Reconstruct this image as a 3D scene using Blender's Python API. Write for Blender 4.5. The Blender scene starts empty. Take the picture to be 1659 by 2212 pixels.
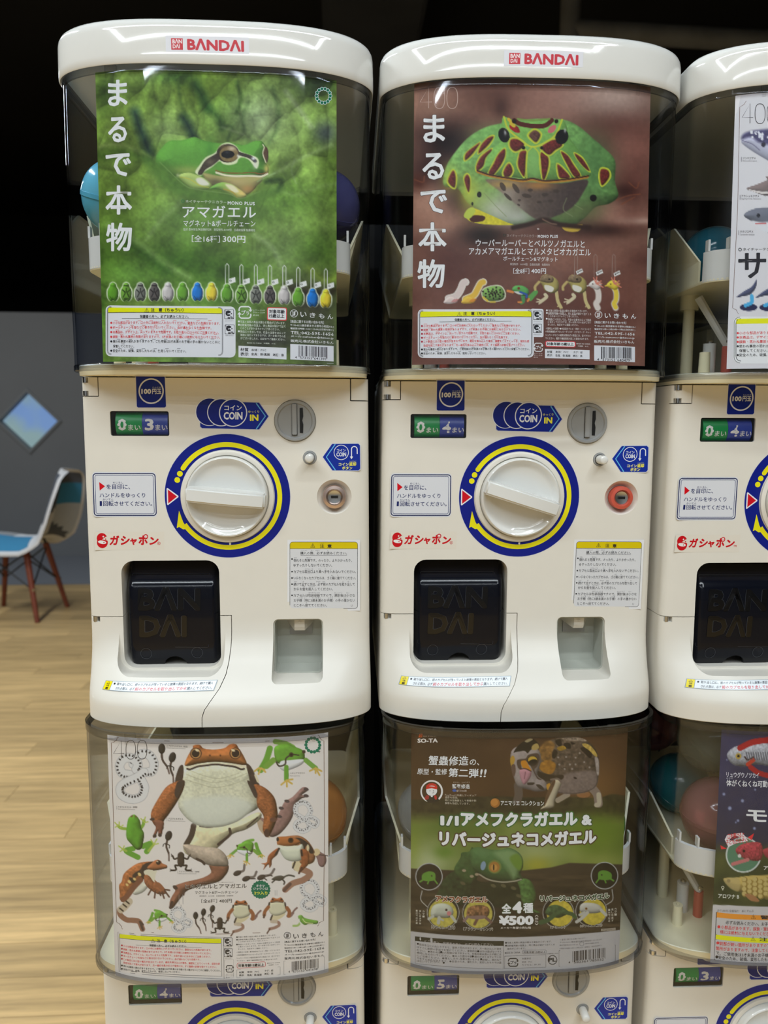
import bpy, bmesh, math, random
import numpy as np
from mathutils import Vector, Matrix
from mathutils.geometry import tessellate_polygon

# ------------------------------------------------------------------ camera, world, lights, exposure
C = bpy.context.scene.collection
SC = bpy.context.scene
EYE = 1.08                       # camera height over the floor
cd = bpy.data.cameras.new('camera'); cam = bpy.data.objects.new('camera', cd); C.objects.link(cam)
right = Vector((0.9984581, -0.05540238, 0.00346429)); up = Vector((0.00337403, 0.12286193, 0.99241804)); fwd = Vector((0.05540795, 0.99087614, -0.12285941))
cam.matrix_world = Matrix(((right.x, up.x, -fwd.x, 0.10945), (right.y, up.y, -fwd.y, -0.70794), (right.z, up.z, -fwd.z, EYE), (0, 0, 0, 1)))
cd.sensor_fit = 'HORIZONTAL'; cd.sensor_width = 36.0; cd.lens = 36.0 * 1597.72 / 1659.0
cd.clip_start = 0.02; cd.clip_end = 60
cd.dof.use_dof = True; cd.dof.focus_distance = 0.68; cd.dof.aperture_fstop = 9.5
SC.camera = cam
SC.cycles.transparent_max_bounces = 24
SC.view_settings.view_transform = 'Standard'; SC.view_settings.look = 'None'
SC.view_settings.gamma = 1.0; SC.view_settings.use_curve_mapping = False
SC.view_settings.exposure = 0.0
w = bpy.data.worlds.new('World'); SC.world = w; w.use_nodes = True
w.node_tree.nodes['Background'].inputs[0].default_value = (0.9, 0.95, 1.0, 1)
w.node_tree.nodes['Background'].inputs[1].default_value = 0.012

def strip_light(name, loc, sx, sy, watts, col=(0.87, 0.95, 1.0)):
    l = bpy.data.lights.new(name, 'AREA'); l.shape = 'RECTANGLE'; l.size = sx; l.size_y = sy
    l.energy = watts; l.color = col
    o = bpy.data.objects.new(name, l); o.location = loc; C.objects.link(o); return o
LIGHT_Z = 2.75
strip_light('strip_light', (-0.1, -1.15, LIGHT_Z), 2.6, 0.07, 37)
strip_light('strip_light', (-0.1, -2.15, LIGHT_Z), 2.6, 0.07, 24)
strip_light('strip_light', (-0.1, -3.05, LIGHT_Z), 2.6, 0.07, 24)
strip_light('strip_light', (-1.45, -1.65, LIGHT_Z), 0.07, 0.95, 14)
strip_light('strip_light', (1.25, -1.65, LIGHT_Z), 0.07, 0.95, 14)
strip_light('strip_light', (-1.65, 0.75, LIGHT_Z), 0.07, 1.7, 78)  # extra strip, added to brighten the wood floor; no fixture known here
strip_light('strip_light', (-2.6, 3.3, LIGHT_Z), 0.07, 1.6, 22)

# ------------------------------------------------------------------ helpers
FLOORZ = 0.0
RING_Z = EYE - 0.07227           # height of the upper dial centre of the first column

def s2l(c):
    c = np.asarray(c, float) / 255.0
    return np.where(c <= 0.04045, c / 12.92, ((c + 0.055) / 1.055) ** 2.4)

def nt(m): return m.node_tree.nodes, m.node_tree.links

def mat(name, rgb, rough=0.4, metal=0.0, spec=0.5, grain=0.03, scale=60.0, bump=0.0, coat=0.0):
    """principled material with a procedural grain in colour and roughness; rgb is sRGB 0-255"""
    m = bpy.data.materials.new(name); m.use_nodes = True; N, L = nt(m)
    b = N['Principled BSDF']; c = s2l(rgb)
    b.inputs['Metallic'].default_value = metal; b.inputs['Specular IOR Level'].default_value = spec
    b.inputs['Coat Weight'].default_value = coat; b.inputs['Coat Roughness'].default_value = 0.05
    tc = N.new('ShaderNodeTexCoord'); n = N.new('ShaderNodeTexNoise'); n.inputs['Scale'].default_value = scale; n.inputs['Detail'].default_value = 3
    L.new(tc.outputs['Object'], n.inputs['Vector'])
    r = N.new('ShaderNodeValToRGB'); r.color_ramp.elements[0].position = 0.3; r.color_ramp.elements[1].position = 0.7
    r.color_ramp.elements[0].color = (*(c * (1 - grain)), 1); r.color_ramp.elements[1].color = (*np.minimum(c * (1 + grain), 1), 1)
    L.new(n.outputs['Fac'], r.inputs['Fac']); L.new(r.outputs['Color'], b.inputs['Base Color'])
    mr = N.new('ShaderNodeMapRange'); mr.inputs['To Min'].default_value = rough * 0.92; mr.inputs['To Max'].default_value = rough * 1.08
    L.new(n.outputs['Fac'], mr.inputs['Value']); L.new(mr.outputs['Result'], b.inputs['Roughness'])
    if bump:
        bp = N.new('ShaderNodeBump'); bp.inputs['Strength'].default_value = bump; bp.inputs['Distance'].default_value = 0.001
        L.new(n.outputs['Fac'], bp.inputs['Height']); L.new(bp.outputs['Normal'], b.inputs['Normal'])
    return m

def ink_mat(name, rough=0.35, spec=0.4, backing=None):
    """print: colour comes from the sheet's own colour attribute"""
    m = bpy.data.materials.new(name); m.use_nodes = True; N, L = nt(m); b = N['Principled BSDF']
    a = N.new('ShaderNodeAttribute'); a.attribute_name = 'ink'
    b.inputs['Roughness'].default_value = rough; b.inputs['Specular IOR Level'].default_value = spec
    if backing is None: L.new(a.outputs['Color'], b.inputs['Base Color'])
    else:
        g = N.new('ShaderNodeNewGeometry'); mx = N.new('ShaderNodeMix'); mx.data_type = 'RGBA'
        L.new(g.outputs['Backfacing'], mx.inputs['Factor']); L.new(a.outputs['Color'], mx.inputs['A'])
        mx.inputs['B'].default_value = (*s2l(backing), 1); L.new(mx.outputs['Result'], b.inputs['Base Color'])
    return m

def clear_mat(name, tint, edge, rough=0.03, refl=1.0, ior=1.45):
    """thin clear plastic wall: tinted see-through plus a fresnel gloss, greyer where seen edge-on"""
    m = bpy.data.materials.new(name); m.use_nodes = True; N, L = nt(m)
    N.remove(N['Principled BSDF']); out = N['Material Output']
    t = N.new('ShaderNodeBsdfTransparent'); g = N.new('ShaderNodeBsdfGlossy'); g.inputs['Roughness'].default_value = rough
    lw = N.new('ShaderNodeLayerWeight'); lw.inputs['Blend'].default_value = 0.35
    r = N.new('ShaderNodeValToRGB'); r.color_ramp.elements[0].position = 0.25; r.color_ramp.elements[0].color = (*s2l(tint), 1)
    r.color_ramp.elements[1].position = 1.0; r.color_ramp.elements[1].color = (*s2l(edge), 1)
    L.new(lw.outputs['Facing'], r.inputs['Fac']); L.new(r.outputs['Color'], t.inputs['Color'])
    # two-sided fresnel: 0.04 + 0.96 * facing^5 (same from both sides of the wall)
    fc = N.new('ShaderNodeLayerWeight'); fc.inputs['Blend'].default_value = 0.5
    pw = N.new('ShaderNodeMath'); pw.operation = 'POWER'; pw.inputs[1].default_value = 5.0; L.new(fc.outputs['Facing'], pw.inputs[0])
    mu = N.new('ShaderNodeMath'); mu.operation = 'MULTIPLY_ADD'; mu.inputs[1].default_value = 0.8 * refl; mu.inputs[2].default_value = 0.04 * refl; L.new(pw.outputs[0], mu.inputs[0])
    # fine wipe marks in the gloss
    tc = N.new('ShaderNodeTexCoord'); n = N.new('ShaderNodeTexNoise'); n.inputs['Scale'].default_value = 35; L.new(tc.outputs['Object'], n.inputs['Vector'])
    mr = N.new('ShaderNodeMapRange'); mr.inputs['To Min'].default_value = rough * 0.6; mr.inputs['To Max'].default_value = rough * 1.6
    L.new(n.outputs['Fac'], mr.inputs['Value']); L.new(mr.outputs['Result'], g.inputs['Roughness'])
    mx = N.new('ShaderNodeMixShader'); L.new(mu.outputs[0], mx.inputs['Fac']); L.new(t.outputs[0], mx.inputs[1]); L.new(g.outputs[0], mx.inputs[2])
    L.new(mx.outputs[0], out.inputs['Surface']); return m

M = {}
M['cream'] = mat('cream_plastic', (222, 217, 206), 0.34, spec=0.4, grain=0.012, scale=30)
M['white'] = mat('white_plastic', (219, 218, 213), 0.07, spec=0.5, grain=0.01, scale=30)
M['hatch'] = M['cream']
M['deck'] = mat('ivory_plastic', (236, 226, 190), 0.3, grain=0.012, scale=30)
M['grey'] = mat('grey_plastic', (150, 151, 150), 0.22, grain=0.02)
M['tray'] = mat('pale_grey_plastic', (176, 178, 168), 0.35, grain=0.02)
M['black'] = mat('black_plastic', (14, 15, 17), 0.4, grain=0.1)
M['black_gloss'] = mat('smoked_black_plastic', (13, 15, 23), 0.12, spec=0.22, grain=0.05)
M['black_letter'] = mat('embossed_black_plastic', (5, 5, 7), 0.16, grain=0.05)
M['chrome'] = mat('chrome', (205, 205, 205), 0.2, metal=1.0, grain=0.02)
M['red_plastic'] = mat('red_plastic', (196, 84, 66), 0.35, grain=0.03)
M['pink_steel'] = mat('brushed_ring', (205, 182, 172), 0.3, metal=0.9, grain=0.03)
M['clear'] = clear_mat('clear_plastic', (250, 251, 252), (172, 182, 204), refl=0.75)
M['rim'] = clear_mat('clear_plastic_rim', (232, 234, 238), (120, 126, 138), rough=0.06)
M['lens'] = clear_mat('clear_window', (250, 250, 250), (170, 170, 176))
M['ink'] = ink_mat('printed_ink', 0.42, 0.18)
M['sticker'] = ink_mat('sticker_print', 0.28, 0.4)
M['paper'] = ink_mat('poster_paper', 0.42, 0.18, backing=(225, 225, 222))

def link(name, me, m=None, parent=None):
    o = bpy.data.objects.new(name, me); C.objects.link(o)
    if m is not None and not me.materials: me.materials.append(m)
    if parent is not None: o.parent = parent
    return o

def mesh(name, verts, faces, smooth=None):
    me = bpy.data.meshes.new(name); me.from_pydata([tuple(v) for v in verts], [], [tuple(f) for f in faces]); me.update()
    if smooth is not None: shade(me, smooth)
    return me

def shade(me, angle=35):
    me.polygons.foreach_set('use_smooth', [True] * len(me.polygons))
    me.set_sharp_from_angle(angle=math.radians(angle)); me.update()

def from_bm(name, bm, smooth=None):
    bmesh.ops.recalc_face_normals(bm, faces=bm.faces[:])
    me = bpy.data.meshes.new(name); bm.to_mesh(me); bm.free()
    if smooth is not None: shade(me, smooth)
    return me

def tag(o, label=None, cat=None, group=None, kind=None):
    if label: o['label'] = label
    if cat: o['category'] = cat
    if group: o['group'] = group
    if kind: o['kind'] = kind
    return o

def empty(name, loc, rz=0.0):
    o = bpy.data.objects.new(name, None); o.empty_display_size = 0.05; C.objects.link(o)
    o.location = loc; o.rotation_euler = (0, 0, rz); return o

def copy_tree(o, parent=None, skip=()):
    c = o.copy(); C.objects.link(c)
    if parent is not None: c.parent = parent
    for ch in list(o.children):
        if ch.name.split('.')[0] not in skip: copy_tree(ch, c, skip)
    return c

def bm_box(bm, x0, x1, y0, y1, z0, z1):
    vs = [bm.verts.new(p) for p in ((x0, y0, z0), (x1, y0, z0), (x1, y1, z0), (x0, y1, z0), (x0, y0, z1), (x1, y0, z1), (x1, y1, z1), (x0, y1, z1))]
    for f in ((0, 3, 2, 1), (4, 5, 6, 7), (0, 1, 5, 4), (1, 2, 6, 5), (2, 3, 7, 6), (3, 0, 4, 7)): bm.faces.new([vs[i] for i in f])
    return vs

def rrect(x0, x1, z0, z1, r, n=6):
    """outline of a rounded rectangle, counter-clockwise"""
    p = []
    for cx, cz, a0 in ((x1 - r, z0 + r, -90), (x1 - r, z1 - r, 0), (x0 + r, z1 - r, 90), (x0 + r, z0 + r, 180)):
        for i in range(n + 1):
            a = math.radians(a0 + 90 * i / n); p.append((cx + r * math.cos(a), cz + r * math.sin(a)))
    return p

def circle(cx, cz, r, n=40): return [(cx + r * math.cos(2 * math.pi * i / n), cz + r * math.sin(2 * math.pi * i / n)) for i in range(n)]

def bm_prism(bm, pts, y0, y1, pts1=None):
    """prism along y over an outline in (x, z); pts1 is the outline at y1 when it differs"""
    n = len(pts); pts1 = pts1 or pts
    a = [bm.verts.new((x, y0, z)) for x, z in pts]; b = [bm.verts.new((x, y1, z)) for x, z in pts1]
    bm.faces.new(a); bm.faces.new(b[::-1])
    for i in range(n): bm.faces.new((a[i], b[i], b[(i + 1) % n], a[(i + 1) % n]))

def prism_mesh(name, pts, y0, y1, pts1=None, smooth=30):
    bm = bmesh.new(); bm_prism(bm, pts, y0, y1, pts1); return from_bm(name, bm, smooth)

def revolve_y(name, prof, cx, cz, n=56, smooth=35):
    """solid of revolution about a y axis at (cx, cz); prof = [(radius, y), ...]"""
    v, f = [], []; k = len(prof)
    for i in range(n):
        a = 2 * math.pi * i / n
        for r, y in prof: v.append((cx + r * math.cos(a), y, cz + r * math.sin(a)))
    for i in range(n):
        j = (i + 1) % n
        for q in range(k - 1): f.append((i * k + q, j * k + q, j * k + q + 1, i * k + q + 1))
    if prof[0][0] > 1e-6: f.append([i * k for i in range(n)])
    if prof[-1][0] > 1e-6: f.append([i * k + k - 1 for i in range(n)][::-1])
    bm = bmesh.new(); me = bpy.data.meshes.new('t'); me.from_pydata(v, [], f); bm.from_mesh(me); bpy.data.meshes.remove(me)
    bmesh.ops.remove_doubles(bm, verts=bm.verts[:], dist=1e-6)
    return from_bm(name, bm, smooth)

def revolve_z(name, prof, cx, cy, n=24, smooth=40):
    me = revolve_y(name, prof, 0, 0, n, None)
    for v in me.vertices: x, y, z = v.co; v.co = (cx + x, cy + z, y)
    me.flip_normals(); shade(me, smooth); return me

def tube(bm, p, q, r0, r1=None, n=10):
    p, q = Vector(p), Vector(q); r1 = r0 if r1 is None else r1; d = (q - p).normalized()
    a = d.orthogonal().normalized(); b = d.cross(a)
    A = [bm.verts.new(p + (a * math.cos(t) + b * math.sin(t)) * r0) for t in [2 * math.pi * i / n for i in range(n)]]
    B = [bm.verts.new(q + (a * math.cos(t) + b * math.sin(t)) * r1) for t in [2 * math.pi * i / n for i in range(n)]]
    bm.faces.new(A[::-1]); bm.faces.new(B)
    for i in range(n): bm.faces.new((A[i], A[(i + 1) % n], B[(i + 1) % n], B[i]))

def bow_y(u, W, D, p, ys): return ys - D * math.sqrt(max(0.0, 1 - min(1.0, abs(u) / W) ** p))

def plan(W, D, p, ys, yb, nf=64, rb=0.012):
    """bow-fronted plan outline, left to right along the front and back round the rear"""
    pts = []
    for i in range(nf + 1):
        t = math.sin(math.pi / 2 * (2 * i / nf - 1)); pts.append((W * t, ys - D * math.sqrt(max(0.0, 1 - abs(t) ** p))))
    for cx, a0 in ((W - rb, 0), (-W + rb, 90)):
        for i in range(6):
            a = math.radians(a0 + 90 * i / 5); pts.append((cx + rb * math.cos(a), yb - rb + rb * math.sin(a)))
    return pts

def loft(name, rings, caps=True, smooth=35, inner=None):
    """rings = [(z, outline)]; optional inner rings make a hollow wall"""
    n = len(rings[0][1]); v, f = [], []
    seq = rings + (inner[::-1] if inner else [])
    for z, o in seq: v += [(x, y, z) for x, y in o]
    for k in range(len(seq) - 1):
        for i in range(n): j = (i + 1) % n; f.append((k * n + i, k * n + j, (k + 1) * n + j, (k + 1) * n + i))
    if inner:
        k = len(seq) - 1
        for i in range(n): j = (i + 1) % n; f.append((k * n + i, k * n + j, j, i))
    elif caps: f.append(list(range(n))[::-1]); f.append([(len(seq) - 1) * n + i for i in range(n)])
    bm = bmesh.new(); me = bpy.data.meshes.new('t'); me.from_pydata(v, [], f); bm.from_mesh(me); bpy.data.meshes.remove(me)
    return from_bm(name, bm, smooth)

_work = bpy.data.scenes.new('workbench')
def boolean(me, cuts, op, name):
    """mesh me with the cutter meshes taken away (or intersected), as a new mesh"""
    o = bpy.data.objects.new('t', me); _work.collection.objects.link(o); tmp = [o]
    for c in cuts:
        k = bpy.data.objects.new('k', c); _work.collection.objects.link(k); tmp.append(k)
        md = o.modifiers.new('b', 'BOOLEAN'); md.operation = op; md.object = k; md.solver = 'EXACT'
    vl = _work.view_layers[0]; vl.update(); dg = vl.depsgraph
    r = bpy.data.meshes.new_from_object(o.evaluated_get(dg), depsgraph=dg); r.name = name
    for t in tmp: bpy.data.objects.remove(t)
    return r

# ------------------------------------------------------------------ printed sheets: flat ink in layers
_tc = bpy.data.curves.new('type', 'FONT'); _to = bpy.data.objects.new('type', _tc); _work.collection.objects.link(_to)
_glyphs = {}
def glyphs(s, bold=0.0, sp=1.0, res=2):
    k = (s, bold, sp, res)
    if k not in _glyphs:
        fat = bold > .013                            # heavy weights: shifted copies of the letter, so that corners stay square
        _tc.body = s; _tc.offset = 0.0 if fat else bold; _tc.space_character = sp; _tc.resolution_u = res
        vl = _work.view_layers[0]; vl.update(); dg = vl.depsgraph; e = _to.evaluated_get(dg); me = e.to_mesh()
        me.calc_loop_triangles()
        v = np.empty(len(me.vertices) * 3); me.vertices.foreach_get('co', v); v = v.reshape(-1, 3)[:, :2]
        t = np.empty(len(me.loop_triangles) * 3, int); me.loop_triangles.foreach_get('vertices', t)
        e.to_mesh_clear()
        t = t.reshape(-1, 3)
        if fat:
            sh = [(0, 0)] + [(math.cos(q * math.pi / 4) * 1.08, math.sin(q * math.pi / 4) * 1.08) for q in range(8)]; m = len(v)
            t = np.vstack([t + m * i for i in range(len(sh))]); v = np.vstack([v + np.array(q) * bold * .9 for q in sh])
        lo, hi = v.min(0), v.max(0)
        _glyphs[k] = ((v - lo) / np.maximum(hi - lo, 1e-6), t.reshape(-1, 3), len(sh) if fat else 1)
    return _glyphs[k]

class Print:
    """coloured flat shapes given in design units (y down); to_uv maps those to metres on the sheet"""
    STEP = 0.00005
    def __init__(self, to_uv): self.to_uv = to_uv; self.V = []; self.F = []; self.K = []; self.n = 0
    def add(self, uv, faces, col, layer):
        uv = np.asarray(uv, float); m = len(uv)
        self.k_ = (getattr(self, 'k_', 0) + 1) % 22
        self.V.append(np.c_[uv, np.full(m, layer * self.STEP + self.k_ * 2e-6)]); self.F += [tuple(int(i) + self.n for i in f) for f in faces]
        self.K.append(np.tile(s2l(col), (m, 1))); self.n += m
    def m(self, pts): pts = np.asarray(pts, float); return self.to_uv(pts[:, 0], pts[:, 1])
    def poly(self, pts, col, layer=1):
        t = tessellate_polygon([[Vector((x, y, 0)) for x, y in pts]]); self.add(self.m(pts), t, col, layer)
    def quad(self, tl, tr, br, bl, col, layer=1, nx=1):
        q = self.m([tl, tr, br, bl]); v, f = [], []
        for i in range(nx + 1):
            a = i / nx; v += [q[0] * (1 - a) + q[1] * a, q[3] * (1 - a) + q[2] * a]
            if i: f.append((2 * i - 2, 2 * i - 1, 2 * i + 1, 2 * i))
        self.add(v, f, col, layer)
    def rect(self, x0, y0, x1, y1, col, layer=1, r=0, dy=0, sk=0):
        """(rounded) rectangle; dy drops the right end, sk shifts the foot to the right"""
        if r == 0:
            self.quad((x0, y0), (x1, y0 + dy), (x1 + sk, y1 + dy), (x0 + sk, y1), col, layer, max(1, int(abs(x1 - x0) / 12)))
        else:
            n = max(6, int(abs(x1 - x0) / (r * .8))); xs = sorted(set([x0 + r * t for t in (0, .08, .3, .6, 1)] + [x1 - r * t for t in (0, .08, .3, .6, 1)] + list(np.linspace(x0 + r, x1 - r, min(n, 60)))))
            v, f = [], []
            for i, x in enumerate(xs):
                e = max(0.0, r - (x - x0), r - (x1 - x)); c = r - math.sqrt(max(0.0, r * r - e * e)); d = dy * (x - x0) / (x1 - x0)
                v += [(x + sk * c / (y1 - y0), y0 + c + d), (x + sk * (1 - c / (y1 - y0)), y1 - c + d)]
                if i: f.append((2 * i - 2, 2 * i - 1, 2 * i + 1, 2 * i))
            self.add(self.m(v), f, col, layer)
    def frame(self, x0, y0, x1, y1, w, col, layer=1, r=0, dy=0, sk=0):
        f = lambda p: [(x + sk * (y - y0) / (y1 - y0), y + dy * (x - x0) / (x1 - x0)) for x, y in p]
        self.stroke(f(rrect(x0, x1, y0, y1, max(r, .01), 4 if r else 1)), w, col, layer, closed=True)
    def stroke(self, pts, w, col, layer=1, closed=False):
        p = np.asarray(pts, float); n = len(p)
        d = np.roll(p, -1, 0) - np.roll(p, 1, 0) if closed else np.gradient(p, axis=0)
        d /= np.maximum(np.linalg.norm(d, axis=1, keepdims=True), 1e-9); nn = np.c_[-d[:, 1], d[:, 0]] * w / 2
        v = np.empty((2 * n, 2)); v[0::2] = p + nn; v[1::2] = p - nn
        f = [(2 * i, 2 * i + 1, (2 * i + 3) % (2 * n), (2 * i + 2) % (2 * n)) for i in range(n if closed else n - 1)]
        self.add(self.m(v), f, col, layer)
    def disc(self, cx, cy, rx, col, layer=1, ry=None, n=24, rot=0):
        ry = rx if ry is None else ry; c, s = math.cos(rot), math.sin(rot)
        self.poly([(cx + rx * math.cos(t) * c - ry * math.sin(t) * s, cy + rx * math.cos(t) * s + ry * math.sin(t) * c) for t in [2 * math.pi * i / n for i in range(n)]], col, layer)
    def ring(self, cx, cy, r, w, col, layer=1, a0=0, a1=360, ry=None, n=40):
        ry = r if ry is None else ry; full = abs(a1 - a0) >= 360
        k = n if full else n + 1
        self.stroke([(cx + r * math.cos(math.radians(a0 + (a1 - a0) * i / n)), cy + ry * math.sin(math.radians(a0 + (a1 - a0) * i / n))) for i in range(k)], w, col, layer, closed=full)
    def text(self, s, x0, y0, x1, y1, col, bold=0.0, layer=2, dy=0, lean=0, sp=1.0, fit=True, res=2):
        """s with its ink filling the box x0..x1, y0..y1; dy drops the right end; lean slants the letters"""
        g, t, nc = glyphs(s, bold, sp, res)
        h = y1 - y0
        P = self.m([(x0, y0), (x1, y0 + dy), (x0, y1), (x1, y1 + dy)])
        gx, gy = g[:, 0:1], g[:, 1:2]
        top = P[0] * (1 - gx) + P[1] * gx; bot = P[2] * (1 - gx) + P[3] * gx
        uv = bot * (1 - gy) + top * gy
        if lean: uv = uv + (P[1] - P[0]) / max(x1 - x0, 1e-6) * lean * h * (gy - .5)
        m, q = len(uv) // nc, len(t) // nc
        for i in range(nc): self.add(uv[i * m:(i + 1) * m], t[i * q:(i + 1) * q] - i * m, col, layer)
    def build(self, name, surf, m, parent=None, thick=0.0):
        """surf(u, v, h) gives xyz of a sheet point raised by h"""
        V = np.concatenate(self.V); K = np.concatenate(self.K)
        X = surf(V[:, 0], V[:, 1], V[:, 2])
        me = bpy.data.meshes.new(name); me.from_pydata(X.tolist(), [], self.F)
        a = me.color_attributes.new('ink', 'FLOAT_COLOR', 'POINT'); a.data.foreach_set('color', np.c_[K, np.ones(len(K))].ravel())
        # all ink faces the viewer
        nrm = np.empty(len(me.polygons) * 3); me.polygons.foreach_get('normal', nrm); nrm = nrm.reshape(-1, 3)
        me.update()
        bm = bmesh.new(); bm.from_mesh(me); bm.faces.ensure_lookup_table(); bm.normal_update()
        fl = [f for f in bm.faces if f.normal.y > 0]; bmesh.ops.reverse_faces(bm, faces=fl); bm.to_mesh(me); bm.free()
        return link(name, me, m, parent)

def flat(u, v, h): return np.c_[u, -h, v]
# ------------------------------------------------------------------ room
WALL_Y = 5.25
def box_obj(name, x0, x1, y0, y1, z0, z1, m, parent=None):
    bm = bmesh.new(); bm_box(bm, x0, x1, y0, y1, z0, z1); return link(name, from_bm(name, bm), m, parent)

def wood_mat(name, rgb, per_object=True):
    m = bpy.data.materials.new(name); m.use_nodes = True; N, L = nt(m); b = N['Principled BSDF']
    tc = N.new('ShaderNodeTexCoord'); mp = N.new('ShaderNodeMapping'); mp.inputs['Scale'].default_value = (0.55, 9.0, 1.0)
    oi = N.new('ShaderNodeObjectInfo'); cb = N.new('ShaderNodeCombineXYZ'); mm = N.new('ShaderNodeMath'); mm.operation = 'MULTIPLY'; mm.inputs[1].default_value = 37.0
    L.new(oi.outputs['Random'], mm.inputs[0]); L.new(mm.outputs[0], cb.inputs['X']); L.new(mm.outputs[0], cb.inputs['Y'])
    ad = N.new('ShaderNodeVectorMath'); ad.operation = 'ADD'
    L.new(tc.outputs['Object'], mp.inputs['Vector']); L.new(mp.outputs['Vector'], ad.inputs[0]); L.new(cb.outputs[0], ad.inputs[1])
    n = N.new('ShaderNodeTexNoise'); n.inputs['Scale'].default_value = 5.0; n.inputs['Detail'].default_value = 7; n.inputs['Roughness'].default_value = .62
    L.new(ad.outputs[0], n.inputs['Vector'])
    r = N.new('ShaderNodeValToRGB'); c = s2l(rgb)
    r.color_ramp.elements[0].position = .28; r.color_ramp.elements[0].color = (*(c * .58), 1); r.color_ramp.elements[1].position = .72; r.color_ramp.elements[1].color = (*np.minimum(c * 1.2, 1), 1)
    L.new(n.outputs['Fac'], r.inputs['Fac'])
    hs = N.new('ShaderNodeHueSaturation'); mr = N.new('ShaderNodeMapRange'); mr.inputs['To Min'].default_value = .80; mr.inputs['To Max'].default_value = 1.12
    L.new(oi.outputs['Random'], mr.inputs['Value']); L.new(mr.outputs['Result'], hs.inputs['Value']); L.new(r.outputs['Color'], hs.inputs['Color'])
    L.new(hs.outputs['Color'], b.inputs['Base Color']); b.inputs['Roughness'].default_value = .42; b.inputs['Specular IOR Level'].default_value = .35
    return m
M['wood'] = wood_mat('oak_plank', (216, 180, 124)); M['wall'] = mat('grey_wall_paint', (116, 117, 119), .8, grain=.03, scale=3)
M['dark'] = mat('black_ceiling_paint', (20, 21, 23), .85, grain=.2, scale=2); M['carpet'] = mat('grey_carpet', (118, 120, 126), .95, grain=.25, scale=400, bump=.6)
M['void'] = mat('matt_black_board', (9, 9, 10), .75, spec=.2, grain=.15, scale=6)

fl = tag(box_obj('floor', -5, 4, -3.6, 4.19, -.06, -.004, M['wood']), kind='structure')
random.seed(4)
PW, PL = .098, .92
pm = {}
def plank(x0, x1, y0):
    L_ = round(x1 - x0, 3)
    if L_ not in pm:
        bm = bmesh.new(); bm_box(bm, 0, L_ - .0012, .0005, PW - .0005, -.004, 0); pm[L_] = from_bm('floor_plank', bm); pm[L_].materials.append(M['wood'])
    o = bpy.data.objects.new('floor_plank', pm[L_]); C.objects.link(o); o.parent = fl; o.location = (x0, y0, 0)
y = .55 - PW * 4; k = 2
while y < 4.19 - PW * .5:
    w_ = min(PW, 4.19 - y)
    reach = -.62 - (y + .7) * .62                         # how far left the view goes at this depth
    x = [-.62, -.33, -.82, -.14, -.5, -.96][k % 6] + random.uniform(-.05, .05)
    if k == 5: x = -.62
    while x < -.25: x += PL
    while x > reach - .05:
        plank(x - PL, x, y); x -= PL
    y += PW; k += 1
tag(box_obj('floor', -5, 4, 4.195, WALL_Y, -.06, 0, M['carpet']), kind='structure')
# partition wall with the diamond window
DX, DZ, DR = -2.335, 1.066, .225
bm = bmesh.new()
o = [(-5, 0), (4, 0), (4, 1.893), (-5, 1.893)]
bm_prism(bm, o, WALL_Y, WALL_Y + .12); wall_me = from_bm('wall_back', bm)
bm = bmesh.new(); bm_prism(bm, [(DX - DR, DZ), (DX, DZ - DR), (DX + DR, DZ), (DX, DZ + DR)], WALL_Y - .1, WALL_Y + .3); kd = from_bm('k', bm)
wall_me = boolean(wall_me, [kd], 'DIFFERENCE', 'wall_back'); wall_me.materials.clear()
tag(link('wall_back', wall_me, M['wall']), kind='structure')
tag(box_obj('baseboard_back', -5, 4, WALL_Y - .012, WALL_Y, 0, .07, M['wall']), kind='structure')
win = tag(empty('window_1', (DX, WALL_Y, DZ)), kind='structure')
bm = bmesh.new()
ro, ri = DR + .028, DR - .002
A = [(-ro, 0), (0, -ro), (ro, 0), (0, ro)]; B = [(-ri, 0), (0, -ri), (ri, 0), (0, ri)]
for y0 in (-.014,):
    a = [bm.verts.new((x, y0, z)) for x, z in A]; b = [bm.verts.new((x, y0, z)) for x, z in B]; c = [bm.verts.new((x, 0, z)) for x, z in A]; d = [bm.verts.new((x, .11, z)) for x, z in B]
    for i in range(4):
        j = (i + 1) % 4; bm.faces.new((a[i], a[j], b[j], b[i])); bm.faces.new((a[i], c[i], c[j], a[j])); bm.faces.new((b[i], b[j], d[j], d[i]))
me = bpy.data.meshes.new('window_frame'); bm.to_mesh(me); bm.free()
link('window_frame', me, mat('grey_window_frame', (120, 122, 124), .6), win)
pane = bpy.data.materials.new('sky_lit_pane'); pane.use_nodes = True; N, L = nt(pane); b = N['Principled BSDF']
tc = N.new('ShaderNodeTexCoord'); n = N.new('ShaderNodeTexNoise'); n.inputs['Scale'].default_value = 3.0; L.new(tc.outputs['Object'], n.inputs['Vector'])
r = N.new('ShaderNodeValToRGB'); r.color_ramp.elements[0].position = .4; r.color_ramp.elements[0].color = (*s2l((118, 152, 204)), 1); r.color_ramp.elements[1].position = .6; r.color_ramp.elements[1].color = (*s2l((140, 168, 170)), 1)
L.new(n.outputs['Fac'], r.inputs['Fac']); L.new(r.outputs['Color'], b.inputs['Emission Color']); b.inputs['Emission Strength'].default_value = .8
b.inputs['Base Color'].default_value = (.05, .06, .08, 1); b.inputs['Roughness'].default_value = .1
link('window_pane', prism_mesh('window_pane', [(-DR, 0), (0, -DR), (DR, 0), (0, DR)], .060, .066), pane, win)
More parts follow.
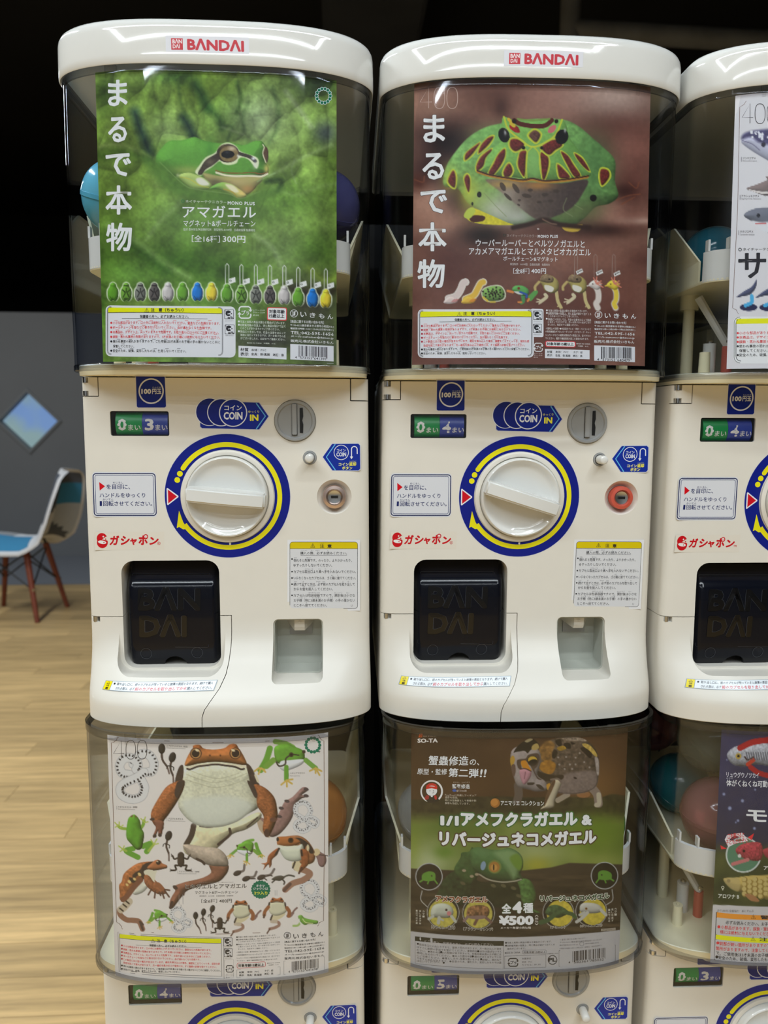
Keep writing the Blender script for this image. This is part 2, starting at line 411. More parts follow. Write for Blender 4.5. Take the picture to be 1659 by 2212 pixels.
# ceiling void, other walls out of view
tag(box_obj('ceiling', -5, 4, -3.6, 9.2, 3.6, 3.7, M['dark']), kind='structure')
tag(box_obj('wall_far', -5, 4, 9.1, 9.2, 0, 3.6, M['dark']), kind='structure')
tag(box_obj('floor', -5, 4, WALL_Y + .12, 9.1, -.06, 0, M['dark']), kind='structure')
tag(box_obj('wall_left', -5.1, -5, -3.6, 9.2, 0, 3.6, M['dark']), kind='structure')
tag(box_obj('wall_right', 4, 4.1, -3.6, 9.2, 0, 3.6, M['dark']), kind='structure')
tag(box_obj('wall_front', -5, 4, -3.7, -3.6, 0, 3.6, mat('grey_shop_wall', (140, 141, 143), .8, grain=.02, scale=3)), kind='structure')
# overhead pipes and ducts
M['pipe'] = mat('dark_painted_pipe', (120, 122, 124), .5, grain=.15, scale=8)
bm = bmesh.new(); tube(bm, (1.25, 3.2, 3.02), (3.9, 3.2, 2.96), .05, n=16); pp = tag(link('ceiling_pipe', from_bm('ceiling_pipe', bm, 40), M['pipe']), 'dark overhead pipe running across the black ceiling', 'pipe')
bm = bmesh.new(); tube(bm, (1.25, 3.2, 2.965), (1.25, 3.2, 3.60), .05, n=16); link('pipe_riser', from_bm('pipe_riser', bm, 40), M['pipe'], pp)
bm = bmesh.new(); bm_box(bm, .02, .50, 2.4, 8.5, 2.95, 3.59); bmesh.ops.bevel(bm, geom=bm.edges[:], offset=.02, segments=2, affect='EDGES'); tag(link('air_duct', from_bm('air_duct', bm, 30), mat('dark_duct', (40, 42, 46), .6, grain=.2, scale=4)), 'dark square air duct under the black ceiling', 'duct')
# board behind the machine row
tag(box_obj('wall_partition', -.16, 2.2, .40, .43, 0, 1.36, M['void']), kind='structure')
# stands under the columns
M['stand'] = mat('dark_steel_stand', (40, 41, 44), .45, grain=.05)
for k, (x, y, zt) in {4: (-.0043, -.0059, .2154), 5: (.2816, -.0105, .2167), 6: (.5658, -.0082, .2124)}.items():
    st = empty('machine_stand', (x, y, 0), math.radians(-.8))
    bm = bmesh.new(); bm_box(bm, -.13, .13, .0, .275, .05, zt - .0002); bmesh.ops.bevel(bm, geom=bm.edges[:], offset=.004, segments=2, affect='EDGES'); link('stand_body', from_bm('stand_body', bm, 30), M['stand'], st)
    for sx in (-.11, .11):
        for sy in (.02, .255): link('foot', revolve_z('foot', [(.014, 0), (.014, .01), (.009, .012), (.009, .0505), (0, .0505)], sx, sy, 16), M['black'], st)
    tag(st, {4: 'low dark steel stand under the machine with the toad poster', 5: 'low dark steel stand under the machine with the rain frog poster', 6: 'low dark steel stand under the machine with the deep sea fish poster'}[k], 'stand')

# patchwork shell chair
M['leg_wood'] = mat('red_brown_wood', (126, 62, 42), .45, grain=.12, scale=30); M['wire'] = mat('black_wire', (18, 18, 20), .4)
chair = empty('shell_chair', (-1.695, 3.43, 0), math.radians(174))      # local +x is the way it faces
tag(chair, 'patchwork shell chair in white, blue and grey on wooden legs by the grey wall', 'chair')
def prof(s):
    P_ = np.array([(.235, .430), (.20, .452), (.10, .446), (-.02, .432), (-.12, .432), (-.185, .470), (-.222, .56), (-.250, .66), (-.272, .745), (-.285, .815)])
    d = np.r_[0, np.cumsum(np.linalg.norm(np.diff(P_, axis=0), axis=1))]; d /= d[-1]
    return np.interp(s, d, P_[:, 0]), np.interp(s, d, P_[:, 1])
def shell_pt(s, t, off=0.0):
    x, z = prof(s); x2, z2 = prof(min(1, s + .02)); x1, z1 = prof(max(0, s - .02))
    tx, tz = x2 - x1, z2 - z1; l = math.hypot(tx, tz); nx, nz = tz / l, -tx / l           # outward (under / behind)
    if s > .55: wd = .205 - .085 * ((s - .55) / .45) ** 2.4
    else: wd = .235 - .03 * (s / .55)
    if s < .1: wd *= math.sqrt(max(.25, 1 - ((.1 - s) / .1) ** 2 * .5))
    if s > .93: wd *= math.sqrt(max(.1, 1 - ((s - .93) / .07) ** 2 * .75))
    c = .060 * abs(t) ** 2.5                                                              # the sides curl in
    return (x - nx * c - nx * -off, t * wd, z - nz * c - nz * -off)
NS, NT = 40, 24
def shell_mesh(name, cells, o0, o1):
    v, f, ix = [], [], {}
    def vid(i, j, o):
        k = (i, j, o)
        if k not in ix: ix[k] = len(v); v.append(shell_pt(i / NS, -1 + 2 * j / NT, o1 if o else o0))
        return ix[k]
    S_ = set(cells)
    for i, j in cells:
        for o in (0, 1): q = [vid(i, j, o), vid(i + 1, j, o), vid(i + 1, j + 1, o), vid(i, j + 1, o)]; f.append(q if o else q[::-1])
        for (di, dj, a, b) in ((-1, 0, (i, j), (i, j + 1)), (1, 0, (i + 1, j), (i + 1, j + 1)), (0, -1, (i, j), (i + 1, j)), (0, 1, (i, j + 1), (i + 1, j + 1))):
            if (i + di, j + dj) not in S_: f.append((vid(*a, 0), vid(*b, 0), vid(*b, 1), vid(*a, 1)))
    bm = bmesh.new(); me = bpy.data.meshes.new('t'); me.from_pydata(v, [], f); bm.from_mesh(me); return from_bm(name, bm, 50)
allc = [(i, j) for i in range(NS) for j in range(NT)]
shell = link('seat_shell', shell_mesh('seat_shell', allc, -.006, .006), mat('white_upholstery', (214, 212, 212), .8, grain=.03, scale=200), chair)
FAB = {'white': (212, 212, 214), 'blue': (58, 132, 172), 'navy': (44, 62, 90), 'slate': (84, 88, 98), 'grey': (150, 152, 156), 'pale': (178, 182, 188)}
FM = {k: mat('fabric_' + k, c, .9, grain=.08, scale=260, bump=.3) for k, c in FAB.items()}
def patch_of(s, t):
    if s < .5: return 'blue' if t > .1 and s > .2 else ('white' if s > .3 or t < -.3 else 'grey')
    if t > .1: return 'white' if s < .72 - .1 * (t - .1) else 'slate'
    return 'slate' if s < .62 + .1 * t else ('pale' if s < .76 else ('blue' if s < .90 else 'slate'))
def band_of(s, t): return 0 if s < .5 else (1 if t > .1 else 2)
cells = {}
for i, j in allc:
    if 0 < j < NT - 1 and 0 < i < NS - 1:
        s, t = (i + .5) / NS, -1 + 2 * (j + .5) / NT
        cells.setdefault((patch_of(s, t), band_of(s, t), s > .85), []).append((i, j))
for (col, band, hi_), cl in cells.items():
    link('fabric_patch', shell_mesh('fabric_patch', cl, .0062, .0085), FM[col], shell); link('fabric_patch', shell_mesh('fabric_patch', cl, -.0085, -.0062), FM[col], shell)
FEET = [(.19, .17), (.19, -.17), (-.19, .17), (-.19, -.17)]
for fx, fy in FEET:
    bm = bmesh.new(); tube(bm, (fx, fy, 0), (fx * .60, fy * .62, .385), .0125, .0175, 14); lg = link('leg', from_bm('leg', bm, 40), M['leg_wood'], chair)
    bm = bmesh.new(); tube(bm, (fx * .61, fy * .63, .378), (fx * .55, fy * .57, .425), .008, .008, 10); link('leg_bracket', from_bm('leg_bracket', bm, 40), M['wire'], lg)
    q = .45; bm = bmesh.new(); tube(bm, (fx * (1 - .4 * q), fy * (1 - .38 * q), .385 * q), (fx * (1 - .4 * q) * 1.08, fy * (1 - .38 * q) * 1.08, .385 * q), .0075, .0075, 10); link('leg_bolt', from_bm('leg_bolt', bm, 40), M['chrome'], lg)
for a, b in ((0, 1), (1, 3), (3, 2), (2, 0)):
    for q0, z1 in ((.45, .36), (.9, .17)):
        A_ = Vector((FEET[a][0] * (1 - .4 * .45), FEET[a][1] * (1 - .38 * .45), .173)); B_ = Vector((FEET[b][0] * .62, FEET[b][1] * .63, .37))
        if q0 == .9: A_, B_ = Vector((FEET[b][0] * (1 - .4 * .45), FEET[b][1] * (1 - .38 * .45), .173)), Vector((FEET[a][0] * .62, FEET[a][1] * .63, .37))
        bm = bmesh.new(); tube(bm, A_, B_, .0045, .0045, 8); link('wire_brace', from_bm('wire_brace', bm, 40), M['wire'], chair)
# ------------------------------------------------------------------ capsule machines
WHITE = (236, 236, 238); NAVY = (8, 30, 128); YEL = (232, 216, 12); INKB = (22, 22, 26); RED = (200, 12, 28)

_H = ((1.67722626e-01, -3.79920115e-03, -1.32785610e+02), (-3.76956978e-04, -1.70278627e-01, 1.33943404e+02), (-1.32170463e-05, -2.94802082e-05, 1.0))
def panel(ox, oy, s):
    """design units of a panel drawing (origin ox, oy; s units per sheet unit) to metres on the front panel"""
    def f(x, y):
        X = (ox + x / s - 170) * 2.5136; Y = (oy + y / s - 760) * 2.5136
        d = _H[2][0] * X + _H[2][1] * Y + 1
        return np.c_[(_H[0][0] * X + _H[0][1] * Y + _H[0][2]) / d, (_H[1][0] * X + _H[1][1] * Y + _H[1][2]) / d] / 1000.0
    return f

# body profile: z, half width, depth of the bow, bow power, where the sides start
SECT = [(0.111, .1338, .010, 22, .010), (0.02, .1345, .010, 22, .010), (-0.10, .1352, .010, 22, .010), (-0.132, .1354, .0105, 20, .010), (-0.141, .1355, .0125, 12, .0095),
        (-0.149, .1356, .0160, 8.0, .0088), (-0.157, .1358, .0205, 6.0, .0078), (-0.165, .1360, .0262, 4.8, .0064), (-0.173, .1362, .0320, 4.0, .0048), (-0.181, .1364, .0372, 3.5, .0028),
        (-0.1865, .1365, .0404, 3.25, .0014), (-0.191, .1365, .0424, 3.1, .0005), (-0.1955, .1365, .0430, 3.0, 0.0), (-0.2108, .1365, .0430, 3.0, 0.0), (-0.2116, .1360, .0424, 3.0, 0.0003)]
_sz = np.array([s[0] for s in SECT])[::-1]
def sect(z): return [float(np.interp(z, _sz, np.array([s[k] for s in SECT])[::-1])) for k in (1, 2, 3, 4)]
def body_y(u, z):
    W, D, p, ys = sect(z); return bow_y(u, W, D, p, ys)

zs = sorted(set([s[0] for s in SECT] + [0.08, 0.05, -0.02, -0.06, -0.12, -0.137, -0.145, -0.153, -0.161, -0.169, -0.177, -0.1838, -0.189, -0.1935, -0.203]))
rings = []
for z in zs:
    W, D, p, ys = sect(z); rings.append((z, plan(W, D, p, ys, 0.282)))
body0 = loft('body', rings, smooth=None)

bm = bmesh.new()
bm_prism(bm, rrect(-.1025, -.0098, -.1672, -.0617, .012), -.07, .060)                 # capsule outlet
bm_prism(bm, rrect(.0412, .0896, -.1757, -.1205, .005), -.07, .032)                    # coin return
bm_prism(bm, rrect(-.1070, -.0530, .0571, .0801, .0018, 4), -.02, .016)               # coin counter window
bm_prism(bm, circle(.0645, .0717, .0198), -.02, .004)                                 # coin slot seat
bm_prism(bm, circle(.0781, .0368, .0066, 28), -.02, .018)                             # return button hole
bm_prism(bm, circle(.1013, -.0008, .0195, 36), -.004, .0075, circle(.1013, -.0008, .0117, 36))   # lock dimple
bm_prism(bm, circle(0, 0, .0398, 56), -.02, .010)                                     # dial seat
cut_a = from_bm('k', bm)
def kbox(*b4): bm = bmesh.new(); bm_box(bm, *b4); return from_bm('k', bm)
cut_b = [prism_mesh('k', rrect(-.1066, -.0052, -.1695, -.09, .015, 8), -.07, -.0006, smooth=None),                # scoop under the outlet
    kbox(-.1172, -.1163, -.02, .008, .0936, .12), kbox(-.15, -.1168, -.02, .012, .0932, .0941),                    # hinge block seams
    kbox(.1164, .1176, -.02, .008, .0905, .12), kbox(.117, .15, -.02, .012, .0902, .0911),
    kbox(-.1325, -.1262, -.02, .007, .0937, .0985), kbox(-.1325, -.1262, -.02, .007, .1060, .12),                  # hinge pin notches
    kbox(-.1318, -.1245, -.02, .007, -.1215, -.1160)]
seam = [(.0006, -.1166), (.0005, -.140), (.0002, -.147), (-.0008, -.159), (-.0025, -.168), (-.0072, -.178), (-.0150, -.188), (-.0196, -.1945), (-.0220, -.2015), (-.0226, -.23)]
def hatch_cut(g):
    bm = bmesh.new(); bm_prism(bm, [(-.2, -.1166 + g)] + [(x + g, z + g if i == 0 else z) for i, (x, z) in enumerate(seam)] + [(-.2, -.23)], -.08, .10); return from_bm('k', bm)
body1 = boolean(body0, [cut_a] + cut_b, 'DIFFERENCE', 'b')
panel_me = boolean(body1, [hatch_cut(.0007)], 'DIFFERENCE', 'front_body'); shade(panel_me, 32)
hatch_me = boolean(body1, [hatch_cut(0.0)], 'INTERSECT', 'outlet_hatch'); shade(hatch_me, 32)
for me in (panel_me, hatch_me): me.materials.clear()

MX, MY = 0.0, 0.0
machine = empty('capsule_machine', (0, 0, RING_Z))
link('front_body', panel_me, M['cream'], machine)
link('outlet_hatch', hatch_me, M['cream'], machine)
for z0, z1 in ((.0941, .0985), (.1062, .1112), (-.1215, -.1163)):
    bm = bmesh.new(); tube(bm, (-.1292, .004, z0), (-.1292, .004, z1), .0024, n=14); link('hinge_pin', from_bm('hinge_pin', bm, 40), M['chrome'], machine)
link('deck_plate', loft('deck_plate', [(.1120, plan(.1322, .034, 3, .0, .278, 40)), (.1205, plan(.1325, .036, 3, .0, .278, 40)), (.1212, plan(.1318, .0352, 3, .0, .278, 40))]), M['deck'], machine)

# clear case
CW, CD, CP, CY = .1350, .0480, 3.0, -.0005
def cring(W, D, nf=64): return plan(W, D, CP, CY, .2845, nf)
case = link('clear_case', loft('clear_case', [(.1175, cring(.1354, .0482)), (.24, cring(.1350, .0480)), (.3645, cring(.1344, .0477))],
    inner=[(.1175, cring(.1334, .0462)), (.24, cring(.1330, .0460)), (.3645, cring(.1324, .0457))]), M['clear'], machine)
link('case_foot_rim', loft('case_foot_rim', [(.1150, cring(.1352, .0480)), (.1160, cring(.1362, .0490)), (.1200, cring(.1362, .0490)), (.1210, cring(.1355, .0483))],
    inner=[(.1150, cring(.1330, .0455)), (.1160, cring(.1330, .0455)), (.1200, cring(.1331, .0456)), (.1210, cring(.1332, .0460))]), M['rim'], machine)
link('case_top_rim', loft('case_top_rim', [(.3585, cring(.1346, .0478)), (.3600, cring(.1353, .0486)), (.3670, cring(.1353, .0486))],
    inner=[(.3585, cring(.1326, .0458)), (.3600, cring(.1322, .0456)), (.3670, cring(.1320, .0455))]), M['rim'], machine)
for u in (-.083, .083):
    bm = bmesh.new(); y = bow_y(u, .1322, .0456, 3, CY)
    bm_box(bm, u - .005, u + .005, y + .0006, y + .004, .3545, .3660); bmesh.ops.bevel(bm, geom=bm.edges[:], offset=.0008, segments=2, affect='EDGES')
    link('poster_clip', from_bm('poster_clip', bm, 40), M['lens'], machine)

# inside: capsule tray on posts, agitator struts
tw, td = .1170, .0330
tb = lambda W, D: [(x, y) for x, y in plan(W, D, 3.2, -.006, .262, 48)]
link('capsule_tray', loft('capsule_tray', [(.2035, tb(.1165, .0325)), (.2050, tb(.1170, .0330)), (.2062, tb(.1170, .0330))]), M['deck'], machine)
v, f = [], []
n = 48
for i in range(n + 1):
    t = math.sin(math.pi / 2 * (2 * i / n - 1)) * .9995; u = .117 * t; y = -.006 - .033 * math.sqrt(1 - abs(t) ** 3.2)
    for dy, z in ((0, .2045), (0, .2315), (.0022, .2320), (.0026, .2045)): v.append((u * (1 if dy == 0 else .982), y + dy, z))
for i in range(n):
    for k in range(4): f.append((4 * i + k, 4 * i + (k + 1) % 4, 4 * i + 4 + (k + 1) % 4, 4 * i + 4 + k))
f += [(0, 3, 2, 1), (4 * n, 4 * n + 1, 4 * n + 2, 4 * n + 3)]
bm = bmesh.new(); me = bpy.data.meshes.new('t'); me.from_pydata(v, [], f); bm.from_mesh(me)
link('tray_lip', from_bm('tray_lip', bm, 40), M['white'], machine)
for s in (-1, 1):
    for u in (.101, .1145):
        bm = bmesh.new(); y = -.006 - .033 * math.sqrt(1 - (u / .117) ** 3.2) + .001
        bm_box(bm, s * u - .001, s * u + .001, y, y + .006, .2318, .242); link('lip_prong', from_bm('lip_prong', bm), M['white'], machine)
    bm = bmesh.new()                                                                   # sloping side guide
    P = [(s * .1155, .004, .2062), (s * .1155, .004, .226), (s * .1300, .030, .262), (s * .1300, .262, .262), (s * .1160, .262, .2062)]
    a = [bm.verts.new(p) for p in P]; b = [bm.verts.new((x - s * .0022, y + .0005, z)) for x, y, z in P]
    bm.faces.new(a); bm.faces.new(b[::-1])
    for i in range(5): bm.faces.new((a[i], b[i], b[(i + 1) % 5], a[(i + 1) % 5]))
    link('side_guide', from_bm('side_guide', bm), M['deck'], machine)
for (x, y, r, z1) in ((-.0960, .062, .0060, .2035), (.0960, .062, .0060, .2035), (-.1000, .014, .0055, .1430), (.1010, .014, .0055, .1480)):
    prof = [(r, .1212), (r * .9, z1 - .014 if z1 > .18 else z1)] + ([(r * 1.5, z1 - .014), (r * 1.5, z1)] if z1 > .18 else [(r * .35, z1), (r * .35, z1 - .004)])
    link('tray_post' if z1 > .18 else 'screw_boss', revolve_z('post', prof, x, y, 20), M['deck'], machine)
bm = bmesh.new(); tube(bm, (-.1000, .034, .198), (-.0720, .026, .150), .0042, .0036, 8); link('agitator_arm', from_bm('agitator_arm', bm, 40), M['white'], machine)
bm = bmesh.new(); tube(bm, (-.0720, .026, .150), (-.0720, .026, .1212), .0050, .0050, 12); link('arm_pivot', from_bm('arm_pivot', bm, 40), M['red_plastic'], machine)
for x, y in ((-.0720, .024), (-.0850, .036)):
    link('screw', revolve_z('screw', [(.0032, .1535), (.0032, .1555), (.0018, .1568), (0, .1568)], x, y, 14), M['chrome'], machine)
link('arm_foot', revolve_z('arm_foot', [(.0062, .1212), (.0062, .1535), (0, .1535)], -.0850, .036, 16), M['white'], machine)
bm = bmesh.new(); bm_box(bm, -.055, .075, .10, .24, .1212, .182); bmesh.ops.bevel(bm, geom=bm.edges[:], offset=.006, segments=3, affect='EDGES')
link('mechanism_cover', from_bm('mechanism_cover', bm, 40), M['tray'], machine)

# dial
link('dial_collar', revolve_y('dial_collar', [(.0388, .0095), (.0388, -.0012), (.0396, -.0026), (.0425, -.0030), (.0438, -.0022), (.0440, -.0002)], 0, 0, 72, 40), M['cream'], machine)
dial = link('dial', revolve_y('dial', [(0, -.0030), (.020, -.0033), (.0285, -.0042), (.0330, -.0062), (.0352, -.0084), (.0366, -.0090), (.0378, -.0084), (.0384, -.0070), (.0384, .0090), (0, .0090)], 0, 0, 72, 45), M['white'], machine)
bm = bmesh.new()
K = [(-.0372, -.0082), (-.0372, .0082), (.0372, .0082), (.0372, -.0082)]
a = [bm.verts.new((x, .002, z)) for x, z in K]; b = [bm.verts.new((x * .985, -.0225, z * .80)) for x, z in K]
bm.faces.new(a); bm.faces.new(b[::-1])
for i in range(4): bm.faces.new((a[i], b[i], b[(i + 1) % 4], a[(i + 1) % 4]))
bmesh.ops.subdivide_edges(bm, edges=[e for e in bm.edges if abs(e.verts[0].co.x - e.verts[1].co.x) > .05], cuts=6)
for vv in bm.verts: vv.co.y += (1 if vv.co.y < -.01 else 0) * .004 * (vv.co.x / .037) ** 2
bmesh.ops.bevel(bm, geom=[e for e in bm.edges if e.calc_face_angle(0) > .6], offset=.0016, segments=3, affect='EDGES')
link('dial_grip', from_bm('dial_grip', bm, 50), M['white'], dial)

# coin slot, button, lock
link('coin_slot_disc', revolve_y('coin_slot_disc', [(.0194, .0035), (.0194, -.0010), (.0186, -.0024), (.0166, -.0024), (.0156, -.0012), (0, -.0008)], .0645, .0717, 56, 30), M['grey'], machine)
bm = bmesh.new(); bm_box(bm, .0614, .0668, -.0012, .001, .0578, .0880); link('coin_slot_frame', from_bm('coin_slot_frame', bm), M['black'], machine)
bm = bmesh.new(); bm_box(bm, .0618, .0664, -.0034, .001, .0583, .0875); bmesh.ops.bevel(bm, geom=bm.edges[:], offset=.0005, segments=2, affect='EDGES'); link('coin_slot_bar', from_bm('coin_slot_bar', bm, 40), M['grey'], machine)
bm = bmesh.new(); bm_prism(bm, [(.0690, .0836), (.0690, .0603), (.0720, .0600), (.0724, .0680), (.0714, .0720), (.0724, .0760), (.0720, .0839)], -.0014, .0004); link('coin_slit', from_bm('coin_slit', bm), M['black'], machine)
link('button_sleeve', revolve_y('button_sleeve', [(.0064, -.0005), (.0064, .016), (.0050, .016), (.0050, -.0005)], .0781, .0368, 32, 40), M['grey'], machine)
link('coin_return_button', revolve_y('coin_return_button', [(.0042, .016), (.0042, -.0122), (.0038, -.0134), (.0030, -.0140), (0, -.0142)], .0781, .0368, 32, 50), M['white'], machine)
lock = link('lock_ring', revolve_y('lock_ring', [(.0072, .0070), (.0072, -.0010), (.0080, -.0022), (.0108, -.0016), (.0113, -.0004), (.0113, .0070)], .1013, -.0008, 48, 40), M['pink_steel'], machine)
link('lock_cylinder', revolve_y('lock_cylinder', [(.0071, .0070), (.0071, .0002), (.0062, -.0004), (.0030, .0002), (0, .0002)], .1013, -.0008, 40, 40), M['chrome'], machine)
bm = bmesh.new(); bm_box(bm, .0982, .1046, -.0010, .0008, -.0020, .0004); link('keyhole', from_bm('keyhole', bm), M['black'], machine)

# coin counter window
bm = bmesh.new()
bm_box(bm, -.1069, -.0531, .0150, .0158, .0572, .0800)
for b4 in ((-.1069, -.1061, .002, .015, .0572, .0800), (-.0539, -.0531, .002, .015, .0572, .0800), (-.1061, -.0539, .002, .015, .0572, .0580), (-.1061, -.0539, .002, .015, .0792, .0800)): bm_box(bm, *b4)
link('counter_housing', from_bm('counter_housing', bm), M['black'], machine)
def drum_y(v): return .0165 - np.sqrt(np.maximum(.0145 ** 2 - (v - .0682) ** 2, 1e-8))
def drum_surf(u, v, h): return np.c_[u, drum_y(v) - h, v]
def drum(u0, u1, col, char, blank=False):
    me_v, me_f = [], []
    k = 14
    for i in range(k + 1):
        z = .0582 + (.0790 - .0582) * i / k; y = float(drum_y(np.array(z)))
        me_v += [(u0, y, z), (u1, y, z)]
        if i: me_f.append((2 * i - 2, 2 * i - 1, 2 * i + 1, 2 * i))
    b = len(me_v); me_v += [(u0, .0149, .0582), (u1, .0149, .0582), (u0, .0149, .0790), (u1, .0149, .0790)]
    me_f += [(0, 1, b + 1, b), (2 * k, 2 * k + 1, b + 3, b + 2), (b, b + 1, b + 3, b + 2), tuple([2 * i for i in range(k + 1)] + [b + 2, b]), tuple([2 * i + 1 for i in range(k + 1)] + [b + 3, b + 1])]
    bm = bmesh.new(); me = bpy.data.meshes.new('t'); me.from_pydata(me_v, [], me_f); bm.from_mesh(me)
    d = link('digit_drum', from_bm('digit_drum', bm, 30), mat('drum_' + ('green' if col[1] > 100 else 'blue'), col, .3) if ('drum_' + ('green' if col[1] > 100 else 'blue')) not in M else None, None)
    return d
M['drum_green'] = mat('green_drum', (14, 152, 78), 0.3); M['drum_blue'] = mat('blue_drum', (44, 68, 170), 0.3)
def drum_mesh(u0, u1):
    d = drum(u0, u1, (0, 0, 0), ''); me = d.data; bpy.data.objects.remove(d); me.materials.clear(); return me
gm, bmsh = drum_mesh(-.1030, -.0786), drum_mesh(-.0784, -.0548)
def drum_letters(parent, char, x0, x1, m0, m1):
    P = Print(panel(220, 800, 10.369))
    P.text(char, x0, 1085, x1, 1350, (242, 242, 242), .035, 1); P.text('まい', m0, 1215, m1, 1345, (238, 240, 240), .012, 1)
    return P.build('lettering', drum_surf, M['ink'], parent)
def add_counter(root, n):
    g = link('digit_drum', gm, M['drum_green'], root); b = link('digit_drum', bmsh, M['drum_blue'], root)
    tag(g, 'green digit drum'); tag(b, 'blue digit drum')
    drum_letters(g, '0', 330, 540, 575, 850); drum_letters(b, n, 945, 1150, 1185, 1455)
bm = bmesh.new(); bm_box(bm, -.1060, -.0540, .0006, .0014, .0581, .0791); link('counter_pane', from_bm('counter_pane', bm), M['lens'], machine)

# capsule outlet flap (smoked), coin return
v, f = [], []
NU, NZ = 34, 44
def flap_y(u, z):
    a = np.interp(z, [-.1668, -.160, -.145, -.120, -.098, -.0885, -.0835, -.0775, -.069, -.063], [.0090, .0048, .0024, .0018, .0020, .0027, .0058, .0110, .0165, .0195])
    e = np.clip((np.abs(np.asarray(u) + .0561) - .0385) / .0062, 0, 1); return a + .012 * e ** 2.2
us = np.sin(np.linspace(-1, 1, NU + 1) * math.pi / 2) * .0447 - .0561; zz = np.linspace(-.1668, -.063, NZ + 1)
for z in zz:
    for u in us: v.append((u, float(flap_y(u, z)), z))
for k in range(NZ):
    for i in range(NU): a = k * (NU + 1) + i; f.append((a, a + 1, a + NU + 2, a + NU + 1))
base = len(v); back = [(x, y + .004, z) for x, y, z in v]; v += back
f += [tuple(i + base for i in q[::-1]) for q in f]
edge = list(range(NU + 1)) + [k * (NU + 1) + NU for k in range(1, NZ + 1)] + [NZ * (NU + 1) + i for i in range(NU - 1, -1, -1)] + [k * (NU + 1) for k in range(NZ - 1, 0, -1)]
for i in range(len(edge)): a, b = edge[i], edge[(i + 1) % len(edge)]; f.append((a, a + base, b + base, b))
bm = bmesh.new(); me = bpy.data.meshes.new('t'); me.from_pydata(v, [], f); bm.from_mesh(me); me = from_bm('t', bm)
bm = bmesh.new(); bm_prism(bm, circle(-.0556, -.1690, .0112, 32), -.05, .05); kn = from_bm('k', bm)
fl = boolean(me, [kn], 'DIFFERENCE', 'outlet_flap'); shade(fl, 40); fl.materials.clear()
flap = link('outlet_flap', fl, M['black_gloss'], machine); tag(flap, 'smoked black outlet flap with raised letters')
def flap_surf(u, v, h): return np.c_[u, flap_y(u, v) - .0004 - h, v]
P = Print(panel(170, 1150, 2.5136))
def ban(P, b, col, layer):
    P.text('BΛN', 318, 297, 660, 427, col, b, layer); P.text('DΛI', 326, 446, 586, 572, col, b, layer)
ban(P, .055, (52, 55, 62), 1); ban(P, .045, (7, 7, 9), 3)  # embossing as flat print: lighter outlines paint the light along its edges
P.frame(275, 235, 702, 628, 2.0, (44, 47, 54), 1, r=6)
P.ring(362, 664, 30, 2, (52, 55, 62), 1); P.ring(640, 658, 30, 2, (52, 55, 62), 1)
P.build('flat_emboss_letters', flap_surf, ink_mat('painted_emboss_ink', .12, .5), flap)
bm = bmesh.new(); bm_box(bm, -.1024, -.0099, .0585, .0598, -.1670, -.0620); link('outlet_back', from_bm('outlet_back', bm), M['black'], machine)

bm = bmesh.new()
o = rrect(.0413, .0895, -.1756, -.1206, .0049); i_ = rrect(.0425, .0883, -.1744, -.1218, .004)
n = len(o); A = [bm.verts.new((x, .0015, z)) for x, z in o]; B = [bm.verts.new((x, .0015, z)) for x, z in i_]; D_ = [bm.verts.new((x, .0285, z)) for x, z in i_]
for k in range(n): j = (k + 1) % n; bm.faces.new((A[k], A[j], B[j], B[k])); bm.faces.new((B[k], B[j], D_[j], D_[k]))
bm.faces.new(D_)
me = bpy.data.meshes.new('coin_tray'); bm.to_mesh(me); bm.free(); shade(me, 35); link('coin_tray', me, M['tray'], machine)
bm = bmesh.new(); bm_box(bm, .0552, .0778, .0265, .0284, -.1435, -.1225); link('coin_chute', from_bm('coin_chute', bm), M['grey'], machine)
bm = bmesh.new()
for x, y, z in [(-.0134, .026, 0), (.0134, .026, 0), (.0134, .026, -.0080), (.005, .026, -.0130), (-.005, .026, -.0130), (-.0134, .026, -.0080), (-.005, .0085, -.0005), (.005, .0085, -.0005), (.005, .0085, -.0090), (-.005, .0085, -.0090), (.005, .0105, -.0130), (-.005, .0105, -.0130)]:
    bm.verts.new((.0662 + x, y, -.1220 + z))
bmesh.ops.convex_hull(bm, input=bm.verts[:]); ct = link('coin_gate', from_bm('coin_gate', bm, 25), M['cream'], machine)
link('gate_stud', revolve_y('gate_stud', [(.0015, .009), (.0015, .0080), (.0009, .0078), (0, .0083)], .0662, -.1262, 20, 40), M['cream'], machine)

# ---- stickers: each a print with its own lettering
def sticker(name, P, L, root=machine, surf=flat):
    st = P.build(name, surf, M['sticker'], root)
    if L is not None and L.V: L.build('lettering', surf, M['sticker'], st)
    return st
# hundred-yen sticker
z = panel(220, 800, 10.369); P = Print(z); L = Print(z)
P.poly([(752, 110), (790, 92), (1385, 92), (1420, 112), (1447, 820), (1415, 842), (800, 842), (770, 815)], (205, 206, 214), 1)
P.poly([(762, 130), (790, 104), (1380, 104), (1408, 130), (1438, 805), (1408, 832), (812, 832), (785, 805)], NAVY, 2)
P.ring(1105, 465, 268, 32, (222, 222, 228), 3, ry=272)
L.text('100', 885, 415, 1105, 530, (228, 228, 232), .045, 4); L.text('円玉', 1128, 415, 1335, 532, (228, 228, 232), .025, 4); L.text('えんだま', 1130, 365, 1322, 400, (190, 194, 214), .005, 4)
sticker('hundred_yen_sticker', P, L)
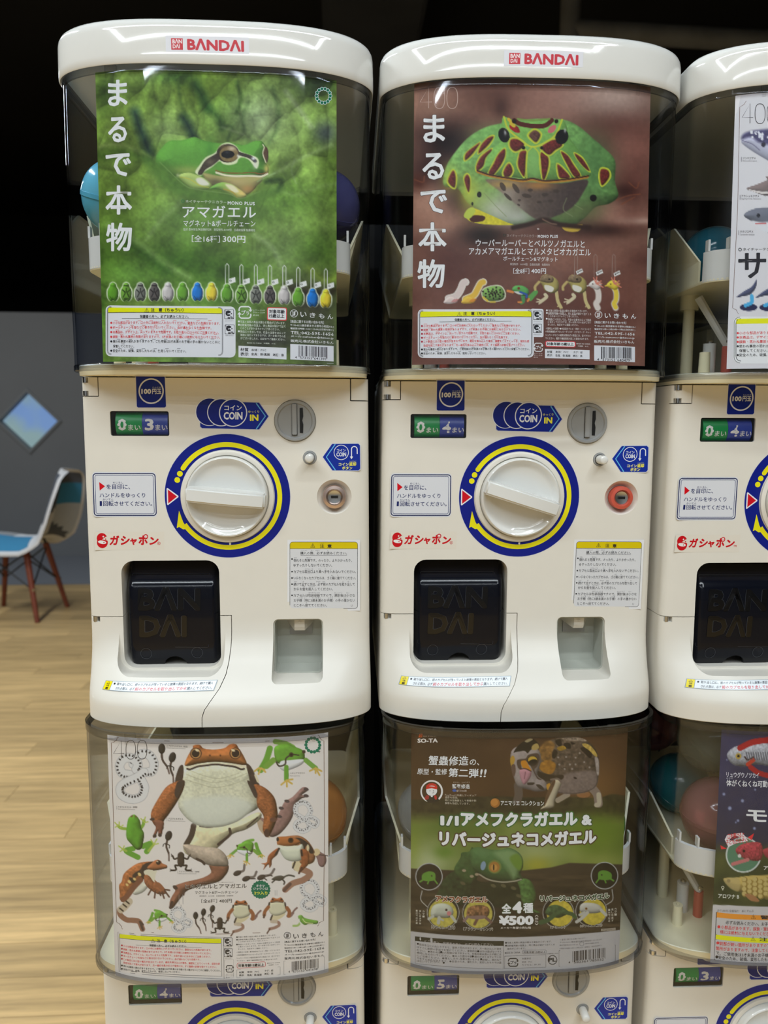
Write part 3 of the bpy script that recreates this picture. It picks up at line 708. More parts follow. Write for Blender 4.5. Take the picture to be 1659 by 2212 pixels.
# coin-in sticker
z = panel(415, 850, 4.424); P = Print(z); L = Print(z); B2 = (10, 34, 140)
def arc3(r, w, col, layer):
    for cx, cy in ((165, 176), (278, 180), (392, 184)): P.disc(cx, cy, r, col, layer, n=44)
P.poly([(72, 250), (72, 320), (92, 337), (645, 349), (738, 220), (645, 83), (480, 78), (300, 80)], (196, 200, 214), 1)
P.poly([(76, 252), (78, 316), (96, 331), (641, 343), (730, 218), (640, 88), (480, 84), (300, 84)], B2, 2)
for k, (cx, cy) in enumerate(((165, 176), (278, 180), (392, 184))):
    P.disc(cx, cy, 134 if k < 2 else 135, (226, 228, 236), 3 + 2 * k, n=52); P.disc(cx + (2 if k == 0 else 0), cy, 125 if k else 128, (12, 28, 120) if k < 2 else B2, 4 + 2 * k, n=52)
P.stroke([(612, 92), (700, 216), (612, 340)], 11, (96, 170, 226), 3)
L.text('コイン', 308, 112, 475, 162, (232, 234, 240), .022, 9); L.text('COIN', 302, 176, 482, 250, (232, 234, 240), .040, 9)
L.text('ゆっくり', 537, 162, 642, 186, (214, 214, 120), .015, 4); L.text('IN', 552, 200, 634, 262, (240, 232, 60), .045, 4)
sticker('coin_in_sticker', P, L)
# coin return sticker
P = Print(z); L = Print(z)
P.poly([(1243, 607), (1334, 477), (1590, 474), (1610, 492), (1613, 722), (1592, 742), (1338, 741)], (206, 210, 220), 1)
P.poly([(1249, 607), (1338, 482), (1588, 480), (1604, 496), (1607, 718), (1590, 736), (1341, 735)], (14, 44, 150), 2)
P.stroke([(1368, 484), (1283, 607), (1370, 734)], 10, (96, 180, 232), 3)
L.ring(1425, 563, 69, 6, (230, 232, 238), 3); L.text('コイン', 1383, 530, 1468, 556, (232, 234, 240), .02, 3); L.text('COIN', 1379, 562, 1472, 602, (232, 234, 240), .035, 3)
L.stroke([(1578, 577), (1577, 535)] + [(1550 + 27 * math.cos(math.radians(a)), 533 - 27 * math.sin(math.radians(a))) for a in range(0, 181, 15)] + [(1523, 560), (1523, 606)], 9, (232, 234, 240), 3)
L.poly([(1507, 602), (1539, 602), (1523, 628)], (232, 234, 240), 3)
L.text('コイン', 1400, 662, 1497, 690, (240, 236, 150), .03, 3); L.text('返却', 1500, 656, 1568, 692, (244, 234, 70), .03, 3); L.text('へんきゃく', 1502, 641, 1568, 655, (210, 214, 150), .0, 3); L.text('ボタン', 1434, 696, 1530, 728, (244, 238, 110), .03, 3)
sticker('coin_return_sticker', P, L)
# turn instruction label
z = panel(195, 1010, 9.759); P = Print(z); L = Print(z); IND = (24, 34, 96)
def fr(x0, y0, x1, y1): return [(x0, y0), (x1, y0), (x1, y1), (x0, y1)]
P.rect(35, 95, 1385, 1045, (214, 216, 222), 1, r=80, sk=30); P.frame(58, 128, 1365, 1010, 20, (14, 26, 76), 2, r=62, sk=28); P.frame(98, 162, 1325, 975, 10, (40, 54, 110), 2, r=40, sk=26)
L.poly([(188, 305), (312, 395), (200, 485)], (206, 8, 26), 2)
L.text('を目印に、', 340, 352, 840, 458, IND, .012, 2); L.text('めじるし', 475, 298, 695, 338, IND, 0, 2)
L.text('ハンドルをゆっくり', 198, 535, 1158, 632, IND, .010, 2); L.text('1', 200, 706, 246, 810, IND, .015, 2); L.text('回転', 272, 706, 492, 812, IND, .012, 2); L.text('させてください。', 510, 712, 1305, 810, IND, .010, 2); L.text('かいてん', 265, 652, 490, 697, IND, 0, 2)
sticker('turn_instruction_label', P, L)
# red capsule logo sticker
def logo(tm):
    P = Print(z); L = Print(z); R_ = (198, 10, 26); PAP = (222, 215, 202)
    P.rect(95, 1358, 1562, 1738, PAP, 1, dy=-2)
    L.poly([(245 + 108 * math.cos(math.radians(a)), 1490 + 110 * math.sin(math.radians(a))) for a in range(150, 341, 10)] + [(352, 1445), (250, 1512), (160, 1552)], R_, 2)
    L.poly([(256 + 115 * math.cos(math.radians(a)), 1580 + 118 * math.sin(math.radians(a))) for a in range(-20, 201, 10)] + [(150, 1545), (200, 1520), (330, 1530)], R_, 2)
    L.disc(252, 1565, 98, R_, 3, ry=48, rot=.15); L.disc(252, 1573, 88, (232, 230, 226), 4, ry=36, rot=.15)
    L.poly([(276, 1432), (284, 1448), (300, 1456), (284, 1464), (276, 1480), (268, 1464), (250, 1456), (268, 1448)], (236, 232, 228), 4)
    L.disc(325, 1508, 14, R_, 3); L.disc(290, 1578, 12, R_, 5)
    L.text('ガ', 415, 1432, 605, 1636, R_, .045, 2, lean=.12); L.text('シ', 640, 1440, 832, 1632, R_, .045, 2, lean=.12); L.text('ャ', 838, 1490, 985, 1632, R_, .05, 2); L.text('ホ', 1018, 1430, 1210, 1632, R_, .045, 2); L.text('ン', 1250, 1462, 1440, 1630, R_, .045, 2, lean=.1)
    L.ring(1170, 1455, 40, 20, R_, 3, n=28); L.disc(1170, 1455, 30, (232, 228, 222), 3); L.ring(1170, 1450, 18, 9, R_, 4, 20, 160, n=10)
    if tm: L.text('TM', 1420, 1580, 1490, 1622, R_, .02, 2)
    else: L.ring(1447, 1597, 30, 7, R_, 2, n=24); L.text('R', 1434, 1580, 1462, 1614, R_, .03, 2)
    return P, L
# caution label
z2 = panel(615, 1155, 9.759); P = Print(z2); L = Print(z2)
P.rect(58, 108, 1588, 1602, (226, 226, 228), 1); P.rect(104, 150, 1542, 1558, (70, 72, 76), 2, r=62); P.rect(113, 159, 1533, 1549, (212, 213, 216), 3, r=54)
P.rect(113, 159, 1533, 260, (214, 192, 6), 4, r=50); P.rect(113, 212, 1533, 294, (214, 192, 6), 4); P.rect(108, 290, 1538, 298, (80, 80, 84), 5)
K_ = (34, 34, 40)
L.stroke([(592, 186), (636, 266), (546, 266)], 11, K_, 6, closed=True); L.stroke([(592, 208), (592, 244)], 9, K_, 6); L.disc(592, 254, 6, K_, 6)
L.text('注', 740, 200, 832, 276, K_, .01, 6); L.text('意', 900, 200, 990, 278, K_, .02, 6); L.text('ちゅう', 758, 172, 826, 190, (90, 84, 40), 0, 6)
for s, x0, y0, x1, y1 in (('購入の際、必ずお読みください。', 330, 355, 1312, 420), ('倒れると危険です。のったり、よりかかったり、', 188, 508, 1418, 575), ('ゆすったりしないでください。', 188, 612, 1000, 678), ('カプセル取出口より奥へ手を入れないでください。', 190, 745, 1498, 812),
        ('いらなくなったカプセルは、ゴミ箱に捨ててください。', 188, 880, 1502, 945), ('続けて出すときは、必ず前のカプセルを取り出して', 188, 1012, 1475, 1078), ('からお金を投入してください。', 190, 1112, 1015, 1178), ('カプセルは包装容器ですので、開封後は小さな', 188, 1248, 1480, 1312),
        ('お子様（特に3歳未満のお子様）の手の届かない', 190, 1350, 1480, 1418), ('ところへ捨ててください。', 190, 1455, 888, 1520)):
    L.text(s, x0, y0, x1, y1, K_, .006, 4, res=1)
for s, x0, y0, x1 in (('こうにゅう', 340, 322, 472), ('さい', 555, 322, 610), ('かなら', 650, 322, 735), ('よ', 895, 322, 918), ('たお', 195, 474, 255), ('きけん', 460, 474, 565), ('とりだしぐち', 430, 712, 598), ('おく', 712, 712, 760), ('て', 845, 712, 866), ('い', 958, 712, 985),
        ('ばこ', 978, 846, 1025), ('す', 1108, 846, 1130), ('つづ', 195, 977, 252), ('だ', 382, 977, 410), ('かなら', 665, 977, 750), ('まえ', 800, 977, 852), ('と', 1220, 977, 1240), ('だ', 1328, 977, 1355), ('かね', 378, 1084, 432), ('とうにゅう', 508, 1084, 632), ('ほうそうようき', 505, 1213, 735), ('かいふうご', 1045, 1213, 1215), ('ちい', 1300, 1213, 1360), ('こさま', 270, 1320, 375), ('とく', 410, 1320, 452), ('さいみまん', 575, 1320, 765), ('こさま', 912, 1320, 1012), ('て', 1130, 1320, 1150), ('とど', 1245, 1320, 1300), ('す', 450, 1425, 470)):
    L.text(s, x0, y0, x1, y0 + 24, (96, 96, 104), 0, 4, res=1)
for y in (512, 778, 912, 1042, 1278): L.disc(155, y, 17, K_, 4, n=14)
L.rect(332, 430, 1312, 436, (120, 120, 128), 4); L.text('U', 1396, 1470, 1430, 1514, (120, 120, 126), 0, 4)
sticker('caution_label', P, L)
# dial ring sticker
P = Print(lambda x, y: np.c_[x, -y] / 1000.0); L = None
P.ring(0, 0, 51.9, 15.4, (206, 208, 216), 1, n=96); P.ring(0, 0, 51.8, 14.6, (10, 26, 128), 2, n=96)
def ra(deg, r): return (r * math.cos(math.radians(deg)), -r * math.sin(math.radians(deg)))
P.stroke([ra(a, 49.2) for a in np.linspace(147, -147, 100)], 4.5, (232, 222, 20), 3); P.disc(*ra(147, 49.2), 2.25, (232, 222, 20), 3, n=16)
P.disc(*ra(154, 49.3), 2.7, (232, 222, 20), 3); P.disc(*ra(161.5, 49.5), 2.7, (232, 222, 20), 3)
P.poly([(-46.2, 13.5), (-48.8, 30.2), (-46.5, 29.2), (-43, 31.5), (-38.8, 31.2), (-42.6, 24.5)], (232, 222, 20), 3)
P.poly([(-57.2, -7.6), (-56.3, -8.2), (-46.3, -.6), (-46.3, .6), (-56.3, 8.2), (-57.2, 7.6)], (226, 226, 232), 3); P.poly([(-56.0, -6.6), (-47.6, 0), (-56.0, 6.6)], (200, 10, 30), 4)
P.disc(1.2, 46.0, .9, (230, 230, 235), 4); P.rect(.3, 44.2, 2.1, 46.0, (230, 230, 235), 4)
sticker('dial_ring_sticker', P, None)
# warning strip on the lip
def lip_uv(x, y):
    X = (np.asarray(x, float) - 60) / 1505.0; Y = (np.asarray(y, float) - 70) / 130.0
    # sheared strip lying on the sloping shelf
    X = X + (Y - 1) * .0; u = -.1156 + X * .1065 - Y * .0028; v = -.1733 + X * .0016 - Y * .0078; return np.c_[u, v]
def lip_surf(u, v, h): return np.array([(a, body_y(a, b) - .0003 - c * .8, b + .0002 + c * .5) for a, b, c in zip(u, v, h)])
P = Print(lip_uv); L = Print(lip_uv)
for k in range(4):
    y0, y1 = 70 + 130 * k / 4, 70 + 130 * (k + 1) / 4
    P.quad((60, y0), (1565, y0), (1565, y1), (60, y1), (150, 165, 175), 1, 24); a0, a1 = max(y0, 76), min(y1, 194)
    P.quad((170, a0), (1556, a0), (1556, a1), (170, a1), (234, 240, 244), 3, 22); P.quad((68, a0), (164, a0), (164, a1), (68, a1), (240, 220, 20), 3, 3)
L.stroke([(116, 84), (140, 112), (92, 112)], 7, INKB, 5, closed=True); L.text('注', 96, 122, 140, 150, INKB, .02, 5); L.text('意', 96, 158, 140, 190, INKB, .02, 5)
L.disc(205, 105, 13, INKB, 5, n=14)
L.text('取り出し口に、前のカプセルが残っていると故障の原因となります。続けて購入', 240, 88, 1520, 124, (40, 44, 60), .008, 5, res=1)
L.text('される際は、必ず', 245, 144, 505, 184, (60, 64, 80), .006, 5, res=1); L.text('前のカプセルを取り出してから', 512, 140, 1195, 186, (214, 70, 80), .018, 5, res=1); L.text('購入してください。', 1200, 144, 1530, 184, (60, 64, 80), .006, 5, res=1)
sticker('outlet_warning_strip', P, L, surf=lip_surf)

# ---- lid with its brand plate
lidr = lambda W, D: plan(W, D, 3.0, .0015, .288, 64)
LR = [(.3672, (.1350, .0490)), (.3640, (.1362, .0505)), (.3632, (.1372, .0518)), (.3640, (.1378, .0524)), (.3700, (.1380, .0526)), (.3900, (.1376, .0522)), (.3940, (.1370, .0516)), (.3972, (.1354, .0500)), (.3995, (.1328, .0473)), (.4008, (.1290, .0432)), (.4016, (.1230, .0370)), (.4028, (.1000, .0250))]
rr = [(z, plan(W, D, 3.0, .0015, .288 - (.1378 - W), 64)) for z, (W, D) in LR]
lid = link('lid', loft('lid', rr, smooth=50), M['white'], machine)
def lid_uv(x, y):
    x = np.asarray(x, float); y = np.asarray(y, float)
    return np.c_[-.0342 + (x - 540) / 428 * .0677, .3838 - (y - 95 - 9 * (x - 540) / 428) / 85 * .0125]
def lid_surf(u, v, h): return np.array([(a, bow_y(a, .1376, .0522, 3.0, .0015) - .0004 - c, b) for a, b, c in zip(u, v, h)])
P = Print(lid_uv); L = Print(lid_uv)
P.rect(540, 93, 968, 177, (216, 216, 222), 1, dy=8)
L.rect(568, 107, 628, 167, (190, 14, 38), 2, dy=1); L.text('BΛN', 575, 112, 624, 135, (236, 226, 228), .03, 3); L.text('DΛI', 576, 138, 612, 160, (236, 226, 228), .03, 3)
L.text('BΛNDΛI', 650, 107, 942, 168, (190, 14, 38), .045, 2, dy=7)
bp = P.build('brand_plate', lid_surf, M['sticker'], lid); L2 = L.build('lettering', lid_surf, M['sticker'], lid)

# ---- the six machines
PLACE = {1: (0, 0, 0, 0), 2: (.2815, .0028, -.0016, -.94), 3: (.5604, -.0104, -.0042, -.61), 4: (-.0043, -.0059, -.5808, -.63), 5: (.2816, -.0105, -.5795, -.99), 6: (.5658, -.0082, -.5838, -1.03)}
COUNT = {1: '3', 2: '4', 3: '4', 4: '4', 5: '5', 6: '3'}
GRIP = {1: 5.5, 2: 17.5, 3: 8, 4: 4, 5: 6, 6: 5}
LABEL = {1: 'cream capsule vending machine whose clear case shows the green tree frog poster', 2: 'cream capsule vending machine whose clear case shows the horned frog poster',
         3: 'cream capsule vending machine whose clear case shows a white poster of sharks', 4: 'lower cream capsule vending machine with the white toad and tadpole poster',
         5: 'lower cream capsule vending machine with the round rain frog poster', 6: 'lower cream capsule vending machine with the blue deep sea fish poster'}
MACH = {1: machine}
for k in range(2, 7): MACH[k] = copy_tree(machine, skip=() if k < 4 else ('lid',))
for k, r in MACH.items():
    x, y, z_, a = PLACE[k]; r.location = (x, y, RING_Z + z_); r.rotation_euler = (0, 0, math.radians(a))
    tag(r, LABEL[k], 'vending machine', 'stacked capsule machines'); add_counter(r, COUNT[k])
    P, L = logo(k == 3); sticker('capsule_logo_sticker', P, L, root=r)
    for ch in r.children:
        if ch.name.startswith('dial.') or ch.name == 'dial': ch.rotation_euler = (0, math.radians(GRIP[k]), 0)
        if ch.name.startswith('lock_ring') and k in (2, 5):
            ch.data = ch.data.copy(); ch.data.materials.clear(); ch.data.materials.append(M['red_plastic']); tag(ch, 'orange red lock ring')
# poster sheets: design units <-> metres along the sheet (quartic fits: centre x, centre y, design->uv, uv->design)
SHEET = {
    1: (468.0, 470.0, [[0.002974,0.24311],[-0.002254,-0.094518],[-4.1e-05,-0.001721],[-1e-06,-3.4e-05],[-0.0,-1e-06],[0.097062,0.001798],[0.00176,-0.000793],[4.5e-05,3.7e-05],[1e-06,4e-06],[0.00037,0.000725],[-0.000211,-0.001317],[-1.6e-05,-8.2e-05],[0.001754,0.0002],[0.000228,-0.000316],[-0.001068,0.001943]],
        [[-0.0299,0.0323],[-0.0253,-1.0577],[-0.0005,-0.0207],[-0.0,-0.0004],[-0.0,0.0],[1.0299,0.0185],[0.0203,0.0088],[0.0004,0.0005],[-0.0,0.0],[-0.0018,0.0086],[0.0002,0.0176],[-0.0,0.0006],[-0.0199,-0.0001],[-0.0005,0.0014],[0.0111,0.0196]]),
    2: (1147.5, 485.0, [[-0.005887,0.244477],[0.00269,-0.097231],[4.6e-05,-0.001797],[2e-06,-3.8e-05],[0.0,-1e-06],[0.101482,0.001185],[0.001874,-0.000431],[6.7e-05,-0.000119],[4e-06,-1.1e-05],[0.001094,0.0008],[0.000445,-0.001579],[4.9e-05,-0.000127],[0.002237,-0.000111],[0.000475,0.000369],[0.00214,0.002312]],
        [[0.0566,0.0467],[0.0286,-1.0263],[0.0005,-0.0195],[0.0,-0.0003],[0.0,0.0001],[0.9811,0.014],[0.0181,0.0075],[0.0003,-0.0001],[-0.0,-0.0],[-0.0155,0.0081],[-0.0008,0.018],[-0.0,0.0003],[-0.0198,-0.0012],[-0.0,-0.0021],[-0.0155,0.0182]]),
    3: (1813.0, 500.0, [[-0.014082,0.242616],[0.007748,-0.09772],[0.000121,-0.00182],[2e-05,-5.1e-05],[5e-06,-3e-06],[0.103027,0.00114],[0.002157,-0.000274],[0.000234,-0.000276],[5.6e-05,-2.6e-05],[0.00291,0.001226],[0.001041,-0.001507],[0.000427,-2.7e-05],[0.001377,-0.000462],[0.002168,0.000933],[0.005447,0.001863]],
        [[0.1333,0.0287],[0.0801,-1.0207],[0.0015,-0.0192],[0.0,-0.0003],[-0.0,0.0],[0.9554,0.016],[0.0169,0.0093],[0.0004,-0.0006],[0.0,0.0],[-0.0312,0.0089],[-0.0016,0.0148],[-0.0,-0.0004],[-0.0158,-0.003],[0.001,-0.0049],[-0.0438,0.0159]]),
    4: (471.0, 1850.0, [[-0.003909,0.246622],[-0.002732,-0.115791],[-5.6e-05,-0.002355],[-2e-06,-5.5e-05],[-0.0,-1e-06],[0.107055,-0.002749],[0.002171,-0.000793],[7.3e-05,0.000176],[2e-06,1.3e-05],[0.000205,-0.001876],[-0.000477,-0.003167],[-3.8e-05,-0.000264],[0.003254,0.00183],[0.000528,0.001283],[-0.002699,-0.007515]],
        [[0.0378,0.0563],[-0.0215,-0.8601],[-0.0004,-0.015],[-0.0,-0.0003],[0.0,-0.0001],[0.931,-0.0217],[0.0165,0.0059],[0.0003,0.0003],[0.0,-0.0],[-0.0025,-0.0174],[0.0003,0.0122],[0.0,0.0001],[-0.0172,0.0012],[-0.0004,-0.0016],[0.0139,-0.0399]]),
    5: (1122.0, 1836.0, [[-0.004491,0.245835],[0.003039,-0.117654],[6.4e-05,-0.002436],[2e-06,-5.6e-05],[0.0,-1e-06],[0.110587,-0.001699],[0.002346,-0.000843],[7.8e-05,-0.000228],[2e-06,-1.3e-05],[0.001449,-0.002161],[0.000552,-0.003247],[3.8e-05,-0.000214],[0.003006,-0.000244],[0.000538,-0.000788],[0.003035,-0.008048]],
        [[0.0391,0.0488],[0.0242,-0.8477],[0.0004,-0.0146],[0.0,-0.0003],[0.0,-0.0001],[0.9011,-0.0173],[0.0155,0.0049],[0.0003,0.0001],[0.0,0.0],[-0.0129,-0.017],[-0.0008,0.012],[-0.0,0.0002],[-0.0163,0.0006],[-0.0003,-0.0012],[-0.0132,-0.0386]]),
    6: (1703.0, 1836.0, [[-0.021415,0.240303],[0.008619,-0.121005],[0.000197,-0.002527],[7e-06,-6.7e-05],[1e-06,-3e-06],[0.11451,-0.000938],[0.003024,-0.00106],[9.2e-05,-0.000317],[2.1e-05,-3e-05],[0.004878,-0.004303],[-8.8e-05,-0.001385],[0.000255,-0.000132],[-0.002646,0.004393],[0.001652,-0.00034],[0.004779,-0.006378]],
        [[0.1855,-0.0001],[0.0654,-0.8259],[0.0011,-0.014],[0.0,-0.0002],[-0.0,-0.0],[0.8621,-0.0158],[0.0142,0.0052],[0.0003,-0.0002],[0.0,0.0],[-0.0233,-0.0158],[0.0004,0.005],[0.0,-0.0001],[-0.0026,-0.0007],[0.0021,-0.0064],[-0.0291,-0.0386]]),
}
# ------------------------------------------------------------------ posters: printed pictures
def _hash(ix, iy, seed):
    h = (ix * 374761393 + iy * 668265263 + seed * 1442695041) & 0xffffffff
    h = ((h ^ (h >> 13)) * 1274126177) & 0xffffffff
    return ((h ^ (h >> 16)) & 0xffff) / 65535.0
def vnoise(X, Y, scale, seed=1, octv=3, sx=1.0, sy=1.0):
    out = np.zeros(X.shape); amp = 1.0; tot = 0.0
    for k in range(octv):
        x = X / scale * sx * 2 ** k; y = Y / scale * sy * 2 ** k
        ix = np.floor(x).astype(np.int64); iy = np.floor(y).astype(np.int64); fx = x - ix; fy = y - iy
        fx = fx * fx * (3 - 2 * fx); fy = fy * fy * (3 - 2 * fy)
        a = _hash(ix, iy, seed + k); b = _hash(ix + 1, iy, seed + k); c = _hash(ix, iy + 1, seed + k); d = _hash(ix + 1, iy + 1, seed + k)
        out += amp * ((a * (1 - fx) + b * fx) * (1 - fy) + (c * (1 - fx) + d * fx) * fy); tot += amp; amp *= .5
    return out / tot

def cells(X, Y, scale, seed):
    """rounded cells: distance to the nearest and second nearest scattered point"""
    x, y = X / scale, Y / scale; ix, iy = np.floor(x).astype(np.int64), np.floor(y).astype(np.int64); a = np.full(X.shape, 9.0); b = a.copy()
    for i in (-1, 0, 1):
        for j in (-1, 0, 1):
            px = ix + i + _hash(ix + i, iy + j, seed); py = iy + j + _hash(ix + i, iy + j, seed + 7); q = np.hypot(x - px, y - py)
            b = np.where(q < a, a, np.minimum(b, q)); a = np.minimum(a, q)
    return a, b

class Art:
    """a picture painted on the vertices of a sheet; X, Y are the vertices' design coordinates"""
    def __init__(self, X, Y, base):
        self.X = X; self.Y = Y; self.C = np.empty(X.shape + (3,)); self.C[:] = base
        self.cx0, self.cx1, self.ry0, self.ry1 = X.min(0), X.max(0), Y.min(1), Y.max(1); self.at(0, 0, 1)
        self.px = abs(X[0, 1] - X[0, 0]); self.py = abs(Y[1, 0] - Y[0, 0])
    def at(self, ox, oy, k, flip=False, rot=0.0):
        self.o = (ox, oy, k, flip, rot); return self
    def P(self, pts):
        p = np.asarray(pts, float); ox, oy, k, fl, rot = self.o
        x = -p[:, 0] if fl else p[:, 0]; y = p[:, 1]
        if rot: c, s = math.cos(rot), math.sin(rot); x, y = x * c - y * s, x * s + y * c
        return np.c_[ox + x * k, oy + y * k]
    def win(self, p, pad):
        x0, y0 = p.min(0) - pad; x1, y1 = p.max(0) + pad
        c = np.nonzero((self.cx1 >= x0) & (self.cx0 <= x1))[0]; r = np.nonzero((self.ry1 >= y0) & (self.ry0 <= y1))[0]
        if len(c) < 2 or len(r) < 2: return None
        return (slice(r[0], r[-1] + 1), slice(c[0], c[-1] + 1))
    @staticmethod
    def smooth(p, k=4, closed=True):
        n = len(p); t = np.linspace(0, 1, k, endpoint=False)[:, None]
        if closed: a, b, c, d = np.roll(p, 1, 0), p, np.roll(p, -1, 0), np.roll(p, -2, 0)
        else:
            q = np.vstack([2 * p[0] - p[1], p, 2 * p[-1] - p[-2]]); a, b, c, d = q[:-3], q[1:-2], q[2:-1], q[3:]
        out = []
        for i in range(len(a)):
            out.append(.5 * ((2 * b[i]) + (-a[i] + c[i]) * t + (2 * a[i] - 5 * b[i] + 4 * c[i] - d[i]) * t ** 2 + (-a[i] + 3 * b[i] - 3 * c[i] + d[i]) * t ** 3))
        out = np.vstack(out)
        return out if closed else np.vstack([out, p[-1:]])
    def sdist(self, p, s, closed=True):
        X, Y = self.X[s], self.Y[s]; D = np.full(X.shape, 1e9); ins = np.zeros(X.shape, bool); n = len(p)
        for i in range(n if closed else n - 1):
            (x0, y0), (x1, y1) = p[i], p[(i + 1) % n]; dx, dy = x1 - x0, y1 - y0; l = dx * dx + dy * dy + 1e-12
            t = np.clip(((X - x0) * dx + (Y - y0) * dy) / l, 0, 1); D = np.minimum(D, (X - x0 - t * dx) ** 2 + (Y - y0 - t * dy) ** 2)
            if closed and dy != 0:
                cr = ((y0 > Y) != (y1 > Y)); cr &= X < x0 + (Y - y0) * dx / dy; ins ^= cr
        D = np.sqrt(D); return np.where(ins, -D, D) if closed else D
    def mix(self, s, al, col): self.C[s] += (np.asarray(col, float) - self.C[s]) * np.clip(al, 0, 1)[..., None]
    def shape(self, pts, col, soft=1.2, smooth=True, dome=0.0, wide=14, alpha=1.0, col2=None, g=None, tex=0.0, tscale=5, seed=3, dark=None):
        """filled outline; dome rounds it like a body, g = (p0, p1) grades col to col2, tex mottles"""
        p = self.P(pts); p = self.smooth(p) if smooth else p; k = self.o[2]; soft_ = max(soft * (k if soft > 3 else 1), .8)
        s = self.win(p, soft_ + 1)
        if s is None: return
        sd = self.sdist(p, s); al = np.clip(.5 - sd / soft_, 0, 1) * alpha; X, Y = self.X[s], self.Y[s]
        c = np.empty(X.shape + (3,)); c[:] = col
        if col2 is not None:
            q = self.P(g); d = q[1] - q[0]; t = np.clip(((X - q[0][0]) * d[0] + (Y - q[0][1]) * d[1]) / (d @ d), 0, 1)[..., None]; c = c * (1 - t) + np.asarray(col2, float) * t
        if tex: c = c * (1 + tex * (vnoise(X, Y, tscale, seed, 2) - .5) * 2)[..., None]
        if dome:
            w = wide * k; d = np.clip(-sd / w, 0, 1); h = np.sqrt(np.maximum(1 - (1 - d) ** 2, 0)) * w * .8
            gy, gx = np.gradient(h, self.py, self.px); nl = np.sqrt(gx ** 2 + gy ** 2 + 1); lam = (gx * .38 + gy * .62 + .68) / nl
            c = c * np.clip(1 + dome * (lam - .68) * 1.5, .3, 1.5)[..., None]
        self.mix(s, al, np.clip(c, 0, 255))
    def line(self, pts, w, col, soft=1.2, alpha=1.0, smooth=True, taper=None):
        p = self.P(pts); p = self.smooth(p, 4, False) if smooth and len(p) > 2 else p; k = self.o[2]; soft_ = max(soft * (k if soft > 3 else 1), .8)
        s = self.win(p, w * k / 2 + soft_)
        if s is None: return
        d = self.sdist(p, s, False) - max(w * k, 1.0) / 2; self.mix(s, np.clip(.5 - d / soft_, 0, 1) * alpha * min(1, max(w * k, .35)), col)
    def dot(self, x, y, rx, col, ry=None, rot=0, soft=1.2, **kw):
        ry = rx if ry is None else ry; c, sn = math.cos(rot), math.sin(rot)
        self.shape([(x + rx * math.cos(t) * c - ry * math.sin(t) * sn, y + rx * math.cos(t) * sn + ry * math.sin(t) * c) for t in np.linspace(0, 2 * math.pi, 13)[:-1]], col, soft, **kw)
    def glow(self, x, y, rx, ry, col, alpha=1.0, rot=0.0):
        """very soft blot"""
        (cx, cy), = self.P([(x, y)]); k = self.o[2]; rx *= k; ry *= k; m = max(rx, ry) * 2.2
        s = self.win(np.array([[cx - m, cy - m], [cx + m, cy + m]]), 0)
        if s is None: return
        u, v = self.X[s] - cx, self.Y[s] - cy; c, sn = math.cos(rot), math.sin(rot)
        self.mix(s, alpha * np.exp(-(((u * c + v * sn) / rx) ** 2 + ((-u * sn + v * c) / ry) ** 2)), col)

# ---- little animals used more than once
GRN = (98, 150, 52)
def tree_frog_front(A):                      # 430 x 330 units, leaning to the right
    A.line([(150, 0), (250, 20), (330, 60)], 52, (112, 158, 66)); A.line([(95, 70), (60, 180), (0, 290)], 62, GRN, smooth=True); A.line([(130, 190), (60, 250)], 60, (112, 152, 60))
    for a, b in (((-20, 270), (-60, 300)), ((0, 280), (-20, 330)), ((10, 270), (50, 310)), ((-10, 270), (40, 285))): A.line([a, b], 18, (196, 164, 80))
    A.shape([(150, 50), (260, 20), (340, 50), (430, 90), (450, 150), (440, 190), (360, 230), (260, 240), (170, 215), (140, 130)], GRN, dome=.5, wide=60, tex=.06)
    A.shape([(210, 200), (300, 190), (430, 180), (440, 210), (400, 245), (320, 280), (240, 300), (190, 260)], (214, 212, 208), dome=.3, wide=40)
    A.line([(160, 210), (190, 250), (250, 230), (260, 170), (320, 130)], 16, (60, 52, 46)); A.line([(320, 130), (390, 140)], 12, (50, 44, 40))
    A.dot(312, 135, 24, (60, 48, 36)); A.dot(312, 135, 10, (16, 14, 14)); A.dot(440, 105, 18, (60, 48, 36))
    A.line([(460, 190), (520, 240), (560, 270)], 50, (112, 156, 66)); A.line([(262, 260), (262, 330), (262, 390)], 46, GRN)
    for a in ((620, 300), (560, 320), (600, 340), (500, 300)): A.line([(560, 270), a], 18, (196, 164, 80))
    for a in ((210, 440), (320, 430), (268, 460), (325, 385)): A.line([(265, 395), a], 18, (196, 164, 80))
def tadpole(A, legs=0):
    A.line([(40, 80), (45, 190), (110, 290), (140, 380)], 20, (92, 72, 66)); A.line([(40, 80), (52, 200), (105, 280)], 26, (66, 54, 50))
    if legs: 
        for s in (-1, 1): A.line([(52, 170), (52 + 38 * s, 180), (52 + 45 * s, 215)], 12, (34, 30, 28))
    A.dot(42, 55, 46, (48, 43, 42), ry=68, dome=.6, wide=40)
def froglet(A):
    for s in (-1, 1):
        A.line([(50 * s, 80), (95 * s, 95), (120 * s, 50)], 24, (44, 36, 32)); A.line([(40 * s, 190), (85 * s, 190), (70 * s, 250), (130 * s, 262)], 26, (44, 36, 32))
        for d in (-18, 0, 18): A.line([(120 * s, 52), (140 * s, 40 + d)], 8, (44, 36, 32)); A.line([(125 * s, 262), (158 * s, 258 + d)], 8, (44, 36, 32))
    A.shape([(0, -10), (44, 20), (50, 80), (46, 170), (0, 215), (-46, 170), (-50, 80), (-44, 20)], (56, 46, 42), dome=.5, wide=30)
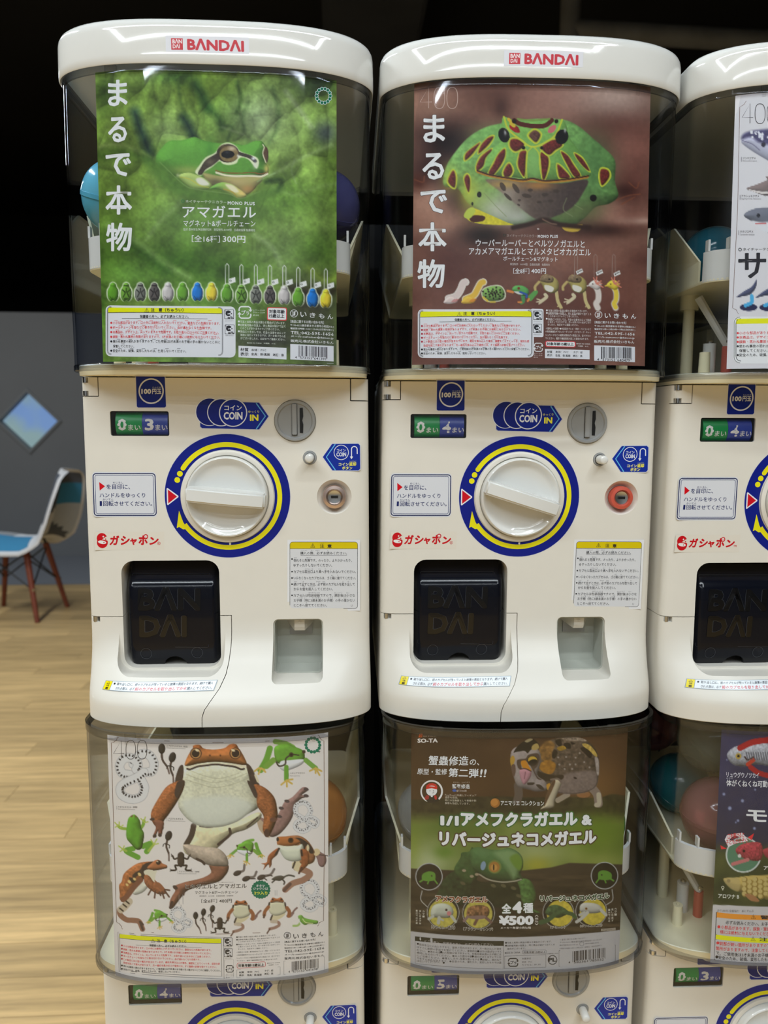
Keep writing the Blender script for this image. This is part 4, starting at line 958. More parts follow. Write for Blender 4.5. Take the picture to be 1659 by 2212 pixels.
def egg_string(A, pts, w=20):
    A.line(pts, w, (150, 150, 150)); A.line(pts, w - 4, (206, 204, 202)); p = A.smooth(np.asarray(pts, float), 7, False)
    d = np.gradient(p, axis=0); d /= np.maximum(np.linalg.norm(d, axis=1, keepdims=True), 1e-6)
    for i in range(0, len(p), 2):
        n = np.array([-d[i][1], d[i][0]]) * w * .3 * (1 if i % 4 else .3); A.line([p[i] + n * .5, p[i] + n], w * .16, (26, 24, 28), smooth=False)
def toad(A):                                 # big frontal toad, units of its own
    BR = (146, 88, 52); DK = (62, 50, 46); PALE = (206, 200, 170)
    A.shape([(1060, 780), (1160, 960), (1250, 965), (1340, 880), (1400, 780), (1420, 680), (1480, 610), (1548, 590), (1540, 570), (1490, 572), (1545, 530), (1545, 505), (1490, 500), (1400, 590), (1320, 640), (1270, 740), (1200, 830)], (134, 104, 98), dome=.4, wide=50, tex=.1); A.shape([(1058, 800), (1075, 900), (1140, 970), (1180, 975), (1130, 850)], (178, 156, 130))
    for x, y in ((1530, 518), (1530, 580), (1345, 632), (1290, 700), (1272, 780)): A.dot(x, y, 26, (74, 62, 64), ry=15, rot=.2)
    A.shape([(450, 860), (760, 860), (1060, 740), (1090, 800), (960, 900), (820, 950), (700, 1060), (560, 1160), (380, 1150), (340, 1060), (400, 960)], (206, 196, 158), dome=.35, wide=120, tex=.08, tscale=7)
    A.line([(440, 870), (420, 960), (370, 1050)], 55, DK); A.line([(790, 900), (790, 960), (680, 1050)], 26, DK); A.line([(960, 880), (1060, 790)], 14, DK); A.line([(500, 875), (600, 885), (720, 862)], 12, DK); A.line([(400, 1140), (440, 1140)], 20, DK)
    A.shape([(590, 1245), (680, 1230), (772, 1245), (778, 1300), (750, 1350), (686, 1410), (550, 1446), (391, 1492), (323, 1560), (243, 1662), (206, 1666), (216, 1580), (262, 1500), (250, 1476), (262, 1448), (368, 1412), (520, 1376), (610, 1322)], (124, 82, 64), dome=.45, wide=60, tex=.1)
    A.dot(262, 1466, 26, (70, 52, 46), ry=18, rot=.6); A.line([(232, 1610), (215, 1662)], 26, (66, 48, 44)); A.line([(345, 1500), (340, 1535)], 26, (74, 54, 48))
    A.shape([(345, 1050), (380, 1140), (450, 1195), (590, 1252), (700, 1262), (775, 1256), (760, 1165), (680, 1090), (560, 1075)], (176, 160, 142), dome=.4, wide=90, tex=.1); A.line([(470, 1190), (520, 1215), (545, 1240)], 24, (62, 50, 46))
    A.shape([(350, 290), (270, 420), (300, 520), (290, 640), (310, 720), (400, 820), (520, 875), (700, 880), (860, 830), (960, 760), (1080, 680), (1060, 560), (1040, 400), (980, 300), (650, 240)], (200, 198, 172), dome=.35, wide=150, tex=.10, tscale=4, seed=9)
    A.shape([(320, 640), (500, 590), (800, 580), (1000, 650), (980, 740), (860, 830), (700, 875), (520, 870), (400, 810)], (202, 204, 190), soft=60, alpha=.8)
    for q in ([(370, 370), (500, 420), (640, 450), (800, 420), (960, 360)], [(360, 420), (520, 470), (660, 500), (840, 460), (990, 400)], [(420, 340), (560, 390), (700, 410), (880, 360)]): A.line(q, 7, (150, 146, 112), soft=6, alpha=.45)
    A.shape([(300, 300), (340, 290), (335, 420), (280, 470), (260, 430)], DK, tex=.2); A.shape([(950, 270), (1000, 300), (1060, 440), (1080, 470), (1000, 470), (975, 380)], DK, tex=.2); A.line([(1040, 380), (1065, 440)], 22, (208, 196, 164))
    A.shape([(250, 450), (350, 430), (340, 520), (280, 640), (200, 760), (150, 830), (150, 900), (100, 900), (40, 830), (30, 740), (90, 620), (170, 500)], BR, dome=.55, wide=70, tex=.22, tscale=3)
    A.shape([(290, 440), (350, 430), (330, 500), (285, 600), (255, 560), (270, 480)], DK); A.shape([(60, 820), (150, 830), (140, 920), (130, 960), (100, 970), (95, 920), (70, 980), (45, 975), (75, 890)], (120, 76, 60), dome=.4, wide=30); A.dot(40, 808, 24, DK, ry=13); A.dot(65, 968, 18, DK); A.dot(115, 960, 18, DK)
    A.shape([(1030, 470), (1130, 500), (1220, 590), (1250, 700), (1250, 800), (1180, 960), (1140, 970), (1110, 900), (1120, 780), (1060, 680), (1050, 580)], BR, dome=.55, wide=80, tex=.22, tscale=3); A.shape([(960, 430), (1020, 470), (1060, 570), (1040, 600), (1000, 530)], DK); A.dot(1150, 940, 26, (74, 50, 44), ry=40); A.dot(1215, 810, 36, (96, 64, 54), ry=22)
    A.shape([(360, 290), (380, 200), (430, 120), (440, 90), (500, 85), (540, 120), (640, 130), (740, 115), (790, 80), (850, 78), (880, 120), (930, 200), (950, 280), (800, 262), (650, 250), (500, 265)], (158, 92, 50), dome=.5, wide=90, col2=(186, 120, 66), g=((650, 90), (650, 280)), tex=.08)
    A.shape([(370, 300), (500, 272), (650, 262), (800, 272), (945, 285), (930, 310), (800, 290), (650, 275), (500, 290), (390, 320)], (222, 206, 178))
    A.line([(378, 318), (410, 322), (480, 295), (560, 285), (650, 274), (740, 284), (840, 298), (900, 322), (930, 318)], 18, (56, 48, 48))
    for x in (462, 846):
        A.dot(x, 168, 58, (84, 54, 40), ry=56); A.dot(x, 168, 46, (196, 144, 84)); A.dot(x + (2 if x > 600 else -2), 168, 38, (36, 26, 28)); A.dot(x + (12 if x < 600 else -22), 138, 20, (226, 200, 160), ry=11, rot=.4)
    A.dot(598, 188, 9, (92, 50, 34)); A.dot(700, 188, 9, (92, 50, 34))
def little_toad(A):                          # same pose at a small size, fewer strokes
    A.line([(1130, 900), (1240, 890), (1340, 770)], 130, (128, 100, 96)); A.line([(1330, 780), (1420, 640), (1530, 540)], 80, (118, 92, 88)); A.shape([(450, 860), (1000, 780), (900, 940), (700, 1060), (500, 1160), (360, 1100)], (200, 188, 152))
    A.line([(420, 1140), (700, 1170), (740, 1300), (560, 1410), (330, 1470)], 130, (148, 116, 100)); A.line([(420, 1130), (600, 1150)], 150, (184, 168, 146)); A.line([(340, 1465), (215, 1660)], 60, (94, 68, 58)); A.line([(440, 880), (370, 1060)], 70, (62, 50, 46))
    A.shape([(350, 290), (270, 450), (290, 640), (400, 820), (600, 885), (860, 830), (1080, 680), (1040, 400), (950, 290), (650, 240)], (198, 194, 166), dome=.3, wide=140)
    A.line([(320, 320), (280, 480)], 80, (62, 50, 46)); A.line([(1000, 320), (1040, 520)], 70, (62, 50, 46))
    A.line([(270, 500), (120, 700), (90, 860)], 150, (142, 88, 56)); A.line([(90, 860), (70, 960)], 90, (84, 58, 48)); A.line([(1090, 540), (1190, 700), (1170, 900)], 160, (142, 88, 56))
    A.shape([(360, 290), (430, 110), (500, 85), (640, 130), (800, 80), (880, 120), (950, 280), (650, 255)], (156, 92, 54), dome=.4, wide=80); A.line([(380, 315), (650, 276), (930, 315)], 26, (70, 56, 50))
    A.dot(460, 165, 46, (52, 36, 32)); A.dot(846, 165, 46, (52, 36, 32))

# ---- the five pictures
def art_tree_frog(A):
    X, Y = A.X, A.Y
    n1 = vnoise(X, Y, 95, 5, 4); n2 = vnoise(X, Y, 26, 8, 3); n3 = vnoise(X, Y, 5, 2, 2)
    t = (n1 * .65 + n2 * .35)[..., None]
    A.C = np.array((66, 92, 30.)) * (1 - t) * 1.15 + np.array((122, 150, 78.)) * t * 1.12
    A.at(205, 140, 1 / 3.13)
    G = A.glow
    for x, y, rx, ry, c, a in ((150, 900, 240, 260, (92, 120, 48), .7), (100, 1250, 160, 260, (72, 104, 38), .7), (800, 130, 260, 160, (98, 126, 44), .8), (560, 80, 160, 60, (52, 84, 34), .7), (950, 330, 240, 200, (98, 132, 70), .6), (1130, 360, 170, 190, (146, 168, 126), .65),
            (1330, 420, 160, 200, (124, 152, 88), .6), (1500, 130, 160, 90, (44, 62, 34), .8), (1560, 460, 90, 90, (64, 76, 72), .75), (480, 430, 170, 140, (122, 150, 92), .55), (190, 420, 120, 130, (110, 136, 58), .6), (60, 170, 70, 120, (70, 98, 40), .8),
            (620, 1050, 300, 200, (92, 128, 62), .7), (1000, 980, 260, 120, (88, 124, 58), .6), (1300, 900, 300, 170, (86, 124, 48), .7), (1250, 1270, 260, 200, (112, 142, 84), .6), (560, 1350, 360, 170, (52, 86, 26), .85), (900, 1380, 260, 130, (64, 98, 36), .7),
            (250, 1420, 200, 120, (96, 138, 60), .7), (1500, 1250, 160, 140, (72, 110, 36), .6), (800, 1560, 300, 120, (78, 122, 46), .6), (1480, 1600, 190, 170, (60, 62, 46), .85), (1150, 1850, 360, 130, (60, 66, 52), .9), (1560, 1900, 130, 200, (78, 88, 66), .85), (1000, 1700, 90, 120, (92, 130, 66), .7), (40, 1700, 60, 300, (84, 124, 48), .8), (600, 1990, 500, 30, (84, 116, 52), .7)): G(x, y, rx, ry, c, a)
    for p, w, c, a in (([(680, 140), (720, 200), (760, 290)], 60, (34, 62, 30), .75), ([(760, 290), (830, 350), (860, 420)], 44, (48, 78, 34), .7), ([(600, 360), (640, 430), (670, 500)], 55, (28, 52, 40), .75), ([(270, 320), (300, 420), (340, 520), (380, 630)], 60, (30, 52, 44), .75),
            ([(560, 100), (580, 250), (620, 360)], 20, (70, 100, 44), .5), ([(960, 120), (990, 220), (960, 330)], 22, (62, 92, 40), .6), ([(860, 420), (930, 420), (900, 500)], 18, (70, 98, 50), .6), ([(1040, 250), (1000, 340), (1010, 440)], 22, (84, 112, 62), .6), ([(1200, 160), (1240, 300), (1230, 430), (1180, 520)], 26, (78, 108, 58), .5), ([(1290, 180), (1400, 330), (1460, 420)], 30, (150, 168, 130), .4),
            ([(0, 560), (150, 540), (330, 600), (480, 690)], 26, (132, 158, 84), .6), ([(0, 620), (200, 600), (420, 660), (560, 780)], 60, (66, 98, 36), .5), ([(620, 850), (560, 950), (440, 1060), (350, 1180)], 26, (116, 146, 84), .5), ([(860, 420), (1000, 470)], 14, (140, 160, 110), .4),
            ([(100, 1090), (280, 1200), (450, 1330), (640, 1440)], 40, (128, 160, 92), .55), ([(120, 1140), (300, 1260), (480, 1390)], 60, (54, 88, 30), .6), ([(1200, 830), (1350, 880), (1500, 830), (1640, 800)], 24, (116, 148, 78), .5), ([(1180, 750), (1280, 700), (1420, 620), (1600, 540)], 24, (134, 162, 98), .55), ([(1160, 790), (1260, 780), (1240, 850)], 26, (34, 60, 24), .6), ([(1350, 640), (1330, 720), (1360, 800)], 10, (128, 156, 98), .5), ([(1080, 1150), (1200, 1240), (1280, 1400)], 30, (136, 160, 112), .4), ([(1450, 1380), (1550, 1450), (1640, 1440)], 50, (120, 148, 56), .6), ([(1300, 1500), (1500, 1560), (1640, 1520)], 50, (46, 42, 30), .6)):
        A.line(p, w, c, soft=w * .9 + 4, alpha=a)
    rid = 1 - np.abs(vnoise(X, Y, 70, 61, 3) * 2 - 1); A.C *= (1 + .30 * (np.clip(rid, .55, 1) - .75) + .34 * (vnoise(X, Y, 44, 17, 3) - .5) + .16 * (n3 - .5) + .14 * (vnoise(X, Y, 11, 31, 2) - .5))[..., None]
    wx, wy = X + 26 * (vnoise(X, Y, 60, 71, 2) - .5), Y + 40 * (vnoise(X, Y, 60, 81, 2) - .5)
    for sc, am in ((92, .20), (34, .07)):
        f1, f2 = cells(wx * 1.25, wy * .8, sc, 5); gy_, gx_ = np.gradient(f1); lit = np.clip((gx_ * .5 + gy_ * .9) * sc / 1.6, -1, 1); up = np.clip((520 - Y) / 160, .25, 1)
        A.C *= (1 + am * up * (-.55 * lit + .55 * (.55 - f1) - .5 * np.clip(1 - (f2 - f1) / .16, 0, 1)))[..., None]
    m_ = np.array((92, 120, 58.)); A.C = np.clip(m_ + 1.35 * (A.C - m_), 8, 240) * np.array((1.0, .97, .98))
    A.at(340, 270, 1 / 6.144)
    A.shape([(-20, 420), (60, 300), (160, 212), (300, 205), (400, 182), (500, 158), (620, 205), (760, 232), (850, 240), (940, 226), (1060, 250), (1140, 268), (1200, 250), (1280, 215), (1370, 210), (1412, 245), (1440, 300), (1440, 480), (1478, 570), (1468, 640), (1390, 690), (1330, 745), (1300, 840), (1180, 925), (1090, 870), (960, 820), (740, 800), (560, 780), (300, 700), (160, 650), (0, 550)], (92, 148, 58), dome=.45, wide=210, tex=.05, tscale=3)
    A.glow(250, 330, 240, 130, (100, 158, 64), .5); A.glow(400, 600, 240, 60, (166, 172, 90), .6); A.glow(700, 330, 70, 160, (60, 116, 44), .5); A.glow(1250, 300, 140, 70, (98, 160, 66), .6)
    A.shape([(600, 640), (800, 670), (1050, 685), (1395, 690), (1310, 820), (1190, 925), (1080, 850), (960, 790), (760, 800), (690, 790)], (156, 148, 92), soft=24, dome=.3, wide=90); A.glow(1050, 760, 200, 50, (190, 168, 118), .6); A.glow(760, 750, 110, 50, (88, 82, 62), .7); A.glow(1200, 850, 90, 50, (186, 130, 78), .6)
    A.shape([(280, 670), (410, 632), (540, 668), (640, 715), (715, 790), (690, 850), (480, 855), (340, 760)], (164, 184, 104), dome=.4, wide=60); A.shape([(510, 720), (580, 700), (680, 770), (660, 800), (560, 790)], (216, 214, 196), soft=24); A.line([(300, 690), (430, 720), (560, 800), (680, 830)], 10, (190, 184, 76), soft=8); A.glow(270, 670, 26, 24, (214, 210, 170), .8)
    A.shape([(690, 850), (760, 792), (860, 760), (980, 780), (1080, 840), (1185, 935), (1090, 980), (960, 920), (820, 860)], (110, 160, 74), dome=.4, wide=60, col2=(220, 196, 118), g=((760, 800), (1120, 950))); A.shape([(900, 790), (1000, 800), (1080, 880), (1010, 890)], (222, 216, 180), soft=24); A.line([(880, 850), (1000, 890), (1060, 960)], 12, (186, 148, 64), soft=8)
    A.shape([(500, 625), (560, 530), (640, 430), (760, 370), (810, 300), (860, 250), (950, 232), (1040, 275), (1100, 345), (1210, 390), (1320, 430), (1350, 500), (1320, 580), (1270, 530), (1210, 460), (1130, 430), (1080, 450), (1050, 505), (960, 530), (870, 515), (820, 480), (720, 560), (620, 620), (575, 672)], (214, 220, 178), soft=14)
    A.shape([(535, 645), (575, 560), (640, 465), (740, 402), (800, 375), (835, 440), (740, 530), (640, 592), (585, 660)], (64, 54, 44), tex=.2, tscale=2); A.glow(700, 490, 50, 40, (118, 106, 86), .6)
    A.line([(1060, 370), (1130, 392), (1230, 425), (1300, 480)], 46, (64, 58, 50)); A.dot(935, 375, 150, (58, 46, 36), ry=124); A.dot(950, 385, 126, (126, 106, 68), ry=104, tex=.15, tscale=2); A.glow(985, 310, 60, 34, (206, 186, 160), .9); A.glow(880, 290, 60, 30, (110, 92, 60), .6); A.dot(935, 388, 88, (14, 12, 14), ry=52); A.glow(1072, 410, 16, 20, (226, 222, 214), .9); A.glow(925, 360, 30, 14, (70, 74, 86), .6)
    A.glow(1275, 445, 26, 22, (236, 236, 240), .95); A.dot(1290, 478, 16, (40, 40, 50)); A.glow(1300, 530, 30, 50, (214, 212, 206), .7)
    A.shape([(1400, 380), (1425, 300), (1455, 300), (1475, 370), (1470, 450), (1450, 505), (1410, 440)], (88, 64, 48), dome=.4, wide=20); A.line([(1400, 260), (1418, 300), (1400, 380), (1440, 500)], 14, (210, 206, 170)); A.glow(1448, 580, 34, 60, (206, 188, 104), .85)
    A.line([(780, 630), (900, 665), (1050, 678), (1250, 675), (1380, 682), (1460, 650)], 26, (222, 214, 184), soft=8); A.line([(770, 600), (880, 630), (1050, 640), (1250, 632), (1380, 648), (1465, 628)], 13, (132, 84, 42), soft=5)
    A.line([(1330, 750), (1420, 700), (1560, 640)], 20, (150, 180, 120), soft=14, alpha=.6)
    # front leaf edge
    A.at(205, 140, 1 / 3.13)
    A.shape([(330, 640), (440, 660), (520, 720), (600, 800), (680, 840), (800, 850), (900, 872), (985, 905), (1080, 880), (1180, 840), (1260, 850), (1100, 920), (900, 940), (600, 900), (440, 800)], (84, 122, 48), soft=60, tex=.12, tscale=9, alpha=.9); A.line([(440, 660), (600, 810), (690, 842), (900, 872), (985, 904), (1100, 862)], 7, (122, 154, 84), soft=6, alpha=.6)
    # keyring figures
    FC = [(92, 146, 44), (104, 150, 56), (116, 118, 110), (88, 82, 80), (188, 182, 180), (98, 152, 48), (30, 112, 192), (224, 200, 62)]
    for i in range(16):
        x = [78, 170, 268, 365, 460, 562, 665, 763, 872, 972, 1072, 1170, 1270, 1366, 1466, 1558][i]; y0 = 162 if i < 8 else [172, 178, 180, 182, 184, 196, 202, 208][i - 8]
        A.at(220 + x / 3.221, 560 + y0 / 3.221, 1 / 3.221); c = FC[i % 8]; b = [(0, 0), (18, 10), (24, 30), (36, 52), (38, 84), (32, 112), (16, 130), (0, 122), (-16, 130), (-32, 112), (-38, 84), (-36, 52), (-24, 30), (-18, 10)]
        if i >= 8:
            A.line([(-11, 0), (-11, -128), (0, -142), (11, -128), (11, 0)], 5, (212, 214, 206), smooth=False); A.shape([(12, -34), (56, -48), (60, -14), (14, 2)], (224, 224, 220), smooth=False); A.dot(24, -22, 7, (60, 70, 60)); A.dot(24, -22, 4, (224, 224, 220))
        q = [(px * 1.18, py * 1.04 - 5) for px, py in b]; A.shape(q, (226, 234, 208), soft=3.0); A.shape(b, c, dome=.5, wide=30)
        if i % 8 in (1, 2, 3):
            for q in ([(-14, 20), (14, 22)], [(-26, 50), (-8, 70), (-20, 100)], [(26, 50), (8, 70), (20, 100)], [(0, 40), (0, 66)], [(-14, 112), (14, 112)]): A.line(q, 8, tuple(v * .42 for v in c))
        else: A.line([(-22, 96), (-8, 118)], 5, tuple(v * .6 for v in c)); A.line([(22, 96), (8, 118)], 5, tuple(v * .6 for v in c)); A.line([(-10, 24), (10, 24)], 4, tuple(v * .7 for v in c))

def art_horned(A):
    X, Y = A.X, A.Y; n1 = vnoise(X, Y, 120, 15, 3, 1, 1.5)[..., None]; A.C = np.array((84, 52, 46.)) * (1 - n1) + np.array((150, 110, 94.)) * n1
    A.at(885, 170, 1 / 3.13); G = A.glow
    for x, y, rx, ry, c, a in ((180, 190, 240, 140, (158, 118, 100), .85), (560, 120, 180, 150, (96, 62, 52), .8), (620, 190, 60, 90, (60, 36, 32), .6), (980, 130, 260, 120, (140, 100, 88), .8), (1400, 120, 300, 160, (168, 140, 128), .85), (1350, 330, 240, 90, (96, 58, 50), .7), (1500, 470, 200, 120, (140, 92, 80), .7), (1480, 700, 120, 140, (104, 62, 54), .7),
            (250, 430, 190, 160, (38, 22, 22), .9), (150, 640, 150, 130, (52, 30, 30), .9), (300, 820, 160, 160, (40, 22, 20), .9), (120, 840, 170, 150, (166, 124, 106), .95), (230, 980, 200, 110, (158, 116, 98), .9), (100, 1250, 120, 200, (120, 82, 70), .7), (500, 1060, 160, 80, (40, 26, 22), .9), (1300, 1020, 260, 60, (54, 32, 28), .85), (1450, 930, 200, 60, (150, 106, 92), .85), (1540, 960, 110, 24, (196, 164, 148), .7),
            (300, 1300, 170, 160, (90, 54, 48), .7), (620, 1250, 240, 130, (92, 58, 50), .6), (1150, 1200, 330, 110, (134, 92, 78), .8), (1400, 1450, 200, 160, (122, 80, 68), .7), (800, 1500, 500, 90, (98, 60, 52), .7), (600, 1800, 900, 240, (110, 70, 62), .6), (1500, 880, 80, 180, (110, 72, 62), .6), (1450, 760, 100, 60, (66, 38, 34), .8), (60, 700, 60, 60, (84, 44, 34), .7)): G(x, y, rx, ry, c, a)
    for q in ([(1400, 820), (1480, 790), (1560, 780)], [(1480, 700), (1530, 740), (1550, 700)], [(1430, 850), (1520, 800)], [(30, 680), (90, 700), (100, 660)], [(220, 750), (330, 730)]): A.line(q, 7, (120, 72, 54), soft=3)
    m_ = np.array((112, 76, 66.)); A.C = np.clip(m_ + 1.3 * (A.C - m_), 14, 240); A.C *= (1 + .10 * (vnoise(X, Y, 7, 19, 2) - .5))[..., None]
    A.at(940, 230, 1 / 4.046); YG = (190, 198, 62); GR = (112, 156, 86); MR = (100, 38, 34)
    A.shape([(70, 640), (100, 520), (160, 420), (280, 280), (420, 190), (560, 150), (800, 110), (1100, 110), (1250, 170), (1380, 280), (1460, 350), (1570, 470), (1570, 650), (1600, 780), (1520, 850), (1400, 880), (1300, 980), (1180, 1040), (900, 1010), (680, 1040), (480, 970), (380, 900), (280, 840), (200, 720), (90, 700)], GR, soft=10, dome=.35, wide=230, tex=.2, tscale=7)
    for x, y, rx, ry, c, a in ((1400, 500, 160, 260, (64, 100, 56), .6), (130, 620, 70, 110, (192, 204, 76), .6), (300, 760, 90, 140, (200, 200, 60), .7), (420, 820, 120, 140, (170, 190, 100), .6), (560, 900, 160, 110, (196, 194, 178), .85), (720, 960, 160, 70, (190, 188, 178), .8), (1350, 900, 130, 110, (96, 106, 66), .6), (1150, 930, 200, 90, (98, 104, 66), .7), (500, 250, 200, 90, (116, 172, 90), .4)): G(x, y, rx, ry, c, a)
    # legs
    A.shape([(270, 940), (330, 890), (440, 930), (620, 1010), (680, 1035), (440, 1030), (300, 1000)], (206, 194, 52), tex=.1); A.shape([(300, 980), (340, 950), (430, 960), (420, 1000), (330, 1010)], (70, 34, 26)); A.shape([(250, 960), (280, 900), (330, 880), (350, 920), (300, 980)], (182, 196, 76))
    A.shape([(1110, 1050), (1200, 1040), (1290, 1030), (1250, 1090), (1150, 1090)], (190, 160, 62))
    # face mask
    A.shape([(368, 560), (370, 520), (470, 380), (560, 320), (580, 150), (600, 90), (700, 120), (860, 130), (1030, 120), (1110, 115), (1150, 170), (1180, 280), (1300, 440), (1360, 560), (1330, 620), (1100, 640), (900, 650), (700, 620), (480, 600), (390, 590)], (120, 170, 84), soft=4, dome=.25, wide=160, tex=.1, tscale=5)
    G(860, 480, 60, 160, (136, 184, 108), .6); G(1180, 420, 120, 160, (84, 128, 62), .5)
    def patch(p, b=16, c=MR):
        q = np.asarray(p, float); m = q.mean(0); d = q - m; l = np.linalg.norm(d, axis=1, keepdims=True); A.shape(m + d * (1 + b / np.maximum(l, 20)), YG, soft=5); A.shape(p, c, soft=3, dome=.4, wide=22, tex=.3, tscale=3)
    for p in ([(480, 375), (490, 390), (440, 450), (420, 520), (370, 560), (360, 520), (400, 440)], [(605, 370), (610, 430), (580, 500), (540, 560), (500, 605), (466, 580), (510, 500), (550, 420)], [(650, 500), (676, 560), (650, 610), (610, 615), (596, 575), (620, 520)], [(745, 395), (795, 390), (790, 480), (780, 610), (740, 560), (722, 500), (730, 440)],
            [(925, 400), (985, 440), (990, 520), (960, 630), (935, 620), (920, 500)], [(1070, 505), (1120, 545), (1180, 620), (1095, 625), (1075, 570)], [(1100, 395), (1160, 430), (1210, 510), (1270, 600), (1215, 610), (1150, 500)], [(1220, 410), (1290, 460), (1350, 560), (1310, 540), (1250, 470)],
            [(660, 290), (720, 285), (775, 320), (760, 360), (700, 390), (655, 350)], [(930, 350), (1000, 300), (1080, 290), (1110, 340), (1050, 380), (1000, 420), (950, 390)], [(380, 410), (400, 340), (460, 275), (510, 265), (460, 340)], [(265, 470), (270, 410), (340, 350), (390, 320), (330, 410)], [(115, 660), (130, 600), (160, 560), (180, 620), (170, 710)], [(255, 640), (280, 595), (305, 640), (300, 730), (285, 740)], [(1440, 620), (1450, 550), (1510, 560), (1520, 620), (1460, 690)]): patch(p)
    A.shape([(660, 150), (720, 175), (740, 225), (700, 225), (650, 185)], (150, 36, 40), tex=.2); A.shape([(1000, 180), (1040, 160), (1060, 180), (1030, 225), (985, 225)], (198, 108, 110)); A.line([(640, 110), (690, 170), (660, 150)], 26, (206, 176, 56)); A.line([(690, 120), (740, 150), (860, 170), (960, 165), (1020, 120)], 40, (84, 36, 30)); A.line([(720, 108), (860, 120), (1000, 108)], 14, (120, 150, 70)); A.dot(1060, 128, 18, (34, 22, 20)); A.dot(690, 128, 20, (34, 22, 20))
    patch([(870, 205), (920, 245), (885, 310), (840, 280), (820, 245)], 18, (92, 60, 52))
    A.line([(600, 90), (640, 200), (760, 300), (840, 350), (930, 330), (1050, 250), (1110, 115)], 16, YG, soft=6); A.line([(850, 350), (800, 420), (800, 620)], 12, YG, soft=5, alpha=.8); A.line([(860, 350), (910, 420), (930, 620)], 12, YG, soft=5, alpha=.8)
    A.dot(600, 250, 48, (18, 14, 16), ry=66, rot=-.3); A.glow(612, 225, 12, 26, (206, 206, 206), .8); A.line([(560, 210), (600, 190), (650, 270)], 8, (50, 36, 30)); A.dot(1108, 265, 56, (18, 14, 16), ry=66, rot=.3); A.glow(1135, 210, 10, 20, (190, 190, 190), .8)
    A.dot(772, 360, 16, (20, 16, 16)); A.dot(930, 360, 14, (20, 16, 16))
    # mouth and throat
    A.shape([(440, 640), (600, 640), (820, 660), (1100, 670), (1330, 640), (1290, 760), (1200, 880), (1050, 960), (900, 990), (760, 900), (640, 800), (540, 720)], (116, 98, 84), soft=14, col2=(70, 58, 54), g=((600, 700), (1150, 800)), tex=.1); G(640, 760, 90, 90, (164, 150, 136), .7); G(720, 880, 80, 60, (150, 138, 128), .6); G(600, 680, 130, 34, (196, 160, 80), .7); G(900, 690, 130, 36, (176, 122, 62), .8)
    for x, y, rx, ry, r in ((590, 700, 22, 42, -.5), (705, 715, 20, 50, -.6), (635, 790, 14, 46, -.8), (735, 818, 14, 10, 0), (800, 780, 44, 18, .2), (830, 730, 22, 14, 0), (910, 835, 22, 12, 0), (960, 770, 30, 16, 0), (1010, 825, 24, 14, 0), (1060, 740, 30, 16, 0), (730, 860, 14, 8, .5)): A.dot(x, y, rx, (66, 54, 46), ry=ry, rot=r, soft=4, alpha=.85)
    A.line([(372, 570), (480, 605), (640, 632), (760, 648), (850, 636), (960, 655), (1150, 645), (1330, 615)], 26, (176, 124, 44), soft=8); A.line([(366, 560), (480, 598), (640, 625), (770, 642), (850, 628), (960, 648), (1150, 636), (1340, 608)], 13, (62, 32, 24), soft=4)
    A.dot(385, 770, 20, (28, 26, 22), ry=26); A.dot(1382, 800, 30, (24, 18, 16), ry=30); A.dot(325, 850, 9, (28, 26, 22), ry=16)
    for q in ([(430, 760), (520, 860), (620, 960)], [(1200, 960), (1120, 900), (1150, 800)], [(1290, 900), (1220, 860)]): A.line(q, 8, (130, 140, 96), soft=6, alpha=.6)
    A.line([(680, 1060), (820, 1030), (960, 990), (1080, 1030), (1350, 1060)], 40, (52, 34, 28), soft=20); A.line([(940, 985), (1010, 1020), (1060, 1030)], 8, (140, 110, 90), soft=3); A.dot(900, 1070, 9, (230, 224, 214), ry=6)
    # figures
    A.at(950, 490, 1 / 3.687)
    def axo(c, pink, pts, hx, hy):
        A.line(pts, 60, (222, 216, 206), soft=4); A.line(pts, 46, c, soft=3); A.shape([(hx - 45, hy + 20), (hx, hy - 25), (hx + 60, hy - 10), (hx + 60, hy + 20), (hx, hy + 32)], c, dome=.3, wide=20)
        for d in (0, 14, 28): A.line([(hx + 20 + d, hy + 16), (hx + 46 + d, hy - 6)], 6, pink)
    axo((214, 196, 190), (190, 108, 104), [(70, 570), (130, 550), (165, 500), (185, 450), (205, 440)], 75, 580); axo((220, 178, 70), (206, 120, 50), [(205, 575), (270, 545), (300, 495), (325, 450), (345, 440)], 215, 580)
    A.shape([(330, 540), (345, 490), (420, 465), (490, 470), (525, 530), (510, 580), (430, 600), (360, 590)], (206, 206, 180), soft=4); A.shape([(338, 540), (352, 496), (420, 472), (485, 478), (516, 530), (500, 575), (430, 592), (366, 582)], (120, 160, 84), dome=.4, wide=50)
    for i in range(26): a = i * 2.4; r = 10 + i * 2.9; A.dot(430 + r * math.cos(a) * 1.1, 530 + r * math.sin(a) * .62, 9, (40, 34, 26), ry=7, rot=a)
    A.line([(345, 560), (380, 590)], 16, (210, 184, 70)); A.line([(400, 598), (440, 598)], 12, (210, 184, 70))
    A.line([(580, 520), (540, 510)], 20, (214, 132, 70)); A.line([(660, 540), (665, 590), (650, 605)], 28, (78, 140, 80)); A.line([(720, 560), (765, 520), (720, 575)], 34, (92, 154, 78)); A.line([(650, 600), (625, 600)], 14, (214, 132, 70)); A.line([(710, 575), (700, 592)], 16, (214, 132, 70)); A.shape([(575, 500), (600, 470), (660, 470), (705, 500), (705, 540), (660, 550), (610, 530)], (92, 158, 84), dome=.4, wide=30); A.shape([(590, 515), (640, 520), (660, 540), (620, 535)], (206, 206, 200)); A.line([(640, 520), (690, 540), (690, 560)], 16, (50, 84, 160)); A.dot(628, 490, 11, (120, 50, 40))
